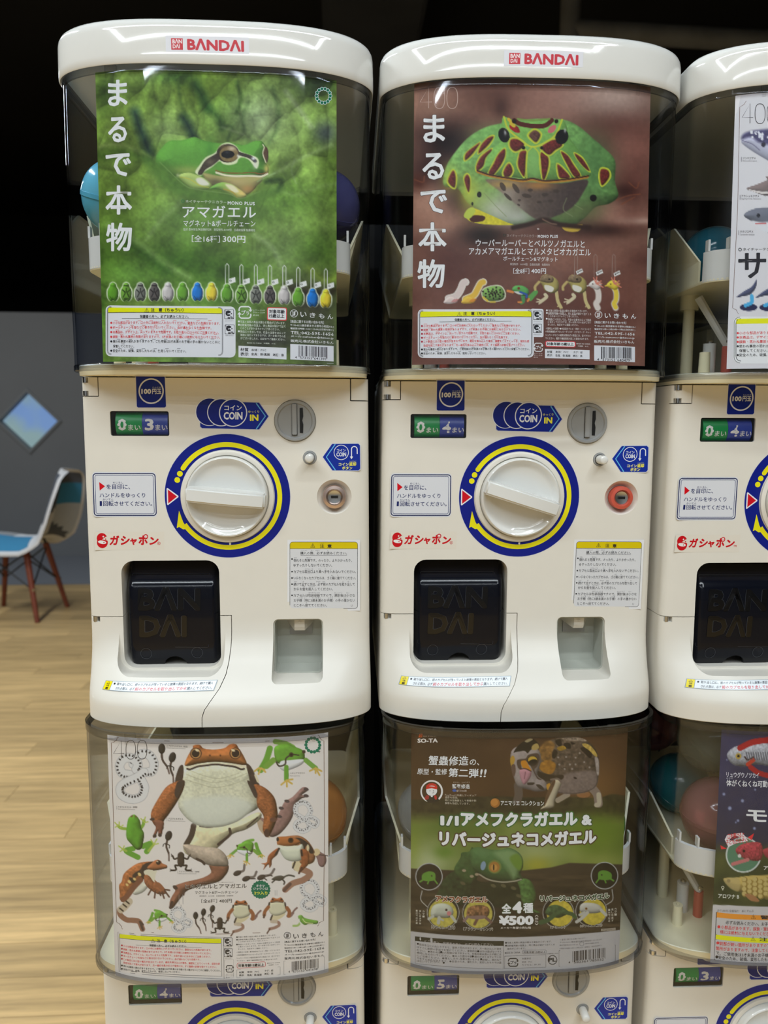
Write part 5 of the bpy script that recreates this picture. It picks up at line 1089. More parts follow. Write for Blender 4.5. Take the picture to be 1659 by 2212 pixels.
    for dx in (0, 222):
        A.line([(790 + dx, 440), (760 + dx, 475), (760 + dx, 500)], 20, (186, 166, 106)); A.line([(840 + dx, 540), (850 + dx, 560), (800 + dx, 600)], 26, (206, 194, 160)); A.line([(930 + dx, 520), (940 + dx, 590), (965 + dx, 640)], 26, (196, 180, 126))
        for e in ((775, 575), (770, 600), (790, 615)): A.line([(815 + dx, 588), (e[0] + dx, e[1])], 9, (206, 194, 160))
        for e in ((940, 636), (975, 645), (960, 650)): A.line([(955 + dx, 615), (e[0] + dx, e[1])], 9, (196, 180, 126))
        A.shape([(800 + dx, 440), (810 + dx, 395), (850 + dx, 380), (910 + dx, 400), (945 + dx, 440), (945 + dx, 500), (900 + dx, 530), (840 + dx, 510), (820 + dx, 470)], (170, 156, 92), dome=.4, wide=40); A.shape([(835 + dx, 465), (880 + dx, 470), (910 + dx, 490), (890 + dx, 520), (845 + dx, 505)], (216, 212, 200)); A.shape([(800 + dx, 430), (815 + dx, 392), (860 + dx, 382), (905 + dx, 405), (900 + dx, 440), (860 + dx, 446), (825 + dx, 440)], (128, 108, 84), dome=.3, wide=30, tex=.2, tscale=3); A.dot(872 + dx, 418, 8, (50, 40, 34))
    for dx, c in ((0, (214, 202, 194)), (142, (222, 196, 72))):
        A.line([(1240 + dx, 470), (1262 + dx, 520), (1262 + dx, 580), (1245 + dx, 610), (1258 + dx, 645)], 46, (218, 212, 200), soft=3); A.line([(1240 + dx, 470), (1262 + dx, 520), (1260 + dx, 580), (1245 + dx, 610), (1258 + dx, 640)], 34, c); A.shape([(1185 + dx, 465), (1215 + dx, 430), (1255 + dx, 425), (1290 + dx, 460), (1260 + dx, 500), (1220 + dx, 490)], c, dome=.3, wide=30)
        for q in ((1285, 430), (1290, 450), (1225, 405), (1250, 400), (1175, 470), (1300, 480)): A.line([(1245 + dx, 450), (q[0] + dx, q[1])], 9, c if q[0] < 1200 else (208, 128, 108))
        A.dot(1218 + dx, 455, 5, (40, 30, 30))
    for x in (1085, 1240, 1385): A.line([(x - 12, 400), (x - 12, 232 if x > 1100 else 240), (x, 218), (x + 12, 232), (x + 12, 380)], 4, (150, 128, 118), smooth=False)
    for x, y in ((1085, 345), (1243, 352), (1382, 360)): A.shape([(x, y + 10), (x + 48, y - 14), (x + 58, y + 14), (x + 8, y + 36)], (226, 226, 222), smooth=False); A.dot(x + 16, y + 16, 6, (70, 60, 58)); A.line([(x + 26, y + 10), (x + 46, y)], 8, (110, 104, 100))

def art_toads(A):
    X, Y = A.X, A.Y; A.C[:] = (214, 207, 200)
    A.at(235, 1580, 1 / 7.9)                                                # spawn string, top left
    W = (176, 174, 174)
    def string(p, w=150):
        A.line(p, w + 8, (160, 158, 158)); A.line(p, w - 8, (208, 206, 203)); q = A.smooth(np.asarray(p, float), 6, False); d = np.gradient(q, axis=0); d /= np.linalg.norm(d, axis=1, keepdims=True)
        for i in range(0, len(q), 2):
            n = np.array([-d[i][1], d[i][0]]) * w * (.12 if i % 2 else -.22); A.line([q[i] + n - d[i] * 2, q[i] + n * 1.5], 26, (24, 20, 26), smooth=False)
    string([(420, 560), (530, 400), (680, 400), (770, 540), (740, 680), (640, 700)]); string([(350, 740), (240, 720), (185, 600), (260, 470), (400, 460), (500, 560), (470, 650)]); string([(600, 700), (480, 790), (300, 870), (200, 960), (230, 1090), (400, 1160), (560, 1110), (610, 960), (560, 840)])
    A.at(235 + 850 / 7.9, 1580 + 225 / 7.9, 1.3 / 7.9); tadpole(A); A.at(235 + 1050 / 7.9, 1580 + 360 / 7.9, 1.3 / 7.9, rot=.25); tadpole(A, 1); A.at(235 + 990 / 7.9, 1580 + 1700 / 7.9, 1.25 / 7.9, rot=.28); tadpole(A, 1)
    A.at(320, 1590, 1 / 4.484); toad(A)
    A.at(320 + 1090 / 4.484, 1590 + 55 / 4.484, .95 / 4.484); tree_frog_front(A)
    # green frog seen from above
    A.at(235, 1580, 1 / 7.9); LG = (172, 184, 84)
    A.line([(310, 1665), (210, 1650), (160, 1610)], 50, (140, 168, 64)); A.line([(560, 1640), (590, 1590), (600, 1530)], 55, (120, 158, 58))
    for a, b in (((160, 1610), (105, 1555)), ((160, 1610), (110, 1635)), ((180, 1600), (180, 1545)), ((200, 1640), (245, 1600)), ((600, 1540), (550, 1490)), ((600, 1540), (625, 1465)), ((605, 1560), (670, 1545))): A.line([a, b], 20, LG)
    A.line([(420, 2000), (300, 2040), (500, 2150)], 90, (96, 150, 50)); A.line([(590, 1960), (720, 1920), (650, 2050)], 95, (96, 150, 50)); A.line([(300, 2040), (240, 2010)], 40, (150, 172, 70)); A.line([(680, 2040), (770, 1930)], 40, (150, 172, 70))
    for a, b in (((240, 2010), (170, 1955)), ((250, 2010), (265, 1955)), ((240, 2020), (195, 2050)), ((770, 1930), (720, 1850)), ((770, 1930), (820, 1840)), ((780, 1930), (845, 1915))): A.line([a, b], 20, LG)
    A.shape([(400, 1430), (460, 1430), (530, 1520), (560, 1650), (605, 1750), (590, 1880), (560, 2000), (480, 2020), (390, 1930), (310, 1830), (300, 1700), (320, 1560), (340, 1480)], (88, 146, 44), dome=.5, wide=110, tex=.06)
    A.dot(395, 1450, 26, (110, 90, 50), ry=16, rot=-.6); A.dot(460, 1455, 22, (110, 90, 50), ry=14, rot=.6)
    # small froglet, toad on the left
    A.at(240, 1820, 1 / 6.9); A.at(240 + 1040 / 6.9, 1820 + 150 / 6.9, 1.02 / 6.9); froglet(A)
    A.at(240, 1820, 1 / 6.9)
    A.line([(260, 880), (200, 950), (130, 1000), (140, 1080), (230, 1150), (330, 1160), (420, 1180), (470, 1290)], 78, (136, 96, 76)); A.line([(270, 880), (200, 960), (150, 1000)], 110, (186, 172, 148))
    for x, y in ((250, 890), (210, 940), (160, 1000)): A.line([(x - 30, y - 20), (x + 20, y + 20)], 22, (48, 40, 36))
    A.line([(440, 1200), (475, 1300)], 34, (70, 52, 48)); A.line([(430, 1180), (475, 1220)], 30, (70, 52, 48))
    A.shape([(420, 560), (500, 600), (560, 640), (480, 740), (350, 780), (320, 700)], (204, 202, 186), dome=.3, wide=60)
    A.shape([(640, 290), (500, 290), (380, 320), (260, 400), (185, 480), (160, 580), (120, 640), (130, 760), (135, 850), (200, 880), (260, 830), (330, 740), (390, 640), (480, 560), (540, 430), (640, 360)], (150, 92, 54), dome=.5, wide=110, tex=.22, tscale=4)
    A.shape([(640, 290), (560, 295), (470, 340), (440, 400), (360, 450), (320, 490), (340, 540), (420, 480), (470, 530), (500, 440), (560, 380)], (58, 46, 42), tex=.15); A.shape([(270, 520), (330, 530), (380, 580), (320, 600), (280, 560)], (58, 46, 42))
    for x, y, r in ((425, 475, 30), (350, 545, 26), (275, 585, 30), (240, 630, 24)): A.dot(x, y, r, (212, 184, 118), ry=r * .7, rot=.8)
    A.line([(440, 560), (330, 680), (240, 800), (180, 850)], 80, (116, 74, 56)); A.shape([(490, 430), (560, 400), (680, 400), (660, 500), (650, 600), (580, 560), (510, 490)], (206, 200, 176))
    A.shape([(500, 490), (570, 500), (640, 590), (720, 600), (800, 690), (820, 760), (700, 770), (580, 700), (500, 600)], (142, 88, 58), dome=.4, wide=60, tex=.2, tscale=3); A.shape([(650, 560), (720, 620), (800, 690), (760, 720), (680, 640)], (138, 86, 58))
    for a, b in (((600, 700), (555, 780)), ((660, 730), (648, 825)), ((720, 740), (740, 790)), ((760, 740), (790, 830)), ((800, 720), (865, 810)), ((800, 700), (870, 712))): A.line([a, b], 24, (88, 60, 50))
    A.shape([(540, 370), (600, 310), (650, 270), (700, 258), (745, 280), (760, 310), (830, 340), (830, 380), (740, 400), (640, 410), (560, 400)], (160, 100, 64), dome=.45, wide=50); A.line([(630, 412), (720, 402), (830, 375)], 14, (60, 44, 40)); A.dot(705, 300, 34, (46, 32, 30)); A.dot(690, 285, 14, (226, 206, 176), ry=8)
    # frogs of the lower rows
    A.at(240 + 560 / 6.9, 1820 + 1010 / 6.9, .62 / 6.9); tree_frog_front(A)
    def eggs(ox, oy, k, rot=0):
        A.at(ox, oy, k, rot=rot); egg_string(A, [(60, 60), (10, 100), (20, 170), (70, 200), (140, 240), (150, 300), (90, 330), (30, 300), (40, 250), (120, 200), (150, 130), (110, 70), (50, 60)], 46); egg_string(A, [(110, 210), (170, 190), (230, 220), (210, 270), (150, 250)], 40)
    eggs(370, 1951, .185)
    A.at(391, 1935, 1); A.line([(-4, 18), (-4, -2)], 1, (150, 148, 146), smooth=False); A.line([(4, 18), (4, -2)], 1, (150, 148, 146), smooth=False); A.line([(0, 20), (0, 24)], 1, (150, 148, 146))
    A.at(240 + 1225 / 6.9, 1820 + 1045 / 6.9, .82 / 6.9); tadpole(A); A.at(240 + 1350 / 6.9, 1820 + 990 / 6.9, .82 / 6.9, rot=.15); tadpole(A, 1); A.at(240 + 1490 / 6.9, 1820 + 935 / 6.9, .82 / 6.9, rot=.28); tadpole(A, 1); A.at(350 + 568 / 4.545, 1930 + 240 / 4.545, .56 / 4.545); froglet(A)
    A.at(350 + 630 / 4.545, 1930 + 50 / 4.545, .222 / 4.545); little_toad(A); A.at(350 + 985 / 4.545, 1930 + 22 / 4.545, .222 / 4.545); little_toad(A)
    A.at(350, 1930, 1 / 4.545); A.line([(1110, -30), (1110, 18)], 4, (150, 148, 146)); A.line([(1128, -30), (1128, 18)], 4, (150, 148, 146))
    A.line([(1370, 250), (1340, 310), (1290, 318)], 20, (150, 176, 100)); A.shape([(1335, 225), (1370, 212), (1400, 240), (1480, 260), (1530, 270), (1520, 300), (1440, 300), (1400, 310), (1360, 280)], (110, 156, 64), dome=.4, wide=25); A.shape([(1345, 240), (1360, 280), (1380, 300), (1350, 290)], (206, 210, 196)); A.line([(1380, 250), (1410, 285), (1480, 295)], 8, (206, 210, 150))
    for ox, oy, k, r in ((640, 1718, .23, .12), (654, 1888, .23, .1)): eggs(ox, oy, k, r)
    # right side: frog, big toad, tadpoles
    A.at(470 + 335 / 6.77, 1780 + 235 / 6.77, .72 / 6.77, flip=False); A.at(470 + 640 / 6.77, 1780 + 235 / 6.77, .8 / 6.77, flip=True); tree_frog_front(A)
    A.at(470, 1780, 1 / 6.77)
    A.line([(1150, 640), (1300, 690), (1350, 740), (1250, 820), (1100, 870), (990, 960)], 90, (150, 112, 92)); A.line([(1060, 880), (975, 970)], 50, (96, 72, 64)); A.shape([(1390, 400), (1450, 370), (1520, 420), (1580, 460), (1590, 560), (1540, 630), (1480, 600), (1450, 500)], (134, 104, 100), dome=.4, wide=40); A.line([(1480, 450), (1610, 465)], 14, (70, 56, 56)); A.dot(1450, 410, 50, (206, 186, 144))
    A.shape([(1100, 560), (1240, 540), (1420, 540), (1300, 620), (1180, 700), (1100, 640)], (204, 190, 152)); A.line([(1130, 560), (1100, 640)], 26, (54, 44, 40))
    A.shape([(870, 200), (1000, 180), (1180, 170), (1300, 230), (1380, 330), (1430, 450), (1400, 560), (1300, 590), (1200, 560), (1220, 380), (1100, 300)], (150, 100, 66), dome=.4, wide=80, tex=.1); A.shape([(1120, 210), (1200, 205), (1310, 270), (1390, 360), (1400, 430), (1340, 420), (1330, 330), (1290, 330), (1270, 420), (1240, 330), (1180, 250)], (54, 44, 40)); A.dot(1320, 350, 20, (206, 190, 150), ry=50); A.dot(1440, 440, 30, (206, 186, 144))
    A.shape([(900, 340), (1000, 330), (1160, 320), (1240, 300), (1260, 420), (1230, 520), (1120, 550), (1000, 520), (930, 430)], (200, 202, 180), dome=.3, wide=90)
    A.shape([(900, 350), (880, 440), (800, 520), (790, 600), (760, 640), (745, 590), (670, 670), (690, 600), (640, 580), (720, 560), (740, 470), (820, 390)], (144, 84, 50), dome=.4, wide=40, tex=.15); A.line([(900, 360), (850, 450)], 30, (54, 44, 40)); A.shape([(1210, 380), (1300, 380), (1340, 460), (1330, 580), (1260, 660), (1190, 720), (1200, 640), (1230, 560)], (144, 84, 50), dome=.4, wide=50, tex=.15); A.line([(1225, 390), (1235, 460)], 30, (54, 44, 40)); A.line([(1230, 640), (1190, 720)], 30, (80, 52, 44))
    A.shape([(870, 240), (890, 190), (1000, 190), (1090, 190), (1180, 230), (1210, 270), (1140, 310), (1000, 330), (890, 315), (870, 290)], (160, 98, 54), dome=.4, wide=60); A.line([(880, 310), (1000, 330), (1160, 322)], 14, (226, 214, 190)); A.dot(1070, 240, 40, (60, 40, 32)); A.dot(1072, 238, 22, (26, 18, 18)); A.dot(880, 225, 18, (40, 28, 26), ry=32)
    TD = (62, 54, 50)
    for b, t in (((290, 720), (395, 600)), ((420, 800), (570, 700)), ((640, 780), (830, 660))): A.line([(b[0] + 40, b[1] - 20), ((b[0] + t[0]) / 2 + 40, (b[1] + t[1]) / 2 + 20), t], 34, (110, 100, 94)); A.dot(b[0], b[1], 62, TD, ry=38, rot=-.35, dome=.4, wide=30)
    A.line([(700, 770), (760, 750), (800, 760)], 18, TD); A.line([(680, 790), (720, 820)], 16, TD); A.line([(480, 800), (550, 802)], 16, TD)
    A.shape([(790, 810), (850, 765), (940, 755), (980, 790), (920, 830), (850, 825)], (70, 66, 58), dome=.4, wide=30); A.line([(960, 780), (1040, 750), (1120, 765)], 24, (70, 66, 58)); A.line([(950, 810), (980, 850), (970, 880)], 22, (60, 54, 50)); A.line([(840, 820), (800, 855)], 20, (60, 54, 50))
    A.at(0, 0, 1); s = A.win(np.array([[228, 1570], [712, 1590]]), 0)

def art_rain_frog(A):
    X, Y = A.X, A.Y; n = vnoise(X, Y, 110, 22, 3, .8, 1)[..., None]; A.C = np.array((66, 44, 28.)) * (1 - n) + np.array((104, 74, 46.)) * n
    A.at(890, 1565, 1 / 3.646); G = A.glow
    n2 = vnoise(X, Y, 60, 40, 3)
    s = slice(None)
    def band(y0, y1, c0, c1, seed, sc, sy):
        m = (np.clip((Y - y0) / 6, 0, 1) * np.clip((y1 - Y) / 6, 0, 1)); t = vnoise(X, Y, sc, seed, 3, 1, sy)[..., None]; A.C += (np.array(c0) * (1 - t) + np.array(c1) * t - A.C) * m[..., None]
    A.at(0, 0, 1)
    G(1290, 1690, 70, 60, (146, 104, 56), .7); G(1240, 1610, 120, 60, (98, 66, 42), .6); G(950, 1600, 60, 60, (60, 42, 30), .6); G(1120, 1590, 90, 40, (84, 58, 42), .5); G(1000, 1690, 90, 30, (92, 62, 34), .7); G(1180, 1570, 200, 16, (44, 28, 20), .8)
    A.shape([(880, 1730), (930, 1728), (1000, 1722), (1080, 1720), (1130, 1722), (1230, 1722), (1290, 1724), (1320, 1716), (1345, 1718), (1370, 1722), (1370, 1770), (880, 1770)], (60, 54, 34), soft=3, tex=.3, tscale=8)
    n3 = vnoise(X, Y, 46, 77, 2)[..., None]; m = (np.clip((Y - 1752) / 30, 0, 1) * np.clip((1920 - Y) / 6, 0, 1))[..., None]
    A.C += (np.array((98, 122, 44.)) * (1 - n3) + np.array((150, 166, 84.)) * n3 - A.C) * m * .95
    for x, y, rx, ry, c, a in ((920, 1860, 60, 40, (206, 214, 170), .8), (980, 1790, 80, 22, (84, 112, 36), .7), (890, 1830, 20, 50, (150, 170, 60), .6), (960, 1840, 24, 16, (100, 140, 40), .8), (1160, 1840, 60, 24, (188, 196, 140), .7), (1290, 1800, 60, 50, (116, 148, 34), .7), (1160, 1870, 30, 20, (190, 180, 50), .7), (1300, 1860, 60, 20, (170, 178, 90), .6), (1200, 1790, 60, 20, (120, 150, 50), .5)): G(x, y, rx, ry, c, a)
    wood = [(880, 1876), (980, 1880), (1100, 1884), (1190, 1874), (1230, 1864), (1290, 1866), (1370, 1868), (1370, 2030), (880, 2030)]
    A.shape(wood, (64, 54, 42), soft=3, smooth=False)
    m = (np.clip((Y - 1880) / 8, 0, 1) * np.clip((2030 - Y) / 4, 0, 1)); t = vnoise(X, Y, 26, 91, 4, .5, 3.2); m2 = np.clip((Y - 1950) / 50, 0, 1)
    A.C += ((np.array((48, 40, 30.)) + (t[..., None] - .3) * np.array((70, 58, 44.))) * (1 + .5 * m2[..., None] * (t[..., None] - .2)) - A.C) * (m * .9)[..., None]
    # round rain frog
    A.at(1070, 1570, 1 / 6.144)
    A.line([(1290, 820), (1350, 900), (1370, 1020)], 110, (150, 132, 118)); A.line([(1370, 900), (1375, 1020), (1340, 1040)], 60, (206, 192, 164)); A.line([(960, 900), (830, 975)], 70, (176, 160, 138)); A.dot(1170, 900, 90, (164, 112, 68), ry=44)
    A.line([(300, 780), (310, 900), (290, 980)], 110, (106, 92, 82))
    A.shape([(600, 300), (700, 190), (850, 140), (1050, 130), (1220, 190), (1340, 320), (1380, 480), (1370, 640), (1340, 780), (1230, 860), (1050, 890), (860, 880), (700, 850), (560, 740), (540, 500)], (98, 82, 68), dome=.45, wide=220, tex=.35, tscale=5, seed=12)
    A.shape([(900, 640), (1150, 590), (1340, 600), (1340, 780), (1230, 860), (1050, 890), (860, 880), (780, 800)], (146, 128, 120), soft=40, alpha=.85, tex=.12, tscale=4); A.shape([(600, 260), (700, 180), (790, 230), (760, 330), (740, 450), (620, 440), (580, 330)], (150, 108, 56), soft=26, tex=.3, tscale=6); A.shape([(600, 480), (700, 440), (800, 490), (780, 590), (720, 630), (620, 590), (580, 530)], (180, 124, 46), soft=16, tex=.2, tscale=5)
    for p in ([(800, 180), (870, 170), (880, 260), (820, 240)], [(910, 220), (990, 220), (1000, 290), (930, 280)], [(1000, 200), (1060, 220), (1020, 240)], [(1130, 290), (1200, 270), (1280, 360), (1260, 420), (1190, 360)], [(1050, 160), (1090, 170), (1070, 190)], [(780, 300), (830, 340), (790, 420), (750, 390)]): A.shape(p, (36, 28, 24), tex=.3)
    A.shape([(1160, 220), (1260, 250), (1350, 370), (1330, 400), (1250, 320), (1170, 260)], (206, 172, 84), tex=.25); A.shape([(820, 280), (900, 250), (940, 290), (860, 320)], (180, 140, 50), tex=.3); A.shape([(880, 150), (1100, 140), (1220, 190), (1100, 190), (950, 180)], (176, 156, 136), soft=10, tex=.4, tscale=4)
    A.shape([(1320, 400), (1370, 440), (1375, 620), (1350, 640), (1330, 520)], (176, 162, 152), soft=12, tex=.2)
    for x, y in ((835, 405), (940, 400), (850, 500), (990, 500), (1065, 410), (1120, 350), (920, 560), (1065, 500), (1020, 560), (1180, 470), (1250, 540)): A.dot(x, y, 13, (166, 152, 140))
    A.shape([(520, 540), (600, 600), (760, 640), (900, 640), (880, 700), (700, 720), (580, 690)], (56, 44, 34), soft=10); A.dot(1060, 680, 24, (60, 48, 42), ry=14, rot=.4)
    # head
    A.shape([(210, 330), (320, 250), (480, 250), (590, 330), (600, 480), (560, 640), (660, 720), (690, 830), (560, 860), (430, 830), (300, 790), (240, 660), (210, 520)], (172, 158, 152), dome=.35, wide=120, tex=.08)
    A.shape([(240, 340), (300, 250), (400, 180), (500, 160), (570, 220), (580, 290), (480, 300), (430, 350), (390, 320), (290, 330)], (30, 26, 24), tex=.2); A.shape([(390, 190), (450, 155), (500, 165), (430, 205)], (190, 172, 130)); A.shape([(500, 240), (560, 220), (580, 280), (520, 310), (480, 290)], (196, 166, 96))
    A.shape([(195, 430), (235, 380), (260, 430), (240, 500), (215, 540)], (206, 160, 62)); A.shape([(210, 520), (260, 500), (270, 600), (240, 660)], (110, 84, 72))
    A.shape([(290, 440), (400, 420), (440, 370), (560, 350), (590, 420), (560, 520), (520, 570), (560, 660), (620, 700), (560, 690), (500, 580), (430, 470), (340, 460), (350, 560), (300, 540)], (90, 72, 62), soft=8); A.shape([(340, 460), (400, 445), (430, 490), (480, 590), (400, 560), (355, 530)], (222, 146, 36))
    A.dot(495, 450, 72, (50, 40, 34), ry=70); A.dot(495, 440, 60, (222, 180, 66), ry=50); A.shape([(440, 460), (500, 430), (550, 440), (540, 480), (490, 490), (450, 485)], (20, 16, 18))
    A.shape([(320, 620), (330, 570), (400, 560), (475, 590), (470, 660), (410, 750), (370, 760), (340, 700)], (206, 148, 158), dome=.3, wide=50); A.line([(400, 600), (385, 690)], 14, (160, 104, 116)); A.line([(330, 560), (400, 555), (475, 590)], 14, (76, 52, 52))
    A.shape([(430, 740), (520, 740), (500, 770), (430, 770)], (66, 56, 48)); A.shape([(540, 770), (600, 770), (650, 830), (600, 830)], (66, 56, 48)); A.shape([(680, 770), (730, 750), (710, 840), (690, 830)], (214, 154, 50))
    A.shape([(700, 840), (780, 700), (880, 730), (840, 850), (790, 980), (770, 1070), (640, 1090), (600, 1090), (680, 1000)], (206, 192, 162), dome=.4, wide=50); A.shape([(690, 860), (760, 720), (800, 720), (760, 830), (680, 1000), (650, 1060), (660, 960)], (106, 78, 54), tex=.2); A.line([(740, 700), (830, 690), (880, 740)], 26, (130, 112, 100))
    # green leaf frog
    A.at(890, 1790, 1 / 3.646); DG = (58, 84, 46)
    A.shape([(210, 490), (250, 400), (320, 340), (400, 330), (480, 420), (480, 520), (400, 600), (240, 620), (180, 560)], (46, 62, 38), tex=.3, tscale=5, dome=.3, wide=70); A.shape([(330, 330), (380, 230), (390, 190), (450, 180), (480, 150), (520, 340), (480, 440), (400, 420)], (62, 92, 50), dome=.4, wide=60, tex=.15)
    A.shape([(480, 400), (560, 420), (800, 420), (860, 450), (870, 560), (780, 620), (560, 600), (460, 520)], (38, 46, 30), tex=.25); A.shape([(830, 400), (920, 400), (965, 470), (975, 560), (940, 620), (1010, 660), (980, 670), (900, 620), (860, 560), (850, 480)], (86, 126, 64), dome=.4, wide=60, tex=.25, tscale=4)
    A.shape([(455, 210), (470, 160), (530, 145), (620, 165), (700, 165), (760, 150), (830, 180), (870, 230), (875, 300), (855, 350), (870, 400), (800, 425), (700, 420), (600, 395), (520, 350), (470, 300)], (78, 116, 66), dome=.45, wide=110, tex=.08)
    A.shape([(640, 190), (720, 170), (800, 170), (860, 230), (840, 320), (800, 400), (760, 330), (700, 250)], (150, 180, 122), soft=40, alpha=.75); A.shape([(770, 230), (830, 200), (870, 260), (850, 330), (800, 290)], (116, 152, 56), soft=20); G(560, 190, 60, 40, (106, 146, 92), .7)
    A.line([(530, 360), (600, 400), (700, 420), (800, 415), (860, 400)], 12, (176, 168, 146)); A.dot(560, 292, 20, (146, 172, 196), ry=36, rot=.2); A.dot(650, 300, 54, (126, 140, 70)); A.dot(648, 302, 42, (186, 130, 60)); A.dot(645, 306, 26, (214, 162, 84)); A.dot(643, 305, 6, (30, 20, 16), ry=24)
    for x, y in ((470, 375), (410, 330), (510, 360)): A.dot(x, y, 16, (176, 158, 130), ry=11)
    for x, y in ((640, 450), (720, 450), (800, 470), (400, 430), (840, 530)): A.dot(x, y, 22, (96, 92, 66), ry=13, rot=.4)
    # round badges
    for x, y, fl in ((134, 378, False), (1516, 370, True)):
        A.dot(x, y, 108, (206, 206, 204)); A.dot(x, y, 101, (30, 28, 24)); A.at(890 + x / 3.646, 1790 + y / 3.646, 1 / 3.646, flip=fl); A.shape([(-55, 20), (-50, -20), (0, -42), (45, -30), (52, 10), (40, 30), (-20, 36)], (104, 160, 58)); A.line([(-40, 20), (-70, 40)], 14, (104, 160, 58)); A.line([(0, 30), (-10, 55)], 12, (104, 160, 58)); A.line([(40, 20), (66, 55)], 12, (104, 160, 58)); A.dot(22, -6, 6, (50, 40, 30)); A.at(890, 1790, 1 / 3.646)
    A.line([(80, 490), (70, 560), (120, 615)], 7, (196, 194, 188)); A.line([(1575, 480), (1580, 560), (1530, 600)], 7, (196, 194, 188))
    for ox, oy, c in ((885, 1900, None),):
        A.at(ox, oy, 1 / 7.06)
        for x, y in ((510, 500), (1050, 510)):
            A.dot(x, y, 248, (196, 194, 188)); A.dot(x, y, 238, (40, 36, 30)); A.dot(x - 5, y + 15, 216, (206, 192, 88), tex=.12)
        A.shape([(330, 560), (340, 430), (420, 370), (560, 370), (650, 430), (665, 520), (600, 580), (470, 580)], (206, 210, 192), dome=.35, wide=90); A.line([(360, 560), (290, 600)], 40, (206, 206, 190)); A.line([(450, 580), (440, 660)], 50, (200, 200, 188)); A.line([(640, 560), (700, 640)], 44, (206, 206, 190)); A.dot(560, 462, 18, (60, 40, 36)); A.dot(600, 515, 34, (222, 140, 140)); A.line([(470, 600), (510, 620)], 30, (196, 196, 184))
        A.shape([(870, 560), (880, 450), (960, 400), (1100, 390), (1200, 430), (1210, 520), (1150, 580), (950, 590)], (146, 104, 70), dome=.35, wide=80, tex=.5, tscale=4); A.line([(880, 570), (830, 630)], 44, (150, 120, 116)); A.line([(1050, 560), (990, 680)], 44, (120, 84, 70)); A.line([(1150, 570), (1240, 650)], 44, (130, 98, 88)); A.shape([(880, 560), (1000, 550), (1150, 550), (1120, 600), (950, 600)], (150, 120, 112), soft=12)
    A.at(1070, 1900, 1 / 6.033)
    for x, y in ((822, 430), (1250, 410)): A.dot(x, y, 206, (196, 194, 188)); A.dot(x, y, 197, (40, 36, 30)); A.dot(x + 20, y + 10, 172, (222, 200, 74), tex=.12)
    A.shape([(650, 440), (700, 350), (800, 330), (900, 370), (960, 430), (900, 470), (820, 500), (740, 480)], (72, 98, 62), dome=.35, wide=60, tex=.25, tscale=4); A.line([(760, 470), (680, 530), (590, 560)], 60, (72, 98, 62)); A.line([(920, 430), (1000, 450), (1040, 490)], 50, (72, 98, 62))
    A.shape([(1100, 400), (1110, 330), (1180, 300), (1330, 320), (1400, 390), (1350, 430), (1240, 440), (1140, 430)], (206, 204, 192), dome=.35, wide=60); A.line([(1200, 430), (1130, 500), (1060, 550)], 42, (210, 208, 198)); A.line([(1380, 400), (1440, 460)], 40, (210, 208, 198)); A.line([(1160, 430), (1100, 460)], 36, (206, 204, 192)); A.dot(1185, 378, 16, (176, 120, 50)); A.dot(1185, 378, 8, (40, 30, 26))
    # white foot
    A.at(0, 0, 1); A.shape([(880, 2011), (960, 2019), (1060, 2024), (1113, 2025), (1200, 2021), (1290, 2014), (1365, 2006), (1365, 2120), (880, 2120)], (208, 204, 203), soft=1.5, smooth=False)

def art_sharks(A):
    A.C[:] = (206, 203, 206); A.at(1390, 80, 1 / 2.95)
    A.shape([(625, 650), (650, 610), (760, 590), (900, 590), (1200, 640), (1500, 700), (1200, 840), (900, 830), (780, 780), (640, 690)], (186, 186, 204), dome=.3, wide=90); A.shape([(625, 650), (650, 610), (760, 590), (900, 590), (1200, 640), (1400, 690), (1000, 700), (760, 680), (690, 640)], (74, 70, 104), soft=20, tex=.2)
    rng = np.random.RandomState(3)
    for i in range(46): x = rng.uniform(670, 1000); A.dot(x, rng.uniform(600, 640 + (x - 670) * .16), rng.uniform(5, 9), (214, 214, 226))
    A.dot(765, 686, 15, (50, 46, 60)); A.line([(630, 660), (690, 680), (740, 720)], 6, (110, 106, 130))
    A.shape([(655, 965), (720, 940), (790, 910), (800, 890), (1100, 940), (1300, 1000), (900, 1000), (780, 1010), (700, 985)], (120, 106, 104), dome=.3, wide=40); A.shape([(740, 985), (780, 1015), (760, 1005)], (90, 80, 78)); A.shape([(660, 968), (760, 985), (900, 990), (760, 1000)], (206, 198, 194))
    A.shape([(640, 1140), (690, 1100), (800, 1085), (1100, 1100), (1400, 1180), (1000, 1260), (800, 1250), (720, 1190)], (104, 106, 118), dome=.3, wide=60); A.shape([(690, 1170), (760, 1180), (900, 1170), (1000, 1240), (800, 1250), (730, 1210)], (206, 206, 210), soft=10); A.line([(715, 1190), (780, 1188)], 8, (190, 84, 84)); A.dot(733, 1137, 12, (40, 40, 46))
    for dx in (0, 125, 260):
        A.dot(670 + dx, 1722, 56, (36, 36, 70), ry=24); A.line([(650 + dx, 1710), (690 + dx, 1690), (690 + dx, 1650)], 24, (70, 160, 206)); A.shape([(590 + dx, 1660), (640 + dx, 1620), (690 + dx, 1590), (722 + dx, 1545), (715 + dx, 1600), (680 + dx, 1640), (640 + dx, 1650)], (66, 70, 96), dome=.3, wide=20)

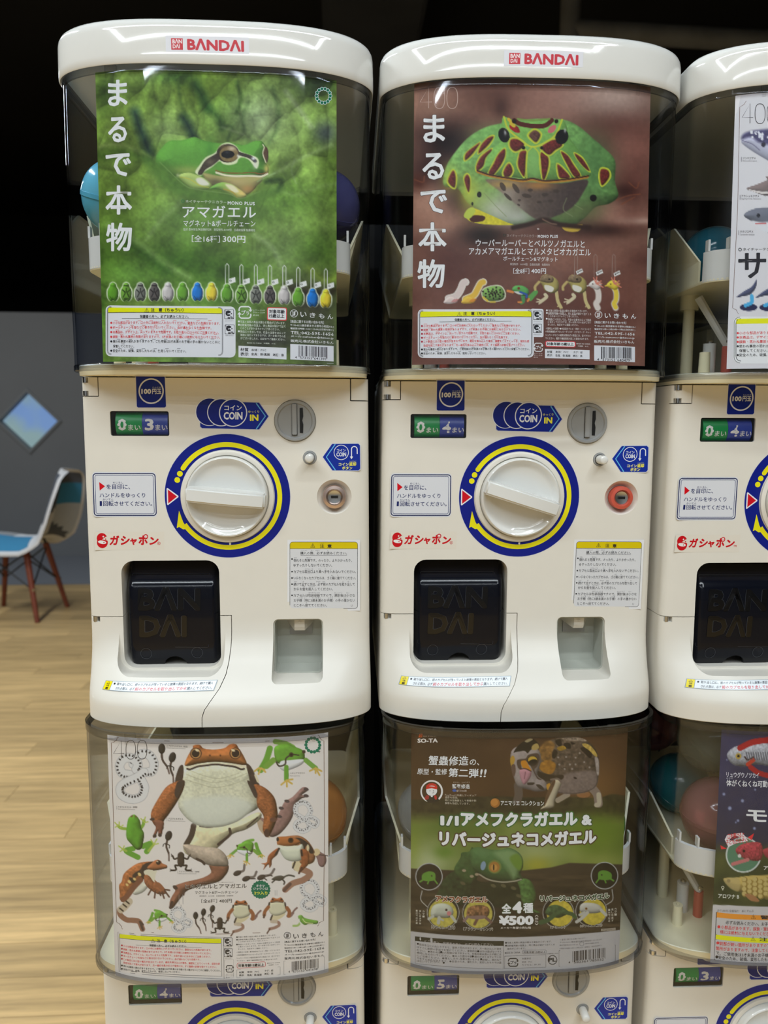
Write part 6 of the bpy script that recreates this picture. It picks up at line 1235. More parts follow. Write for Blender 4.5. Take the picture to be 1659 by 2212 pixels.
def art_deep_sea(A):
    X, Y = A.X, A.Y; t = np.clip((Y - 1580) / 330, 0, 1)[..., None]; n = vnoise(X, Y, 60, 6, 3)[..., None]
    A.C = (np.array((52, 54, 96.)) * (1 - t) + np.array((36, 40, 66.)) * t) * (.8 + .4 * n); A.at(1390, 1500, 1 / 3.108)
    m = np.clip((Y - 1815) / 30, 0, 1)[..., None]; n2 = vnoise(X, Y, 40, 9, 3)[..., None]; A.C += ((np.array((30, 44, 26.)) * (1 - n2) + np.array((92, 96, 50.)) * n2) - A.C) * m
    for x, y, r in ((540, 670, 9), (580, 765, 12), (665, 715, 10), (635, 848, 8), (745, 900, 9), (620, 860, 5), (560, 440, 4), (750, 640, 6)): A.dot(x, y, r, (150, 160, 196), soft=3)
    A.shape([(560, 410), (600, 360), (680, 340), (900, 340), (900, 480), (760, 470), (680, 485), (600, 470)], (170, 172, 180), dome=.4, wide=60, tex=.2, tscale=3)
    A.line([(650, 360), (740, 320), (900, 300)], 40, (176, 24, 36)); A.line([(720, 490), (780, 530), (900, 560)], 34, (170, 24, 36)); A.line([(700, 470), (740, 440)], 26, (200, 60, 40)); A.dot(638, 415, 20, (190, 160, 70)); A.dot(638, 415, 9, (24, 20, 24)); A.line([(680, 420), (700, 440), (740, 420)], 9, (60, 34, 34))
    for i in range(14): A.line([(690 + 16 * i, 390), (700 + 16 * i, 440)], 6, (90, 92, 104), smooth=False)
    A.dot(672, 1078, 120, (214, 220, 214)); A.dot(672, 1078, 110, (84, 132, 104)); A.shape([(620, 1040), (680, 1000), (790, 1000), (790, 1110), (700, 1110), (640, 1080)], (176, 64, 76), dome=.3, wide=40, tex=.3, tscale=3); A.line([(700, 1110), (600, 1140)], 24, (206, 120, 120)); A.dot(675, 1052, 9, (40, 20, 24)); A.dot(645, 1085, 12, (226, 222, 214))
    A.shape([(800, 1050), (840, 1030), (900, 1040), (900, 1110), (830, 1100)], (176, 64, 76), dome=.3, wide=30)
    A.shape([(535, 1240), (620, 1230), (760, 1215), (1000, 1230), (1000, 1400), (800, 1370), (700, 1340), (600, 1310)], (186, 162, 92), dome=.35, wide=80)
    for i in range(9):
        for j in range(4): A.dot(680 + 36 * i, 1245 + 32 * j + (16 if i % 2 else 0), 19, (150, 124, 60)); A.dot(676 + 36 * i, 1242 + 32 * j + (16 if i % 2 else 0), 15, (206, 184, 116))
    A.dot(572, 1252, 12, (60, 50, 36)); A.shape([(680, 1340), (740, 1350), (780, 1390), (720, 1385)], (170, 120, 80)); A.shape([(540, 1240), (640, 1235), (640, 1320), (580, 1300)], (196, 176, 120), soft=10, alpha=.7)
    A.at(0, 0, 1); A.shape([(1500, 1953), (2100, 1975), (2100, 2200), (1500, 2200)], (210, 206, 205), soft=1.2, smooth=False)
# ---- printed sheets: picture grid + lettering
def quartic(x, y): return np.stack([x ** i * y ** j for i in range(5) for j in range(5 - i)], -1)
def to_uv(k, ox=0, oy=0, s=1):
    cx, cy, cu, ci = SHEET[k]; cu = np.array(cu)
    def f(x, y): return quartic((ox + np.asarray(x, float) / s - cx) / 250, (oy + np.asarray(y, float) / s - cy) / 250) @ cu
    return f
def poster_surf(u, v, h):
    u = np.asarray(u, float); t = np.clip(np.abs(u) / .1335, 0, 1); return np.c_[u, -.001 - .0445 * np.sqrt(1 - t ** 3) - h, v]
QUAD = {1: ((-.0962, .3602), (.1052, .3608), (.1042, .1212), (-.1003, .1225)), 2: ((-.1084, .3640), (.0985, .3638), (.1058, .1242), (-.1084, .1240)), 3: ((-.1076, .3585), (.0980, .3585), (.1040, .1240), (-.1022, .1240)),
        4: ((-.1055, .3622), (.0995, .3622), (.0985, .1166), (-.1085, .1166)), 5: ((-.1076, .3625), (.0990, .3625), (.1009, .1168), (-.1066, .1168)), 6: ((-.0914, .3612), (.0950, .3612), (.0960, .1166), (-.0888, .1166))}
GAIN = {1: 1.4, 2: 1.4, 3: 1.4, 4: 1.36, 5: 1.36, 6: 1.36}            # brightness of the lettering
PRINT = {1: 1.25, 2: 1.15, 3: 1.3, 4: 1.36, 5: .82, 6: 1.0}         # and of the pictures
def make_poster(k, art, label):
    q = np.array(QUAD[k]); cx, cy, cu, ci = SHEET[k]; ci = np.array(ci)
    if k in (3, 6): a = np.concatenate([np.linspace(0, .26, 84), np.linspace(.27, 1, 60)]); b = np.linspace(0, 1, 260)
    else: a = np.linspace(0, 1, 330); b = np.linspace(0, 1, 385)
    Aa, Bb = np.meshgrid(a, b); w = lambda i: (q[0][i] * (1 - Aa) + q[1][i] * Aa) * (1 - Bb) + (q[3][i] * (1 - Aa) + q[2][i] * Aa) * Bb
    U, V = w(0), w(1); D = quartic(np.minimum(U, .095 if k in (3, 6) else 1) / .1, (V - .24) / .1) @ ci
    A = Art(cx + D[..., 0] * 250, cy + D[..., 1] * 250, (128, 128, 128)); art(A)
    X = poster_surf(U.ravel(), V.ravel(), 0); ny, nx = U.shape; n = ny * nx
    i = np.arange(n).reshape(ny, nx); F = np.stack([i[:-1, :-1], i[1:, :-1], i[1:, 1:], i[:-1, 1:]], -1).reshape(-1, 4)
    me = bpy.data.meshes.new('poster'); me.vertices.add(n); me.vertices.foreach_set('co', X.ravel()); me.loops.add(F.size); me.loops.foreach_set('vertex_index', F.ravel().astype(np.int32))
    me.polygons.add(len(F)); me.polygons.foreach_set('loop_start', np.arange(0, F.size, 4, dtype=np.int32)); me.polygons.foreach_set('use_smooth', np.ones(len(F), bool)); me.update(calc_edges=True)
    col = np.clip(s2l(np.clip(A.C.reshape(-1, 3), 0, 255)) * PRINT[k], 0, .92)
    at = me.color_attributes.new('ink', 'FLOAT_COLOR', 'POINT'); at.data.foreach_set('color', np.c_[col, np.ones(n)].ravel())
    o = link('poster', me, M['paper']); r = MACH[k]; o.location = r.location; o.rotation_euler = r.rotation_euler
    return tag(o, label, 'poster')
class Sheet(Print):
    """lettering of one poster"""
    def __init__(self, k): self.k = k; super().__init__(to_uv(k)); self.s_ = 1.0
    def at(self, ox=0, oy=0, s=1): self.to_uv = to_uv(self.k, ox, oy, s); return self
    def done(self, parent):
        g = GAIN[self.k]
        self.K = [np.clip(c * g, 0, .92) for c in self.K]; o = self.build('lettering', poster_surf, M['ink'], parent); return o
    def lines(self, rows, col, layer=3, bold=.004, res=1):
        for s, x0, y0, x1, y1, dy in rows: self.text(s, x0, y0, x1, y1, col, bold, layer, dy=dy, res=res)
def warn_icon(L, x, y, w, fg, bg, face=True):
    L.rect(x, y, x + w, y + w, fg, 2, r=w * .08); L.rect(x + w * .05, y + w * .05, x + w * .95, y + w * .95, bg, 3, r=w * .06)
    L.disc(x + w * .42, y + w * .40, w * .30, fg, 4); L.poly([(x + w * .42, y + w * .44), (x + w * .80, y + w * .24), (x + w * .80, y + w * .64)], bg, 5); L.disc(x + w * .40, y + w * .46, w * .06, bg, 5); L.disc(x + w * .74, y + w * .44, w * .07, fg, 6)
    L.rect(x + w * .34, y + w * .82, x + w * .62, y + w * .94, fg, 4)
    for d in (0, .12): L.stroke([(x + w * .05, y + w * (.12 + d)), (x + w * .22, y + w * (.02 + d))], w * .04, fg, 4); L.stroke([(x + w * (.62 + d), y + w * .72), (x + w * (.80 + d), y + w * .94)], w * .07, fg, 5)
def recycle(L, x, y, w, h, c, thick):
    r = w * .2; L.stroke([(x + w * .02, y + h * .38), (x + w * .02, y + r), (x + r * .4, y + r * .3), (x + r, y), (x + w - r, y), (x + w * .96, y + r * .6), (x + w * .96, y + h * .3)], thick, c, 2)
    L.stroke([(x + w * .98, y + h * .62), (x + w * .98, y + h - r), (x + w - r * .4, y + h - r * .3), (x + w - r, y + h), (x + r, y + h), (x + w * .04, y + h - r * .6), (x + w * .04, y + h * .68)], thick, c, 2)
    L.poly([(x + w * .78, y + h * .26), (x + w * 1.12, y + h * .26), (x + w * .96, y + h * .46)], c, 3); L.poly([(x - w * .12, y + h * .68), (x + w * .22, y + h * .68), (x + w * .04, y + h * .46)], c, 3)
    L.text('プ', x + w * .20, y + h * .30, x + w * .56, y + h * .72, c, .02, 3); L.text('ラ', x + w * .58, y + h * .42, x + w * .84, y + h * .76, c, .02, 3)
def barcode(L, x0, y0, x1, y1, digits, dy, col, seed, first=True):
    rng = random.Random(seed); x = x0; n = 0; W_ = x1 - x0
    while x < x1:
        w = W_ / 95 * rng.choice((1, 1, 2, 3)); e = (y1 - y0) * (.12 if n in (0, 1) or x1 - x < W_ * .05 or abs(x - (x0 + x1) / 2) < W_ * .02 else 0)
        d = dy * (x - x0) / W_; L.quad((x, y0 + d), (min(x + w, x1), y0 + d), (min(x + w, x1), y1 + e + d), (x, y1 + e + d), col, 3); x += w + W_ / 95 * rng.choice((1, 1, 2, 3)); n += 1
    h = (y1 - y0) * .26
    L.text(digits[0], x0 - W_ * .125, y1 + h * .1, x0 - W_ * .07, y1 + h * 1.0, col, .005, 3, dy=0)
    L.text(digits[1:7], x0 + W_ * .045, y1 + h * .18 + dy * .05, x0 + W_ * .465, y1 + h * 1.08 + dy * .05, col, .005, 3, dy=dy * .42); L.text(digits[7:], x0 + W_ * .535, y1 + h * .18 + dy * .53, x0 + W_ * .955, y1 + h * 1.08 + dy * .53, col, .005, 3, dy=dy * .42)
def tri_sign(L, x, y, w, col, layer):
    L.stroke([(x + w / 2, y), (x + w, y + w * .92), (x, y + w * .92)], w * .09, col, layer, closed=True); L.stroke([(x + w / 2, y + w * .28), (x + w / 2, y + w * .62)], w * .09, col, layer); L.disc(x + w / 2, y + w * .76, w * .06, col, layer, n=10)
def thin400(L, x, y, h, col, w, outline=None):
    for c, ww, ly in (((outline, w * 2.6, 2),) if outline else ()) + ((col, w, 3),):
        L.stroke([(x + h * .42, y + h), (x + h * .42, y), (x, y + h * .70), (x + h * .58, y + h * .70)], ww, c, ly)
        for cx in (x + h * .94, x + h * 1.56): L.stroke([(cx + h * .26 * math.copysign(abs(math.cos(t)) ** .8, math.cos(t)), y + h * .51 + h * .51 * math.copysign(abs(math.sin(t)) ** .8, math.sin(t))) for t in np.linspace(0, 2 * math.pi, 33)[:-1]], ww, c, ly, closed=True)
def maker(L, x, y, k, col, bg, dy):
    """maker's mark: ringed s-shape and four kana"""
    L.disc(x, y, 58 * k, col, 2, n=32); L.disc(x, y, 50 * k, bg, 3, n=32)
    L.stroke([(x + 30 * k, y - 28 * k), (x + 4 * k, y - 28 * k), (x + 4 * k, y + 20 * k), (x - 14 * k, y + 20 * k), (x - 14 * k, y - 24 * k), (x - 30 * k, y - 24 * k)][::-1], 11 * k, col, 4); L.stroke([(x + 14 * k, y - 18 * k), (x + 14 * k, y + 28 * k), (x - 30 * k, y + 28 * k)], 11 * k, col, 4)
    for i, (c, a) in enumerate((('い', 95), ('き', 235), ('も', 370), ('ん', 500))): L.text(c, x + a * k, y - 22 * k + dy * i / 3, x + (a + (92 if i == 0 else 84)) * k, y + 52 * k + dy * i / 3, col, .012, 3, res=2)
CA, CB, CC = '小さな部品があります。口の中には絶対に入れないでください。窒息などの危険があります。', 'ボールチェーンを指などに巻き付けないでください。血が通わなくなり危険です。', '本商品は、デザイン上、尖っていますので危険です。お取り扱いには十分にご注意ください。'
CD_, CE = '誤飲・思わぬ事故の危険がありますので、3才未満のお子様には絶対に与えないでください。', '思わぬ事故の恐れがありますので、ご使用後は3才未満のお子様の手の届かないところに'
CF, CG, CH = '保管してください。', '安全のため、破損、変形したものは、使用しないでください。', 'この製品には小型の磁石が含まれています。磁石を飲み込んだ場合、腸壁をこえてくっつき、深刻な感'
CI = '染症を起こす恐れがあります。万一磁石を飲み込んだ場合には、すぐ医師の診察を受けてください。'
GW = (206, 206, 210); RD = (206, 52, 58); BK = (30, 30, 36); YW = (228, 214, 10)

# green tree frog poster
po = make_poster(1, art_tree_frog, 'green leaf poster with a small tree frog and a row of frog keyrings')
L = Sheet(1); WT = (222, 222, 222)
L.at(205, 140, 3.13)
for c, x0, y0, x1, y1 in (('ま', 88, 102, 222, 282), ('る', 90, 352, 218, 526), ('で', 72, 598, 246, 756), ('本', 72, 816, 252, 1014), ('物', 76, 1068, 252, 1262)): L.text(c, x0, y0, x1, y1, WT, .024, 2)
for a in range(14): L.disc(1545 + 47 * math.cos(a * math.pi / 7), 210 + 48 * math.sin(a * math.pi / 7), 13, (196, 222, 210), 2, n=14); L.disc(1545 + 47 * math.cos(a * math.pi / 7), 210 + 48 * math.sin(a * math.pi / 7), 9.5, (0, 98, 70), 3, n=14)
L.ring(594, 922, 9, 4, (44, 110, 60), 2); L.text('ネイチャーテクニカラー', 612, 913, 890, 934, (206, 212, 190), 0, 2, dy=6); L.text('MONO PLUS', 898, 922, 1082, 946, WT, .03, 2, dy=5, sp=1.15)
L.text('アマガエル', 592, 952, 1090, 1034, WT, .012, 2, dy=4, sp=1.1); L.text('マグネット&ボールチェーン', 598, 1050, 1086, 1094, WT, .004, 2, dy=2); L.text('監修 豊中両生爬虫類研究所　原型制作 AOW団　企画総指揮 佐藤純也', 598, 1104, 1084, 1122, (206, 212, 196), 0, 2, dy=6, res=1)
L.text('［全16種］', 655, 1152, 845, 1198, WT, .008, 2, dy=4); L.text('300円', 864, 1154, 1018, 1202, WT, .010, 2, dy=3)
L.at(220, 645, 5.53)
L.rect(45, 80, 1598, 690, GW, 1, r=60, dy=16); L.frame(64, 94, 1446, 672, 6, (120, 120, 126), 2, r=46, dy=12); L.frame(72, 102, 1438, 662, 5, (60, 60, 66), 2, r=40, dy=12)
L.rect(76, 106, 1434, 150, YW, 2, r=30, dy=12); L.rect(76, 130, 1434, 166, YW, 3, dy=12); L.rect(76, 166, 1434, 172, (60, 60, 50), 4, dy=12)
tri_sign(L, 512, 112, 52, BK, 5); L.text('注　意（ちゅうい）', 585, 112, 975, 158, BK, .022, 5, dy=2)
L.lines([('保護者の方へ、必ずお読みください。', 455, 192, 1035, 232, 4)], BK, 3, .012); L.rect(242, 234, 1262, 238, (90, 90, 96), 3, dy=8)
for i, (s, x1, c) in enumerate(((CA, 1412, RD), (CB, 1308, RD), (CC, 1398, RD), (CD_, 1412, RD), (CE, 1410, BK), (CF, 388, BK), (CG, 1008, BK))):
    y = 272 + i * 55.6; L.text(s, 134, y, x1, y + 36, c, .008, 3, dy=(x1 - 134) / 1280 * 10, res=1)
    if i != 5: L.disc(114, y + 18, 13, c, 3, n=12)
    for q in range(9): L.rect(150 + q * 140 + (i * 53) % 90, y - 14, 190 + q * 140 + (i * 53) % 90, y - 6, (214, 150, 150) if c == RD else (150, 150, 156), 3) if 190 + q * 140 + 90 < x1 else None
warn_icon(L, 1464, 132, 114, BK, GW); warn_icon(L, 1470, 312, 114, BK, GW); L.lines([('口に入れない', 1472, 262, 1576, 274, 0), ('子供 与えない', 1476, 436, 1580, 450, 0)], (110, 110, 116), 3)
L.at(500, 645, 6.9125)
recycle(L, 112, 122, 182, 172, (220, 224, 214), 20); L.lines([('上ケース:PP', 320, 162, 500, 186, 2), ('下ケース:PP', 320, 198, 500, 222, 2), ('袋:PE', 320, 236, 410, 262, 0)], (200, 208, 190), 2, .004)
L.rect(532, 128, 828, 322, (206, 60, 66), 1, r=24, dy=6); L.rect(545, 140, 816, 310, (222, 222, 226), 2, r=18, dy=6); L.text('対象年齢', 562, 162, 796, 222, BK, .03, 3, dy=4); L.text('15歳以上', 562, 226, 790, 288, BK, .03, 3, dy=4)
maker(L, 933, 220, 1.0, (222, 222, 222), (66, 68, 52), 36)
L.lines([('［商品に関するお問い合わせ先］', 882, 316, 1378, 362, 20), ('〒190-0151東京都あきる野市小和田315-1', 880, 376, 1528, 412, 30), ('電話受付時間 10:00～15:00(土日祝を除く)', 880, 428, 1526, 462, 30), ('TEL:042-595-1656', 884, 482, 1526, 528, 32), ('メール:customer@ikimon.jp', 888, 542, 1524, 580, 38), ('販売元:株式会社いきもん', 884, 606, 1526, 650, 34)], (218, 220, 214), 2, .014)
L.lines([('写真と実際の商品は異なる場合がございます。', 134, 326, 806, 366, 22), ('自動販売機の性質上、同じ商品が続けて出て', 134, 376, 808, 414, 22), ('くることがありますのでご了承ください。', 136, 424, 720, 462, 18), ('製品につきましては、万全の注意をはらって', 134, 474, 808, 512, 24), ('製造に当たっておりますが、万一お気づきの点', 136, 524, 806, 560, 20), ('がございましたら、右記までご連絡ください。', 136, 574, 804, 610, 20), ('MADE IN CHINA　中国製　A-02', 236, 652, 656, 672, 10)], (206, 212, 200), 2, .004)
for y in (342, 392, 490): L.disc(112, y, 15, (222, 226, 218), 2, n=14)
L.rect(106, 706, 822, 878, GW, 1, dy=30); L.lines([('材質', 134, 736, 256, 790, 2), ('表示', 134, 802, 256, 858, 2)], BK, 3, .012); L.lines([('本体：PVC', 296, 748, 520, 788, 2), ('金具：鉄/真鍮', 296, 810, 576, 850, 6), ('磁石：鉄', 620, 818, 784, 860, 4)], BK, 3, .008)
L.rect(878, 676, 1526, 906, GW, 1, dy=36); barcode(L, 1004, 698, 1430, 852, '4573153641391', 28, (44, 40, 50), 5)
L.stroke([(1426, 966), (1526, 970)], 4, (210, 210, 214), 2)
L.done(po)

# horned frog poster
po = make_poster(2, art_horned, 'brown poster with a green horned frog, in the case of the middle machine')
L = Sheet(2); L.at(885, 170, 3.13)
thin400(L, 70, 60, 140, (176, 150, 138), 5)
for c, x0, y0, x1, y1 in (('ま', 92, 246, 240, 434), ('る', 86, 502, 234, 684), ('で', 72, 752, 254, 912), ('本', 58, 972, 250, 1168), ('物', 52, 1222, 238, 1416)):
    L.text(c, x0 - 3, y0 - 3, x1 + 3, y1 + 3, (70, 56, 54), .040, 1); L.text(c, x0, y0, x1, y1, WT, .024, 3)
L.ring(640, 1058, 8, 4, (40, 50, 40), 2); L.text('ネイチャーテクニカラー', 655, 1052, 860, 1072, (160, 146, 138), 0, 2, dy=2); L.text('MONO PLUS', 866, 1056, 1002, 1076, WT, .03, 2, sp=1.15)
L.text('ウーパールーパーとベルツノガエルと', 446, 1086, 1184, 1134, WT, .006, 2, dy=8); L.text('アカメアマガエルとマルメタピオカガエル', 400, 1142, 1224, 1190, WT, .006, 2, dy=8); L.text('ボールチェーン&マグネット', 632, 1200, 1000, 1232, WT, .004, 2, dy=6); L.text('原型制作　AOW団　企画総指揮　佐藤純也', 678, 1246, 948, 1262, (196, 186, 180), 0, 2, dy=4, res=1)
L.text('［全8種］', 700, 1282, 808, 1318, WT, .008, 2, dy=2); L.text('400円', 822, 1282, 922, 1318, WT, .010, 2, dy=2)
L.at(890, 660, 5.925); BG2 = (108, 70, 60)
L.rect(74, 46, 1560, 668, GW, 1, r=60, dy=0); L.frame(90, 58, 1540, 656, 5, (130, 126, 128), 2, r=48, dy=-4); L.frame(100, 70, 1530, 646, 7, (60, 60, 66), 2, r=42, dy=-4)
L.rect(106, 76, 1526, 126, YW, 2, r=30, dy=-4); L.rect(106, 106, 1526, 146, YW, 3, dy=-4); L.rect(106, 146, 1526, 151, (60, 60, 50), 4, dy=-4)
tri_sign(L, 576, 82, 56, BK, 5); L.text('注　意（ちゅうい）', 655, 80, 1060, 124, BK, .022, 5)
L.lines([('保護者の方へ、必ずお読みください。', 545, 162, 1062, 198, 0)], BK, 3, .012); L.rect(352, 206, 1272, 210, (90, 90, 96), 3, dy=-6)
for i, (s, x1, c) in enumerate(((CA, 1392, RD), (CD_, 1390, RD), (CC, 1378, RD), (CB, 1232, RD), (CH, 1498, RD), (CI, 1445, RD), ('思わぬ事故の恐れがありますので、ご使用後は3才未満のお子様の手の届かないところに保管してください。', 1505, BK), (CG, 945, BK))):
    y = 246 + i * 50; L.text(s, 148, y, x1, y + 32, c, .006, 3, dy=-(x1 - 148) / 1350 * 4 + 2, res=1)
    if i != 5: L.disc(128, y + 16, 13, c if c == BK else (160, 40, 60), 3, n=12)
    for q in range(9): L.rect(150 + q * 140 + (i * 53) % 90, y - 15, 195 + q * 140 + (i * 53) % 90, y - 7, (214, 160, 160) if c == RD else (160, 160, 166), 3) if 190 + q * 140 + 90 < x1 else None
L.at(1140, 650, 6.26)
L.rect(40, 106, 214, 488, GW, 1, r=24, dy=4)
warn_icon(L, 74, 134, 124, BK, GW); warn_icon(L, 70, 312, 122, BK, GW); L.lines([('口に入れない', 80, 272, 190, 284, 2), ('子供 与えない', 76, 450, 186, 464, 2)], (110, 110, 116), 3)
recycle(L, 90, 574, 110, 110, (222, 220, 218), 12); L.lines([('上ケース:PP', 80, 706, 200, 722, 0), ('下ケース:PP', 80, 732, 200, 748, 0), ('袋:PE', 80, 756, 138, 772, 0)], (200, 186, 180), 2, 0)
ST = (214, 206, 202)
L.lines([('写真と実際の商品は異なる場合がございます。', 280, 116, 808, 148, 6), ('自動販売機の性質上、同じ商品が続けて出てくる', 280, 152, 858, 186, 8), ('ことがありますのでご了承ください。', 274, 192, 686, 222, 4), ('製品につきましては、万全の注意をはらって製造', 278, 232, 856, 266, 10), ('に当たっておりますが、万一お気づきの点がござい', 274, 270, 854, 300, 8), ('ましたら、右記までご連絡ください。', 272, 306, 686, 336, 4),
    ('＜使用上の注意＞●本商品をテレビ・時計・パソコンなど', 244, 358, 856, 388, 8), ('の特定機器及びフロッピーディスク・ビデオテープ・キャッ', 240, 400, 852, 430, 8), ('シュカードなどの磁気記録方式の製品には、近づけない', 240, 446, 850, 478, 8), ('でください。磁気で機能異常が起こる場合があります。', 238, 490, 826, 522, 8), ('MADE IN CHINA', 660, 568, 846, 586, 4), ('中国製　K-02', 680, 600, 820, 618, 4)], ST, 2, .003)
for x, y in ((260, 128), (260, 164), (258, 242)): L.disc(x, y, 12, (222, 220, 218), 2, n=14)
L.rect(238, 540, 650, 622, (196, 50, 60), 1, r=24, dy=6); L.rect(250, 550, 638, 612, (224, 222, 226), 2, r=16, dy=6); L.text('対象年齢15歳以上', 258, 560, 622, 602, BK, .03, 3, dy=4)
L.rect(234, 650, 836, 774, GW, 1, dy=14); L.lines([('材質', 262, 672, 334, 708, 2), ('表示', 262, 718, 334, 752, 2)], BK, 3, .012); L.lines([('本体：PVC', 376, 674, 550, 708, 2), ('タグ：紙', 618, 678, 742, 710, 2), ('金具：鉄/真鍮', 374, 720, 578, 754, 4), ('磁石：鉄', 612, 726, 740, 758, 2)], BK, 3, .008)
maker(L, 956, 184, .87, (222, 220, 218), BG2, 12)
L.lines([('［商品に関するお問い合わせ先］', 905, 270, 1328, 304, 10), ('〒190-0151東京都あきる野市小和田315-1', 904, 322, 1450, 350, 18), ('電話受付10時～13時/14時～17時(土日祝を除く)', 902, 366, 1448, 394, 16), ('TEL:042-595-1656', 904, 416, 1444, 452, 18), ('メール:customer@ikimon.jp', 900, 472, 1442, 504, 18), ('販売元:株式会社いきもん', 896, 524, 1436, 566, 14)], (222, 220, 218), 2, .014)
L.rect(898, 598, 1446, 806, GW, 1, dy=22); barcode(L, 990, 616, 1396, 766, '4573153640479', 14, (40, 38, 44), 9)
L.done(po)

# shark poster
po = make_poster(3, art_sharks, 'white poster with sharks and a whale shark, cut by the right edge of the view')
L = Sheet(3); L.at(1390, 80, 2.95)
L.stroke([(1200, 410), (652, 410), (640, 430), (612, 446), (600, 1100), (568, 1728), (590, 1736), (604, 1762), (1200, 1772)], 3, (110, 84, 76), 2)
thin400(L, 628, 425, 124, (70, 66, 72), 4)
for s, t, x, y, w in (('ジンベエザメ', 'Rhincodon typus', 632, 764, 84), ('アカシュモクザメ', 'Sphyrna lewini', 624, 1006, 114), ('ホホジロザメ', 'Carcharodon carcharias', 616, 1232, 84)):
    L.text(s, x, y, x + w, y + 16, (50, 48, 54), .006, 2); L.text(t, x, y + 20, x + w * 1.1, y + 32, (110, 108, 114), 0, 2); L.rect(x - 10, y, x - 7, y + 30, (90, 88, 94), 2)
L.ring(616, 1354, 9, 4, (40, 44, 48), 2); L.text('ネイチャーテクニカラー', 634, 1344, 900, 1364, (50, 48, 54), .004, 2); L.text('サメ', 604, 1376, 960, 1540, (30, 28, 34), .02, 2)
L.rect(572, 1780, 1300, 2080, (222, 222, 226), 1, r=40); L.frame(578, 1784, 1290, 2076, 4, (120, 120, 124), 2, r=36); L.frame(590, 1794, 1280, 2064, 4, (70, 70, 76), 2, r=30); L.rect(592, 1796, 1278, 1828, YW, 2)
for i, (s, c) in enumerate((('小さな部品があります。口の中に入れないでください。窒息の危険があります。', RD), ('本商品は、デザイン上、尖っていますので危険です。ご注意ください。', RD), ('誤飲・思わぬ事故の危険がありますので、3才未満のお子様には与えないで', RD), ('思わぬ事故の恐れがありますので、ご使用後はお子様の手の届かないところに', BK), ('保管してください。', BK), ('安全のため、破損、変形したものは、使用しないでください。', BK))):
    y = 1876 + 28 * i; L.text(s, 610, y, 610 + 20.0 * len(s), y + 20, c, .004, 3, res=1)
    if i != 4: L.disc(601, y + 10, 7, c, 3, n=12)
L.done(po)

# toad poster
po = make_poster(4, art_toads, 'white poster with a large brown toad, tadpoles and small green frogs')
L = Sheet(4); L.at(); FRM = (112, 84, 70)
L.stroke([(254, 1593), (300, 1597), (360, 1601), (470, 1604), (580, 1601), (688, 1588)], 1.1, FRM, 2); L.stroke([(254, 1593), (252, 1599), (246, 1603), (240.5, 1604), (246, 1800), (252, 1992), (258, 1995), (263, 2001), (264, 2006), (330, 2014), (470, 2018), (560, 2015), (687, 2000), (690, 1993), (699, 1989), (701, 1800), (700, 1600), (694, 1598), (688, 1588)], 1.1, FRM, 2)
L.at(235, 1580, 7.9); thin400(L, 84, 156, 312, (54, 50, 52), 9)
for s, t, x, y in (('アズマヒキガエル（幼生）', 'Bufo japonicus formosus', 1018, 232), ('アズマヒキガエル（卵塊）', 'Bufo japonicus formosus', 160, 1268), ('アズマヒキガエル', 'Bufo japonicus formosus', 1016, 1472)):
    w = 330 if '（' in s else 256; L.text(s, x, y, x + w, y + 34, (70, 66, 66), .004, 2, dy=8); L.text(t, x, y + 44, x + 290, y + 68, (128, 122, 120), 0, 2, dy=8); L.rect(x - 24, y, x - 20, y + 62, (100, 96, 96), 2)
L.at(320, 1590, 4.484)
for a in range(14): L.disc(1595 + 68 * math.cos(a * math.pi / 7), 88 + 68 * math.sin(a * math.pi / 7), 16, (0, 112, 84), 2, n=14)
L.text('+', 1645, 140, 1668, 162, (50, 50, 54), .02, 2); L.text('ニホンアマガエル', 1374, 354, 1518, 370, (70, 66, 66), .004, 2, dy=-4); L.text('Hyla japonica', 1374, 382, 1470, 394, (128, 122, 120), 0, 2); L.rect(1360, 362, 1362, 396, (100, 96, 96), 2)
L.at(240, 1820, 6.9)
L.text('アズマヒキガエル（幼体）', 1010, 420, 1320, 444, (70, 66, 66), .004, 2, dy=4); L.text('Bufo japonicus formosus', 1010, 456, 1270, 474, (128, 122, 120), 0, 2); L.rect(992, 420, 995, 466, (100, 96, 96), 2)
L.text('ヒキガエルとアマガエル', 1108, 622, 2024, 690, (40, 36, 36), .014, 3, dy=-14); L.text('ヒキガエルとアマガエル', 1105, 620, 2027, 692, (214, 206, 198), .040, 2, dy=-14)
L.text('ネイチャーテクニカラーMONO PLUS', 1305, 590, 1824, 606, (120, 112, 110), .004, 3, dy=-8, res=1); L.text('マグネット&ボールチェーン', 1250, 724, 1892, 770, (60, 56, 56), .006, 2, dy=-10); L.text('原型制作：AOW団　企画総指揮：佐藤純也', 1318, 790, 1824, 808, (90, 84, 84), .002, 2, dy=-6, res=1); L.text('［全6種］', 1346, 846, 1578, 904, (60, 56, 56), .004, 2, dy=-2); L.text('400円', 1612, 846, 1802, 902, (40, 36, 36), .010, 2, dy=-4)
L.at(470, 1780, 6.77)
L.poly([(634 + (136 + (9 if i % 2 else -3)) * math.cos(i * math.pi / 20), 958 + (128 + (9 if i % 2 else -3)) * math.sin(i * math.pi / 20)) for i in range(40)], (0, 104, 76), 2)
L.text('オタマ', 568, 880, 692, 918, (222, 222, 216), .02, 4, dy=4); L.text('ジャクシは', 524, 926, 740, 966, (222, 222, 216), .02, 4, dy=-4); L.text('2つ入り', 538, 980, 732, 1030, (222, 226, 70), .03, 4, dy=4)
L.at(245, 2000, 6.506); BX = (206, 200, 196)
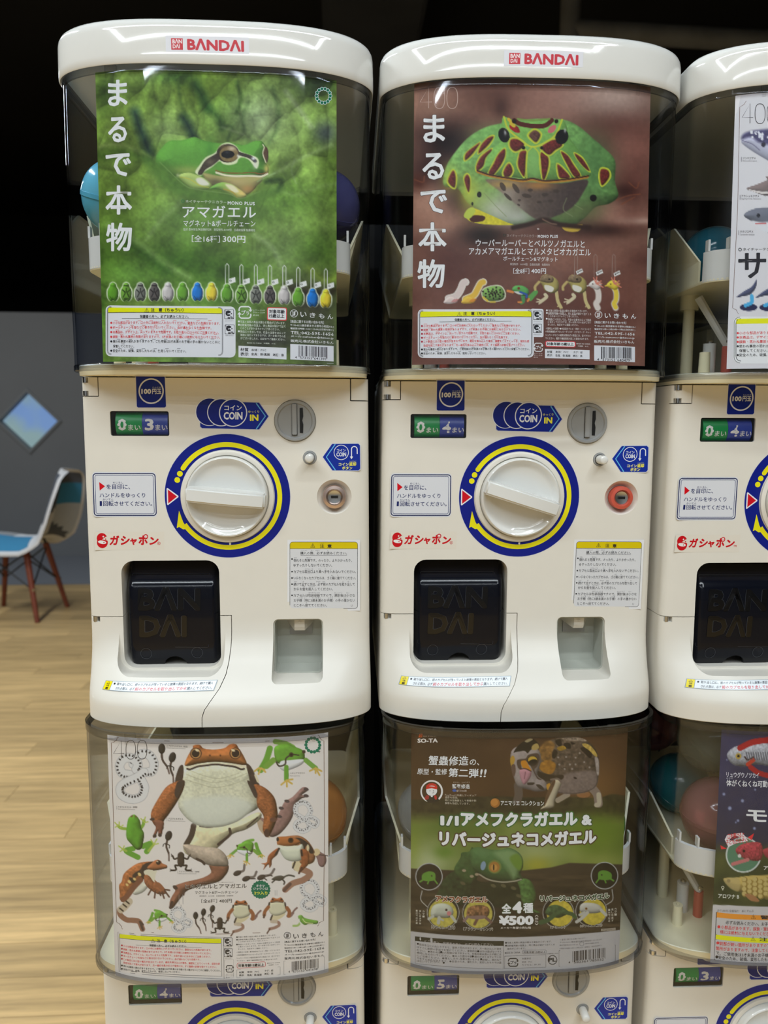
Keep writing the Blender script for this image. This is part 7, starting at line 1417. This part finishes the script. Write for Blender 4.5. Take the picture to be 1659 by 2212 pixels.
def bow(x0, y0, x1, y1, sag, n=9):                    # edge of a box on the sheet: the fit carries the curve
    return [(x0 + (x1 - x0) * i / (n - 1), y0 + (y1 - y0) * i / (n - 1) + sag * 4 * (i / (n - 1)) * (1 - i / (n - 1))) for i in range(n)]
def bowbox(x0, y0, x1, y1, dt, db, sag, col, layer):
    t = bow(x0, y0, x1, y0 + dt, sag, 33); b = bow(x0 + (8 if y1 - y0 > 200 else 2), y1, x1, y1 + db, sag, 33)
    for i in range(len(t) - 1): L.quad(t[i], t[i + 1], b[i + 1], b[i], col, layer)
def bowframe(x0, y0, x1, y1, dt, db, sag, w, col, layer):
    t = bow(x0, y0, x1, y0 + dt, sag); b = bow(x0 + 18, y1, x1 + 8, y1 + db, sag); L.stroke(t + b[::-1], w, col, layer, closed=True)
bowframe(64, 84, 1548, 640, 80, 108, 16, 9, (150, 146, 144), 2); bowframe(86, 108, 1516, 618, 72, 96, 16, 6, (84, 82, 84), 2)
bowbox(90, 112, 1512, 166, 72, 78, 16, YW, 3); L.stroke(bow(90, 170, 1512, 246, 16), 5, (70, 70, 50), 4)
tri_sign(L, 530, 180, 54, BK, 5); L.text('注　意（ちゅうい）', 612, 180, 1024, 228, BK, .022, 5, dy=14)
L.text('保護者の方へ、必ずお読みください。', 508, 252, 1026, 286, BK, .012, 3, dy=14, res=1); L.stroke(bow(320, 264, 1240, 306, 6), 3, (90, 90, 96), 3)
for i, (s, x1, c) in enumerate(((CA, 1375, RD), (CD_, 1372, RD), (CC, 1365, RD), (CB, 1222, RD), (CH, 1495, RD), (CI, 1450, RD), ('思わぬ事故の恐れがありますので、ご使用後は3才未満のお子様の手の届かないところに保管してください。', 1508, BK), (CG, 940, BK))):
    y = 262 + i * 47; dyy = (x1 - 142) / 1350 * 72; m_ = (142 + x1) / 2; h = len(s) // 2
    L.text(s[:h], 142, y, m_, y + 30, c, .006, 3, dy=dyy * .62, res=1); L.text(s[h:], m_ + 6, y + dyy * .64, x1, y + dyy * .64 + 30, c, .006, 3, dy=dyy * .36, res=1)
    if i != 5: L.disc(122, y + 10, 13, c if c == BK else (176, 40, 56), 3, n=12)
L.at(470, 1990, 6.771)
warn_icon(L, 88, 240, 130, (50, 48, 50), BX); warn_icon(L, 94, 400, 126, (50, 48, 50), BX); L.lines([('口に入れない', 100, 376, 206, 388, -4), ('子供 与えない', 104, 540, 206, 552, -4)], (110, 106, 106), 3)
L.frame(98, 568, 236, 842, 3, (160, 156, 154), 2, r=20, dy=-14); recycle(L, 126, 652, 106, 94, (56, 54, 54), 12); L.lines([('上ケース:PP', 118, 772, 242, 788, -4), ('下ケース:PP', 118, 796, 242, 812, -4), ('袋:PE', 120, 820, 180, 836, -2)], (90, 86, 86), 2, 0)
L.lines([('写真と実際の商品は異なる場合がございます。', 302, 222, 858, 244, -34), ('自動販売機の性質上、同じ商品が続けて出てくる', 302, 262, 912, 282, -42), ('ことがありますのでご了承ください。', 300, 292, 740, 312, -26), ('製品につきましては、万全の注意をはらって製造', 302, 332, 914, 352, -42), ('に当たっておりますが、万一お気づきの点がござい', 300, 364, 914, 386, -42), ('ましたら、右記までご連絡ください。', 302, 400, 740, 420, -24),
    ('＜使用上の注意＞●本商品をテレビ・時計・パソコンなど', 280, 446, 916, 468, -42), ('の特定機器及びフロッピーディスク・ビデオテープ・キャッ', 280, 488, 914, 510, -42), ('シュカードなどの磁気記録方式の製品には、近づけない', 280, 532, 914, 554, -42), ('でください。磁気で機能異常が起こる場合があります。', 280, 572, 886, 592, -34), ('MADE IN CHINA', 728, 606, 916, 620, -14), ('中国製　L-02', 748, 634, 894, 650, -14)], (84, 80, 80), 2, .003)
for y in (234, 272, 342): L.disc(286, y, 11, BK, 2, n=12)
L.frame(286, 616, 702, 690, 6, (190, 60, 66), 2, r=22, dy=-26); L.text('対象年齢15歳以上', 304, 628, 680, 674, BK, .03, 3, dy=-18)
L.frame(284, 714, 916, 830, 4, (130, 126, 124), 2, dy=-50); L.lines([('材質', 316, 736, 388, 766, -4), ('表示', 316, 780, 388, 810, -4)], BK, 3, .012); L.lines([('本体：PVC', 434, 728, 610, 758, -8), ('タグ：紙', 690, 706, 816, 738, -6), ('金具：鉄/真鍮', 434, 772, 648, 804, -8), ('磁石：鉄', 688, 752, 816, 784, -6)], (50, 48, 50), 3, .008)
maker(L, 1022, 206, .9, (44, 42, 44), (206, 200, 196), -34)
L.lines([('［商品に関するお問い合わせ先］', 980, 286, 1430, 316, -36), ('〒190-0151東京都あきる野市小和田315-1', 978, 334, 1562, 360, -44), ('電話受付10時～13時/14時～17時(土日祝を除く)', 978, 380, 1560, 404, -46), ('TEL:042-595-1656', 982, 420, 1562, 456, -48), ('メール:customer@ikimon.jp', 982, 476, 1560, 504, -48), ('販売元:株式会社いきもん', 980, 524, 1558, 560, -46)], (50, 48, 50), 2, .012)
L.frame(970, 580, 1564, 776, 4, (120, 116, 114), 2, dy=-62); barcode(L, 1086, 588, 1480, 716, '4573153641698', -44, (58, 54, 56), 13)
L.done(po)

# rain frog poster
po = make_poster(5, art_rain_frog, 'dark poster with a round rain frog above a green leaf frog')
L = Sheet(5); L.at(885, 1565, 7.06)
L.poly([(150, 142), (198, 142), (188, 196), (136, 196)], (196, 84, 34), 2); L.text('0', 152, 150, 184, 190, (70, 44, 28), .02, 3); L.text('state of the art.', 202, 164, 410, 188, (170, 150, 132), 0, 2); L.text('SO-TA', 120, 212, 430, 276, (216, 208, 204), .035, 2, dy=2)
L.text('蟹蟲修造', 290, 474, 896, 618, WT, .014, 3, dy=6, lean=.08); L.text('の、', 914, 530, 1062, 622, WT, .01, 3, lean=.08); L.text('原型・監修', 118, 664, 572, 756, WT, .010, 3, dy=12, lean=.08); L.text('第二弾', 594, 664, 1048, 800, WT, .02, 3, dy=8, lean=.08); L.text('!!', 1072, 680, 1166, 802, WT, .02, 3, lean=.15)
L.disc(337, 1022, 172, (216, 212, 210), 2, n=40); L.poly([(232, 1130), (262, 1078), (330, 1066), (400, 1080), (440, 1130), (452, 1160), (400, 1190), (337, 1196), (280, 1190)], (30, 26, 24), 3); L.poly([(226, 1120), (262, 1074), (300, 1090), (290, 1140), (240, 1150)], (150, 40, 40), 4); L.poly([(370, 1084), (404, 1080), (420, 1120), (410, 1150), (385, 1140)], (170, 40, 40), 4)
L.disc(337, 1010, 92, (30, 26, 28), 4, ry=88, n=30); L.disc(337, 1010, 84, (216, 212, 210), 5, ry=78, n=30); L.poly([(248, 985), (256, 930), (300, 900), (350, 894), (400, 910), (424, 950), (420, 990), (337, 972)], (190, 40, 32), 6); L.stroke([(310, 1000), (310, 1022)], 6, BK, 6); L.stroke([(362, 1000), (362, 1022)], 6, BK, 6); L.stroke([(346, 1046), (366, 1042), (374, 1030)], 5, BK, 6); L.poly([(320, 1080), (356, 1080), (352, 1106), (326, 1106)], (216, 212, 210), 6)
L.text('かにむし　しゅうぞう', 666, 874, 912, 892, (190, 176, 164), 0, 2); L.text('蟹蟲修造', 648, 908, 916, 978, WT, .012, 2, dy=2); L.disc(682, 1008, 30, (52, 84, 160), 2, ry=20); L.text('@T31mm88', 712, 996, 866, 1032, (190, 176, 168), .004, 2)
L.lines([('FrogTreeに所属しフィギュア', 540, 1058, 1016, 1094, 6), ('造形を担当。', 540, 1096, 738, 1130, 2), ('時には生物部として骨格や剥', 540, 1140, 1010, 1172, 4), ('製等も作成しています。', 540, 1182, 912, 1218, 6)], (186, 176, 160), 2, .004)
L.disc(1300, 1194, 72, (150, 96, 40), 2); L.disc(1290, 1184, 54, (176, 118, 54), 3)
L.at(810, 1540, 2.476)
L.text('アニマリエ コレクション', 672, 468, 904, 494, (226, 220, 214), .02, 3, dy=2)
def title(s, x0, y0, x1, y1, dy, edge, b=.06, in_=(222, 218, 222)):
    for dx, dz in ((-3, 0), (3, 0), (0, -4), (0, 4)): L.text(s, x0 - 4 + dx, y0 - 3 + dz, x1 + 4 + dx, y1 + 3 + dz, edge, b + .04, 2, dy=dy)
    L.text(s, x0, y0, x1, y1, in_, b, 5, dy=dy)
title('1/1', 350, 548, 448, 602, 2, (40, 74, 36)); title('アメフクラガエル', 458, 526, 1084, 604, -2, (52, 96, 44)); title('&', 1104, 544, 1160, 600, 0, (60, 80, 40)); title('リバージュネコメガエル', 344, 628, 1184, 706, -10, (74, 56, 38))
L.at(885, 1900, 7.06); title('アメフクラガエル', 396, 232, 1190, 330, 18, (206, 196, 186), .05, (120, 66, 36)); L.text('（ホワイト・蓄光）', 332, 690, 690, 744, (40, 32, 26), .02, 3, dy=12); L.text('（ブラウン・オレンジ）', 818, 724, 1266, 770, (40, 32, 26), .02, 3, dy=10)
L.text('（ホワイト・蓄光）', 328, 686, 694, 748, (206, 200, 190), .06, 2, dy=12); L.text('（ブラウン・オレンジ）', 814, 720, 1270, 774, (206, 200, 190), .06, 2, dy=10)
for i, s in enumerate(('蓄光で光る姿も', '楽しめます特別', 'カラー')):
    for j, c in enumerate(s): L.text(c, 92 + 52 * i, 458 + 38 * j + 6 * i, 124 + 52 * i, 488 + 38 * j + 6 * i, (190, 184, 170), .01, 2, res=1) if 458 + 38 * j < 680 else None
L.at(1070, 1900, 6.033)
title('全', 82, 312, 206, 440, 0, (64, 84, 54), .04); title('4', 222, 284, 350, 440, 0, (64, 84, 54), .06); title('種', 364, 304, 494, 436, 0, (64, 84, 54), .03); title('¥500', 42, 468, 500, 596, -4, (64, 56, 42), .06); L.text('メーカー希望小売価格', 66, 614, 466, 644, (216, 208, 200), .01, 3, dy=-2)
for j, c in enumerate('︵税込︶'): L.text(c, 518, 462 + 34 * j, 560, 490 + 34 * j, (206, 200, 192), .01, 3)
title('リバージュネコメガエル', 582, 206, 1484, 284, -44, (206, 204, 192), .05, (40, 66, 40)); L.text('（グリーン）', 718, 602, 910, 642, (206, 200, 190), .06, 2, dy=-4); L.text('（グリーン）', 722, 606, 906, 638, (40, 32, 26), .02, 3, dy=-4); L.text('（ホワイト・蓄光）', 1102, 586, 1392, 622, (206, 200, 190), .06, 2, dy=-16); L.text('（ホワイト・蓄光）', 1106, 590, 1388, 618, (40, 32, 26), .02, 3, dy=-16); L.rect(1375, 636, 1566, 668, (150, 140, 126), 2, dy=-10); L.text('©FrogTree/SO-TA', 1390, 644, 1556, 662, (60, 54, 46), .006, 3, dy=-8)
for i, s in enumerate(('蓄光で光る', '楽しめます', 'カラー')):
    for j, c in enumerate(s): L.text(c, 1466 + 42 * i, 378 + 36 * j - 6 * i, 1496 + 42 * i, 408 + 36 * j - 6 * i, (190, 184, 170), .01, 2, res=1)
L.at(885, 2000, 7.06)
t = bow(80, 158, 1434, 232, 14); b = bow(82, 228, 1432, 306, 14)
for i in range(8): L.quad(t[i], t[i + 1], b[i + 1], b[i], (32, 34, 28), 2)
L.stroke(bow(82, 160, 1434, 236, 14) + bow(84, 572, 1424, 658, 14)[::-1], 4, (70, 66, 64), 3, closed=True); L.text('＜ご注意＞　保護者の方へ、必ずお読みください。', 224, 206, 1276, 248, (176, 170, 166), 0, 5, dy=52)
LONG = '部品を口に入れたりすると、窒息の恐れがあります。万一飲み込んだ場合はすぐに医師の手当てを受けてください。●使用目的以外は遊ばないでください。●思わぬ事故の危険がありますので、対象年齢未満のお子様には絶対に与えないでください。●尖った部分や鋭い部分がありますので十分にご注意ください。●落としたり、乱暴な扱いをすると破損し、思わぬケガをする恐れがあります。●安全のため、壊れたり、変形したものでは遊ばないでください。'
for i in range(7):
    s = LONG[i * 33:(i + 1) * 33]
    if not s: break
    y = 262 + 42 * i; h = len(s) // 2; full = len(s) == 33; xm = 760 if full else 108 + 40 * h; x1 = 1396 if full else 108 + 40 * len(s)
    L.text(s[:h], 108 if i else 146, y, xm, y + 34, (96, 92, 90), .004, 3, dy=50 * (xm - 108) / 650, res=1); L.text(s[h:], xm + 8, y + 50 * (xm - 108) / 650, x1, y + 34 + 50 * (xm - 108) / 650, (96, 92, 90), .004, 3, dy=22 * (x1 - xm) / 640, res=1)
for x, y in ((126, 272), (1042, 384), (482, 394), (960, 462), (1088, 504), (520, 558)): L.disc(x, y, 15, BK, 4, n=12)
L.at(1060, 2000, 5.821)
L.lines([('写真と実際の商品は異なる場合がございます。', 206, 202, 768, 226, -18), ('自動販売機の性質上、同じ商品が続けて出てくる', 206, 240, 806, 264, -18), ('場合がございます。', 206, 280, 440, 304, -8), ('MADE IN CHINA', 178, 330, 372, 354, -6)], (90, 86, 86), 2, .004); L.disc(192, 214, 11, BK, 2, n=12); L.disc(192, 250, 11, BK, 2, n=12)
L.frame(398, 310, 700, 356, 3, (90, 88, 88), 2, r=18, dy=-8); L.text('対象年齢15歳以上', 412, 320, 690, 346, (90, 86, 86), .008, 3, dy=-6)
L.frame(174, 382, 694, 540, 3, (60, 58, 58), 2, dy=-20); recycle(L, 222, 412, 120, 98, (48, 46, 46), 14); L.lines([('材質表示', 394, 404, 508, 428, -4), ('本体：PVC', 394, 446, 522, 470, -4), ('カプセル：PP, PS', 392, 482, 628, 508, -8)], (96, 92, 92), 2, .004)
L.text('PL保険加入済み', 704, 346, 852, 360, (80, 78, 78), .004, 2, dy=-10); L.ring(778, 428, 55, 9, (48, 46, 46), 2); L.text('PL', 726, 402, 824, 452, (48, 46, 46), .04, 3, dy=-4)
L.lines([('＜商品に関するお問い合わせ＞', 870, 164, 1190, 184, -26), ('〒150-0001 東京都渋谷区神宮前1-20-14-201', 870, 196, 1392, 218, -44), ('株式会社SO-TA tel', 866, 234, 1096, 254, -14), (':0800-888-3203', 1180, 212, 1356, 230, -16), ('お問合せ時間 10時～17時(土日・祝祭日・年末年始除く)', 866, 276, 1394, 296, -46)], (110, 106, 106), 2, .003); L.ring(1144, 222, 26, 3, (80, 78, 78), 2)
L.frame(860, 310, 1566, 508, 3, (70, 68, 68), 2, dy=-72); barcode(L, 1028, 316, 1438, 438, '4582361785032', -46, (58, 54, 54), 21)
L.done(po)

# deep sea poster
po = make_poster(6, art_deep_sea, 'dark blue poster with a red crested oarfish and a golden arowana')
L = Sheet(6); L.at(1390, 1500, 3.108)
L.text('リュウグウノツカイ', 556, 518, 776, 556, (206, 206, 216), .012, 3, dy=6); L.text('からだ', 556, 558, 600, 568, (190, 190, 204), 0, 3); L.text('体がくねくね可動!', 556, 570, 840, 616, (212, 212, 220), .016, 3, dy=8); L.text('モン', 690, 770, 990, 852, (216, 216, 222), .03, 3, dy=10)
L.poly([(545, 975), (560, 945), (660, 928), (690, 960), (700, 985), (620, 1000), (570, 1025)], (214, 206, 208), 3); L.text('口を開けると', 566, 936, 676, 972, (190, 40, 50), .02, 4, dy=-12); L.text('子どもがのぞく!', 552, 975, 704, 1010, (190, 40, 50), .02, 4, dy=-16); L.poly([(742, 932), (700, 960), (726, 978)], (206, 40, 50), 3); L.poly([(516, 1012), (560, 1036), (522, 1040)], (206, 40, 50), 3)
L.text('アロワナ B', 502, 1338, 642, 1366, (214, 214, 206), .016, 3, dy=6); L.text('アロ', 806, 1152, 870, 1178, (214, 214, 206), .016, 3); L.text('♀', 522, 1286, 542, 1316, (200, 200, 180), 0, 3)
L.text('© T-ARTS 企画協力：あにそんぷ', 496, 1440, 740, 1458, (110, 106, 108), .002, 3, dy=4)
L.stroke([(490, 1462), (474, 1780), (1200, 1806)], 5, (60, 56, 58), 3); L.quad((492, 1462), (1100, 1482), (1100, 1512), (488, 1496), (214, 138, 44), 2, 16); L.quad((486, 1612), (1100, 1640), (1100, 1672), (484, 1642), YW, 2, 16)
L.stroke([(492, 1460), (1100, 1480)], 3, (60, 56, 58), 3); L.stroke([(488, 1497), (1100, 1514)], 3, (60, 56, 58), 3); L.stroke([(486, 1610), (1100, 1638)], 3, (60, 56, 58), 3); L.stroke([(484, 1643), (1100, 1673)], 3, (60, 56, 58), 3)
tri_sign(L, 722, 1478, 30, BK, 4); tri_sign(L, 720, 1626, 30, BK, 4); L.text('警告', 784, 1482, 900, 1508, BK, .02, 4, dy=4); L.text('注意', 776, 1630, 890, 1656, BK, .02, 4, dy=4)
for s, x, y, c in (('必ずお読みください。お子様の', 552, 1516, BK), ('小部品があります。誤飲・窒息の', 520, 1548, RD), ('様には絶対に与えないでください', 514, 1580, RD), ('鋭部が鋭い箇所がありますので、', 510, 1658, RD), ('箇所がありますので、注意してくだ', 486, 1690, RD), ('で、ご使用後は3才未満のお子様の手', 486, 1722, BK), ('安全のため、破損、変形したものを', 502, 1752, BK)): L.text(s, x, y, x + 23.4 * len(s), y + 26, c, .006, 3, dy=.04 * 23 * len(s), res=1)
for x, y, c in ((506, 1560, RD), (499, 1668, RD), (492, 1762, BK)): L.disc(x, y, 10, c, 3, n=12)
L.done(po)

# ------------------------------------------------------------------ capsules in the cases
def capsule_mat(name, rgb, see):
    m = bpy.data.materials.new(name); m.use_nodes = True; N, L = nt(m); b = N['Principled BSDF']; out = N['Material Output']
    tc = N.new('ShaderNodeTexCoord'); n = N.new('ShaderNodeTexNoise'); n.inputs['Scale'].default_value = 40; L.new(tc.outputs['Object'], n.inputs['Vector'])
    c = s2l(rgb); r = N.new('ShaderNodeValToRGB'); r.color_ramp.elements[0].color = (*(c * .9), 1); r.color_ramp.elements[1].color = (*np.minimum(c * 1.1, 1), 1); L.new(n.outputs['Fac'], r.inputs['Fac']); L.new(r.outputs['Color'], b.inputs['Base Color'])
    b.inputs['Roughness'].default_value = .12
    t = N.new('ShaderNodeBsdfTransparent'); t.inputs['Color'].default_value = (*np.minimum(c * 1.5 + .1, 1), 1); mx = N.new('ShaderNodeMixShader'); mx.inputs['Fac'].default_value = see
    L.new(b.outputs[0], mx.inputs[1]); L.new(t.outputs[0], mx.inputs[2]); L.new(mx.outputs[0], out.inputs['Surface']); return m
def capsule(k, x, y, z, r, rgb, see, label, tilt, slip=False):
    R = MACH[k]; a = R.rotation_euler.z; p = R.location + Vector((x * math.cos(a) - y * math.sin(a), x * math.sin(a) + y * math.cos(a), z))
    o = empty('toy_capsule', p); o.rotation_euler = tilt; tag(o, label, 'capsule')
    m = capsule_mat('capsule_plastic', rgb, see); m2 = capsule_mat('capsule_plastic', tuple(min(255, v + 14) for v in rgb), see)
    pr = [(r * math.cos(t), r * math.sin(t)) for t in np.linspace(0, math.pi / 2, 15)]
    up = revolve_z('upper_half', [(q, h + .0006) for q, h in pr[:-1]] + [(0, r + .0006)], 0, 0, 36); lo = revolve_z('lower_half', [(0, -r)] + [(q * .985, -h) for q, h in pr[:-1]][::-1], 0, 0, 36)
    link('upper_half', up, m2, o); link('lower_half', lo, m, o)
    link('seam_band', revolve_z('seam_band', [(r * .99, -.0022), (r * 1.012, -.0018), (r * 1.012, .0018), (r * .99, .0022)], 0, 0, 36), m, o)
    for t in (.6, 2.4): link('vent_hole', revolve_y('vent_hole', [(.0016, -.0003), (.0016, .0003), (0, .0003)], 0, 0, 12), M['black'], o).matrix_local = Matrix.Rotation(t, 4, 'Z') @ Matrix.Translation((0, -r * .80, -r * .62))
    if slip:
        v, f = [], []
        for i in range(9):
            u_ = -.4 + .8 * i / 8; b_ = r * .93
            for w_ in (-.16, .16): v.append((b_ * math.sin(w_ - .5) * math.cos(u_), -b_ * math.cos(w_ - .5) * math.cos(u_), b_ * math.sin(u_)))
            if i: f.append((2 * i - 2, 2 * i - 1, 2 * i + 1, 2 * i))
        s = link('paper_slip', mesh('paper_slip', v, f, 60), mat('slip_paper', (206, 196, 192), .7), o)
capsule(1, -.0930, .010, .2720, .0335, (96, 178, 206), .1, 'sky blue capsule peeping out left of the tree frog poster', (.3, .2, 0))
capsule(1, -.0345, .036, .2405, .0335, (120, 120, 160), .3, 'lilac capsule hidden behind the tree frog poster, left of centre', (.8, 0, 0))
capsule(1, .0930, .030, .2735, .0335, (74, 74, 122), .35, 'dusky purple capsule at the right of the tree frog poster', (.5, .4, 0))
capsule(1, .0350, .052, .2405, .0335, (150, 130, 120), .3, 'pale brown capsule hidden behind the tree frog poster, right of centre', (.2, .9, 0))
capsule(3, -.0700, .070, .2405, .0335, (40, 112, 132), .35, 'dim teal capsule left of the shark poster', (.4, .2, 0))
capsule(4, .0785, .030, .2450, .0380, (168, 104, 44), .25, 'amber capsule right of the toad poster', (.25, .3, 0))
capsule(5, -.0805, .030, .2428, .0360, (176, 178, 176), .72, 'colourless capsule left of the rain frog poster', (.5, .2, 0))
capsule(5, .0805, .012, .2428, .0360, (58, 140, 70), .3, 'green capsule right of the rain frog poster', (.3, .6, 0))
capsule(6, -.0630, .012, .2450, .0380, (170, 112, 108), .5, 'rosy see-through capsule with a paper slip, left of the deep sea fish poster', (0, 0, -.55), True)
capsule(6, -.0700, .090, .2405, .0335, (26, 104, 116), .25, 'dark teal capsule behind the rosy capsule', (.6, .1, 0))
capsule(6, -.0660, .034, .3185, .0335, (150, 160, 150), .75, 'colourless capsule resting on top of the rosy capsule', (.4, .5, 0))
capsule(6, -.0950, .118, .3040, .0335, (120, 70, 66), .5, 'dim red-brown capsule at the back of the case with the deep sea fish poster', (.1, .5, 0))
for _s in (_work,): bpy.data.objects.remove(_to); bpy.data.scenes.remove(_s)
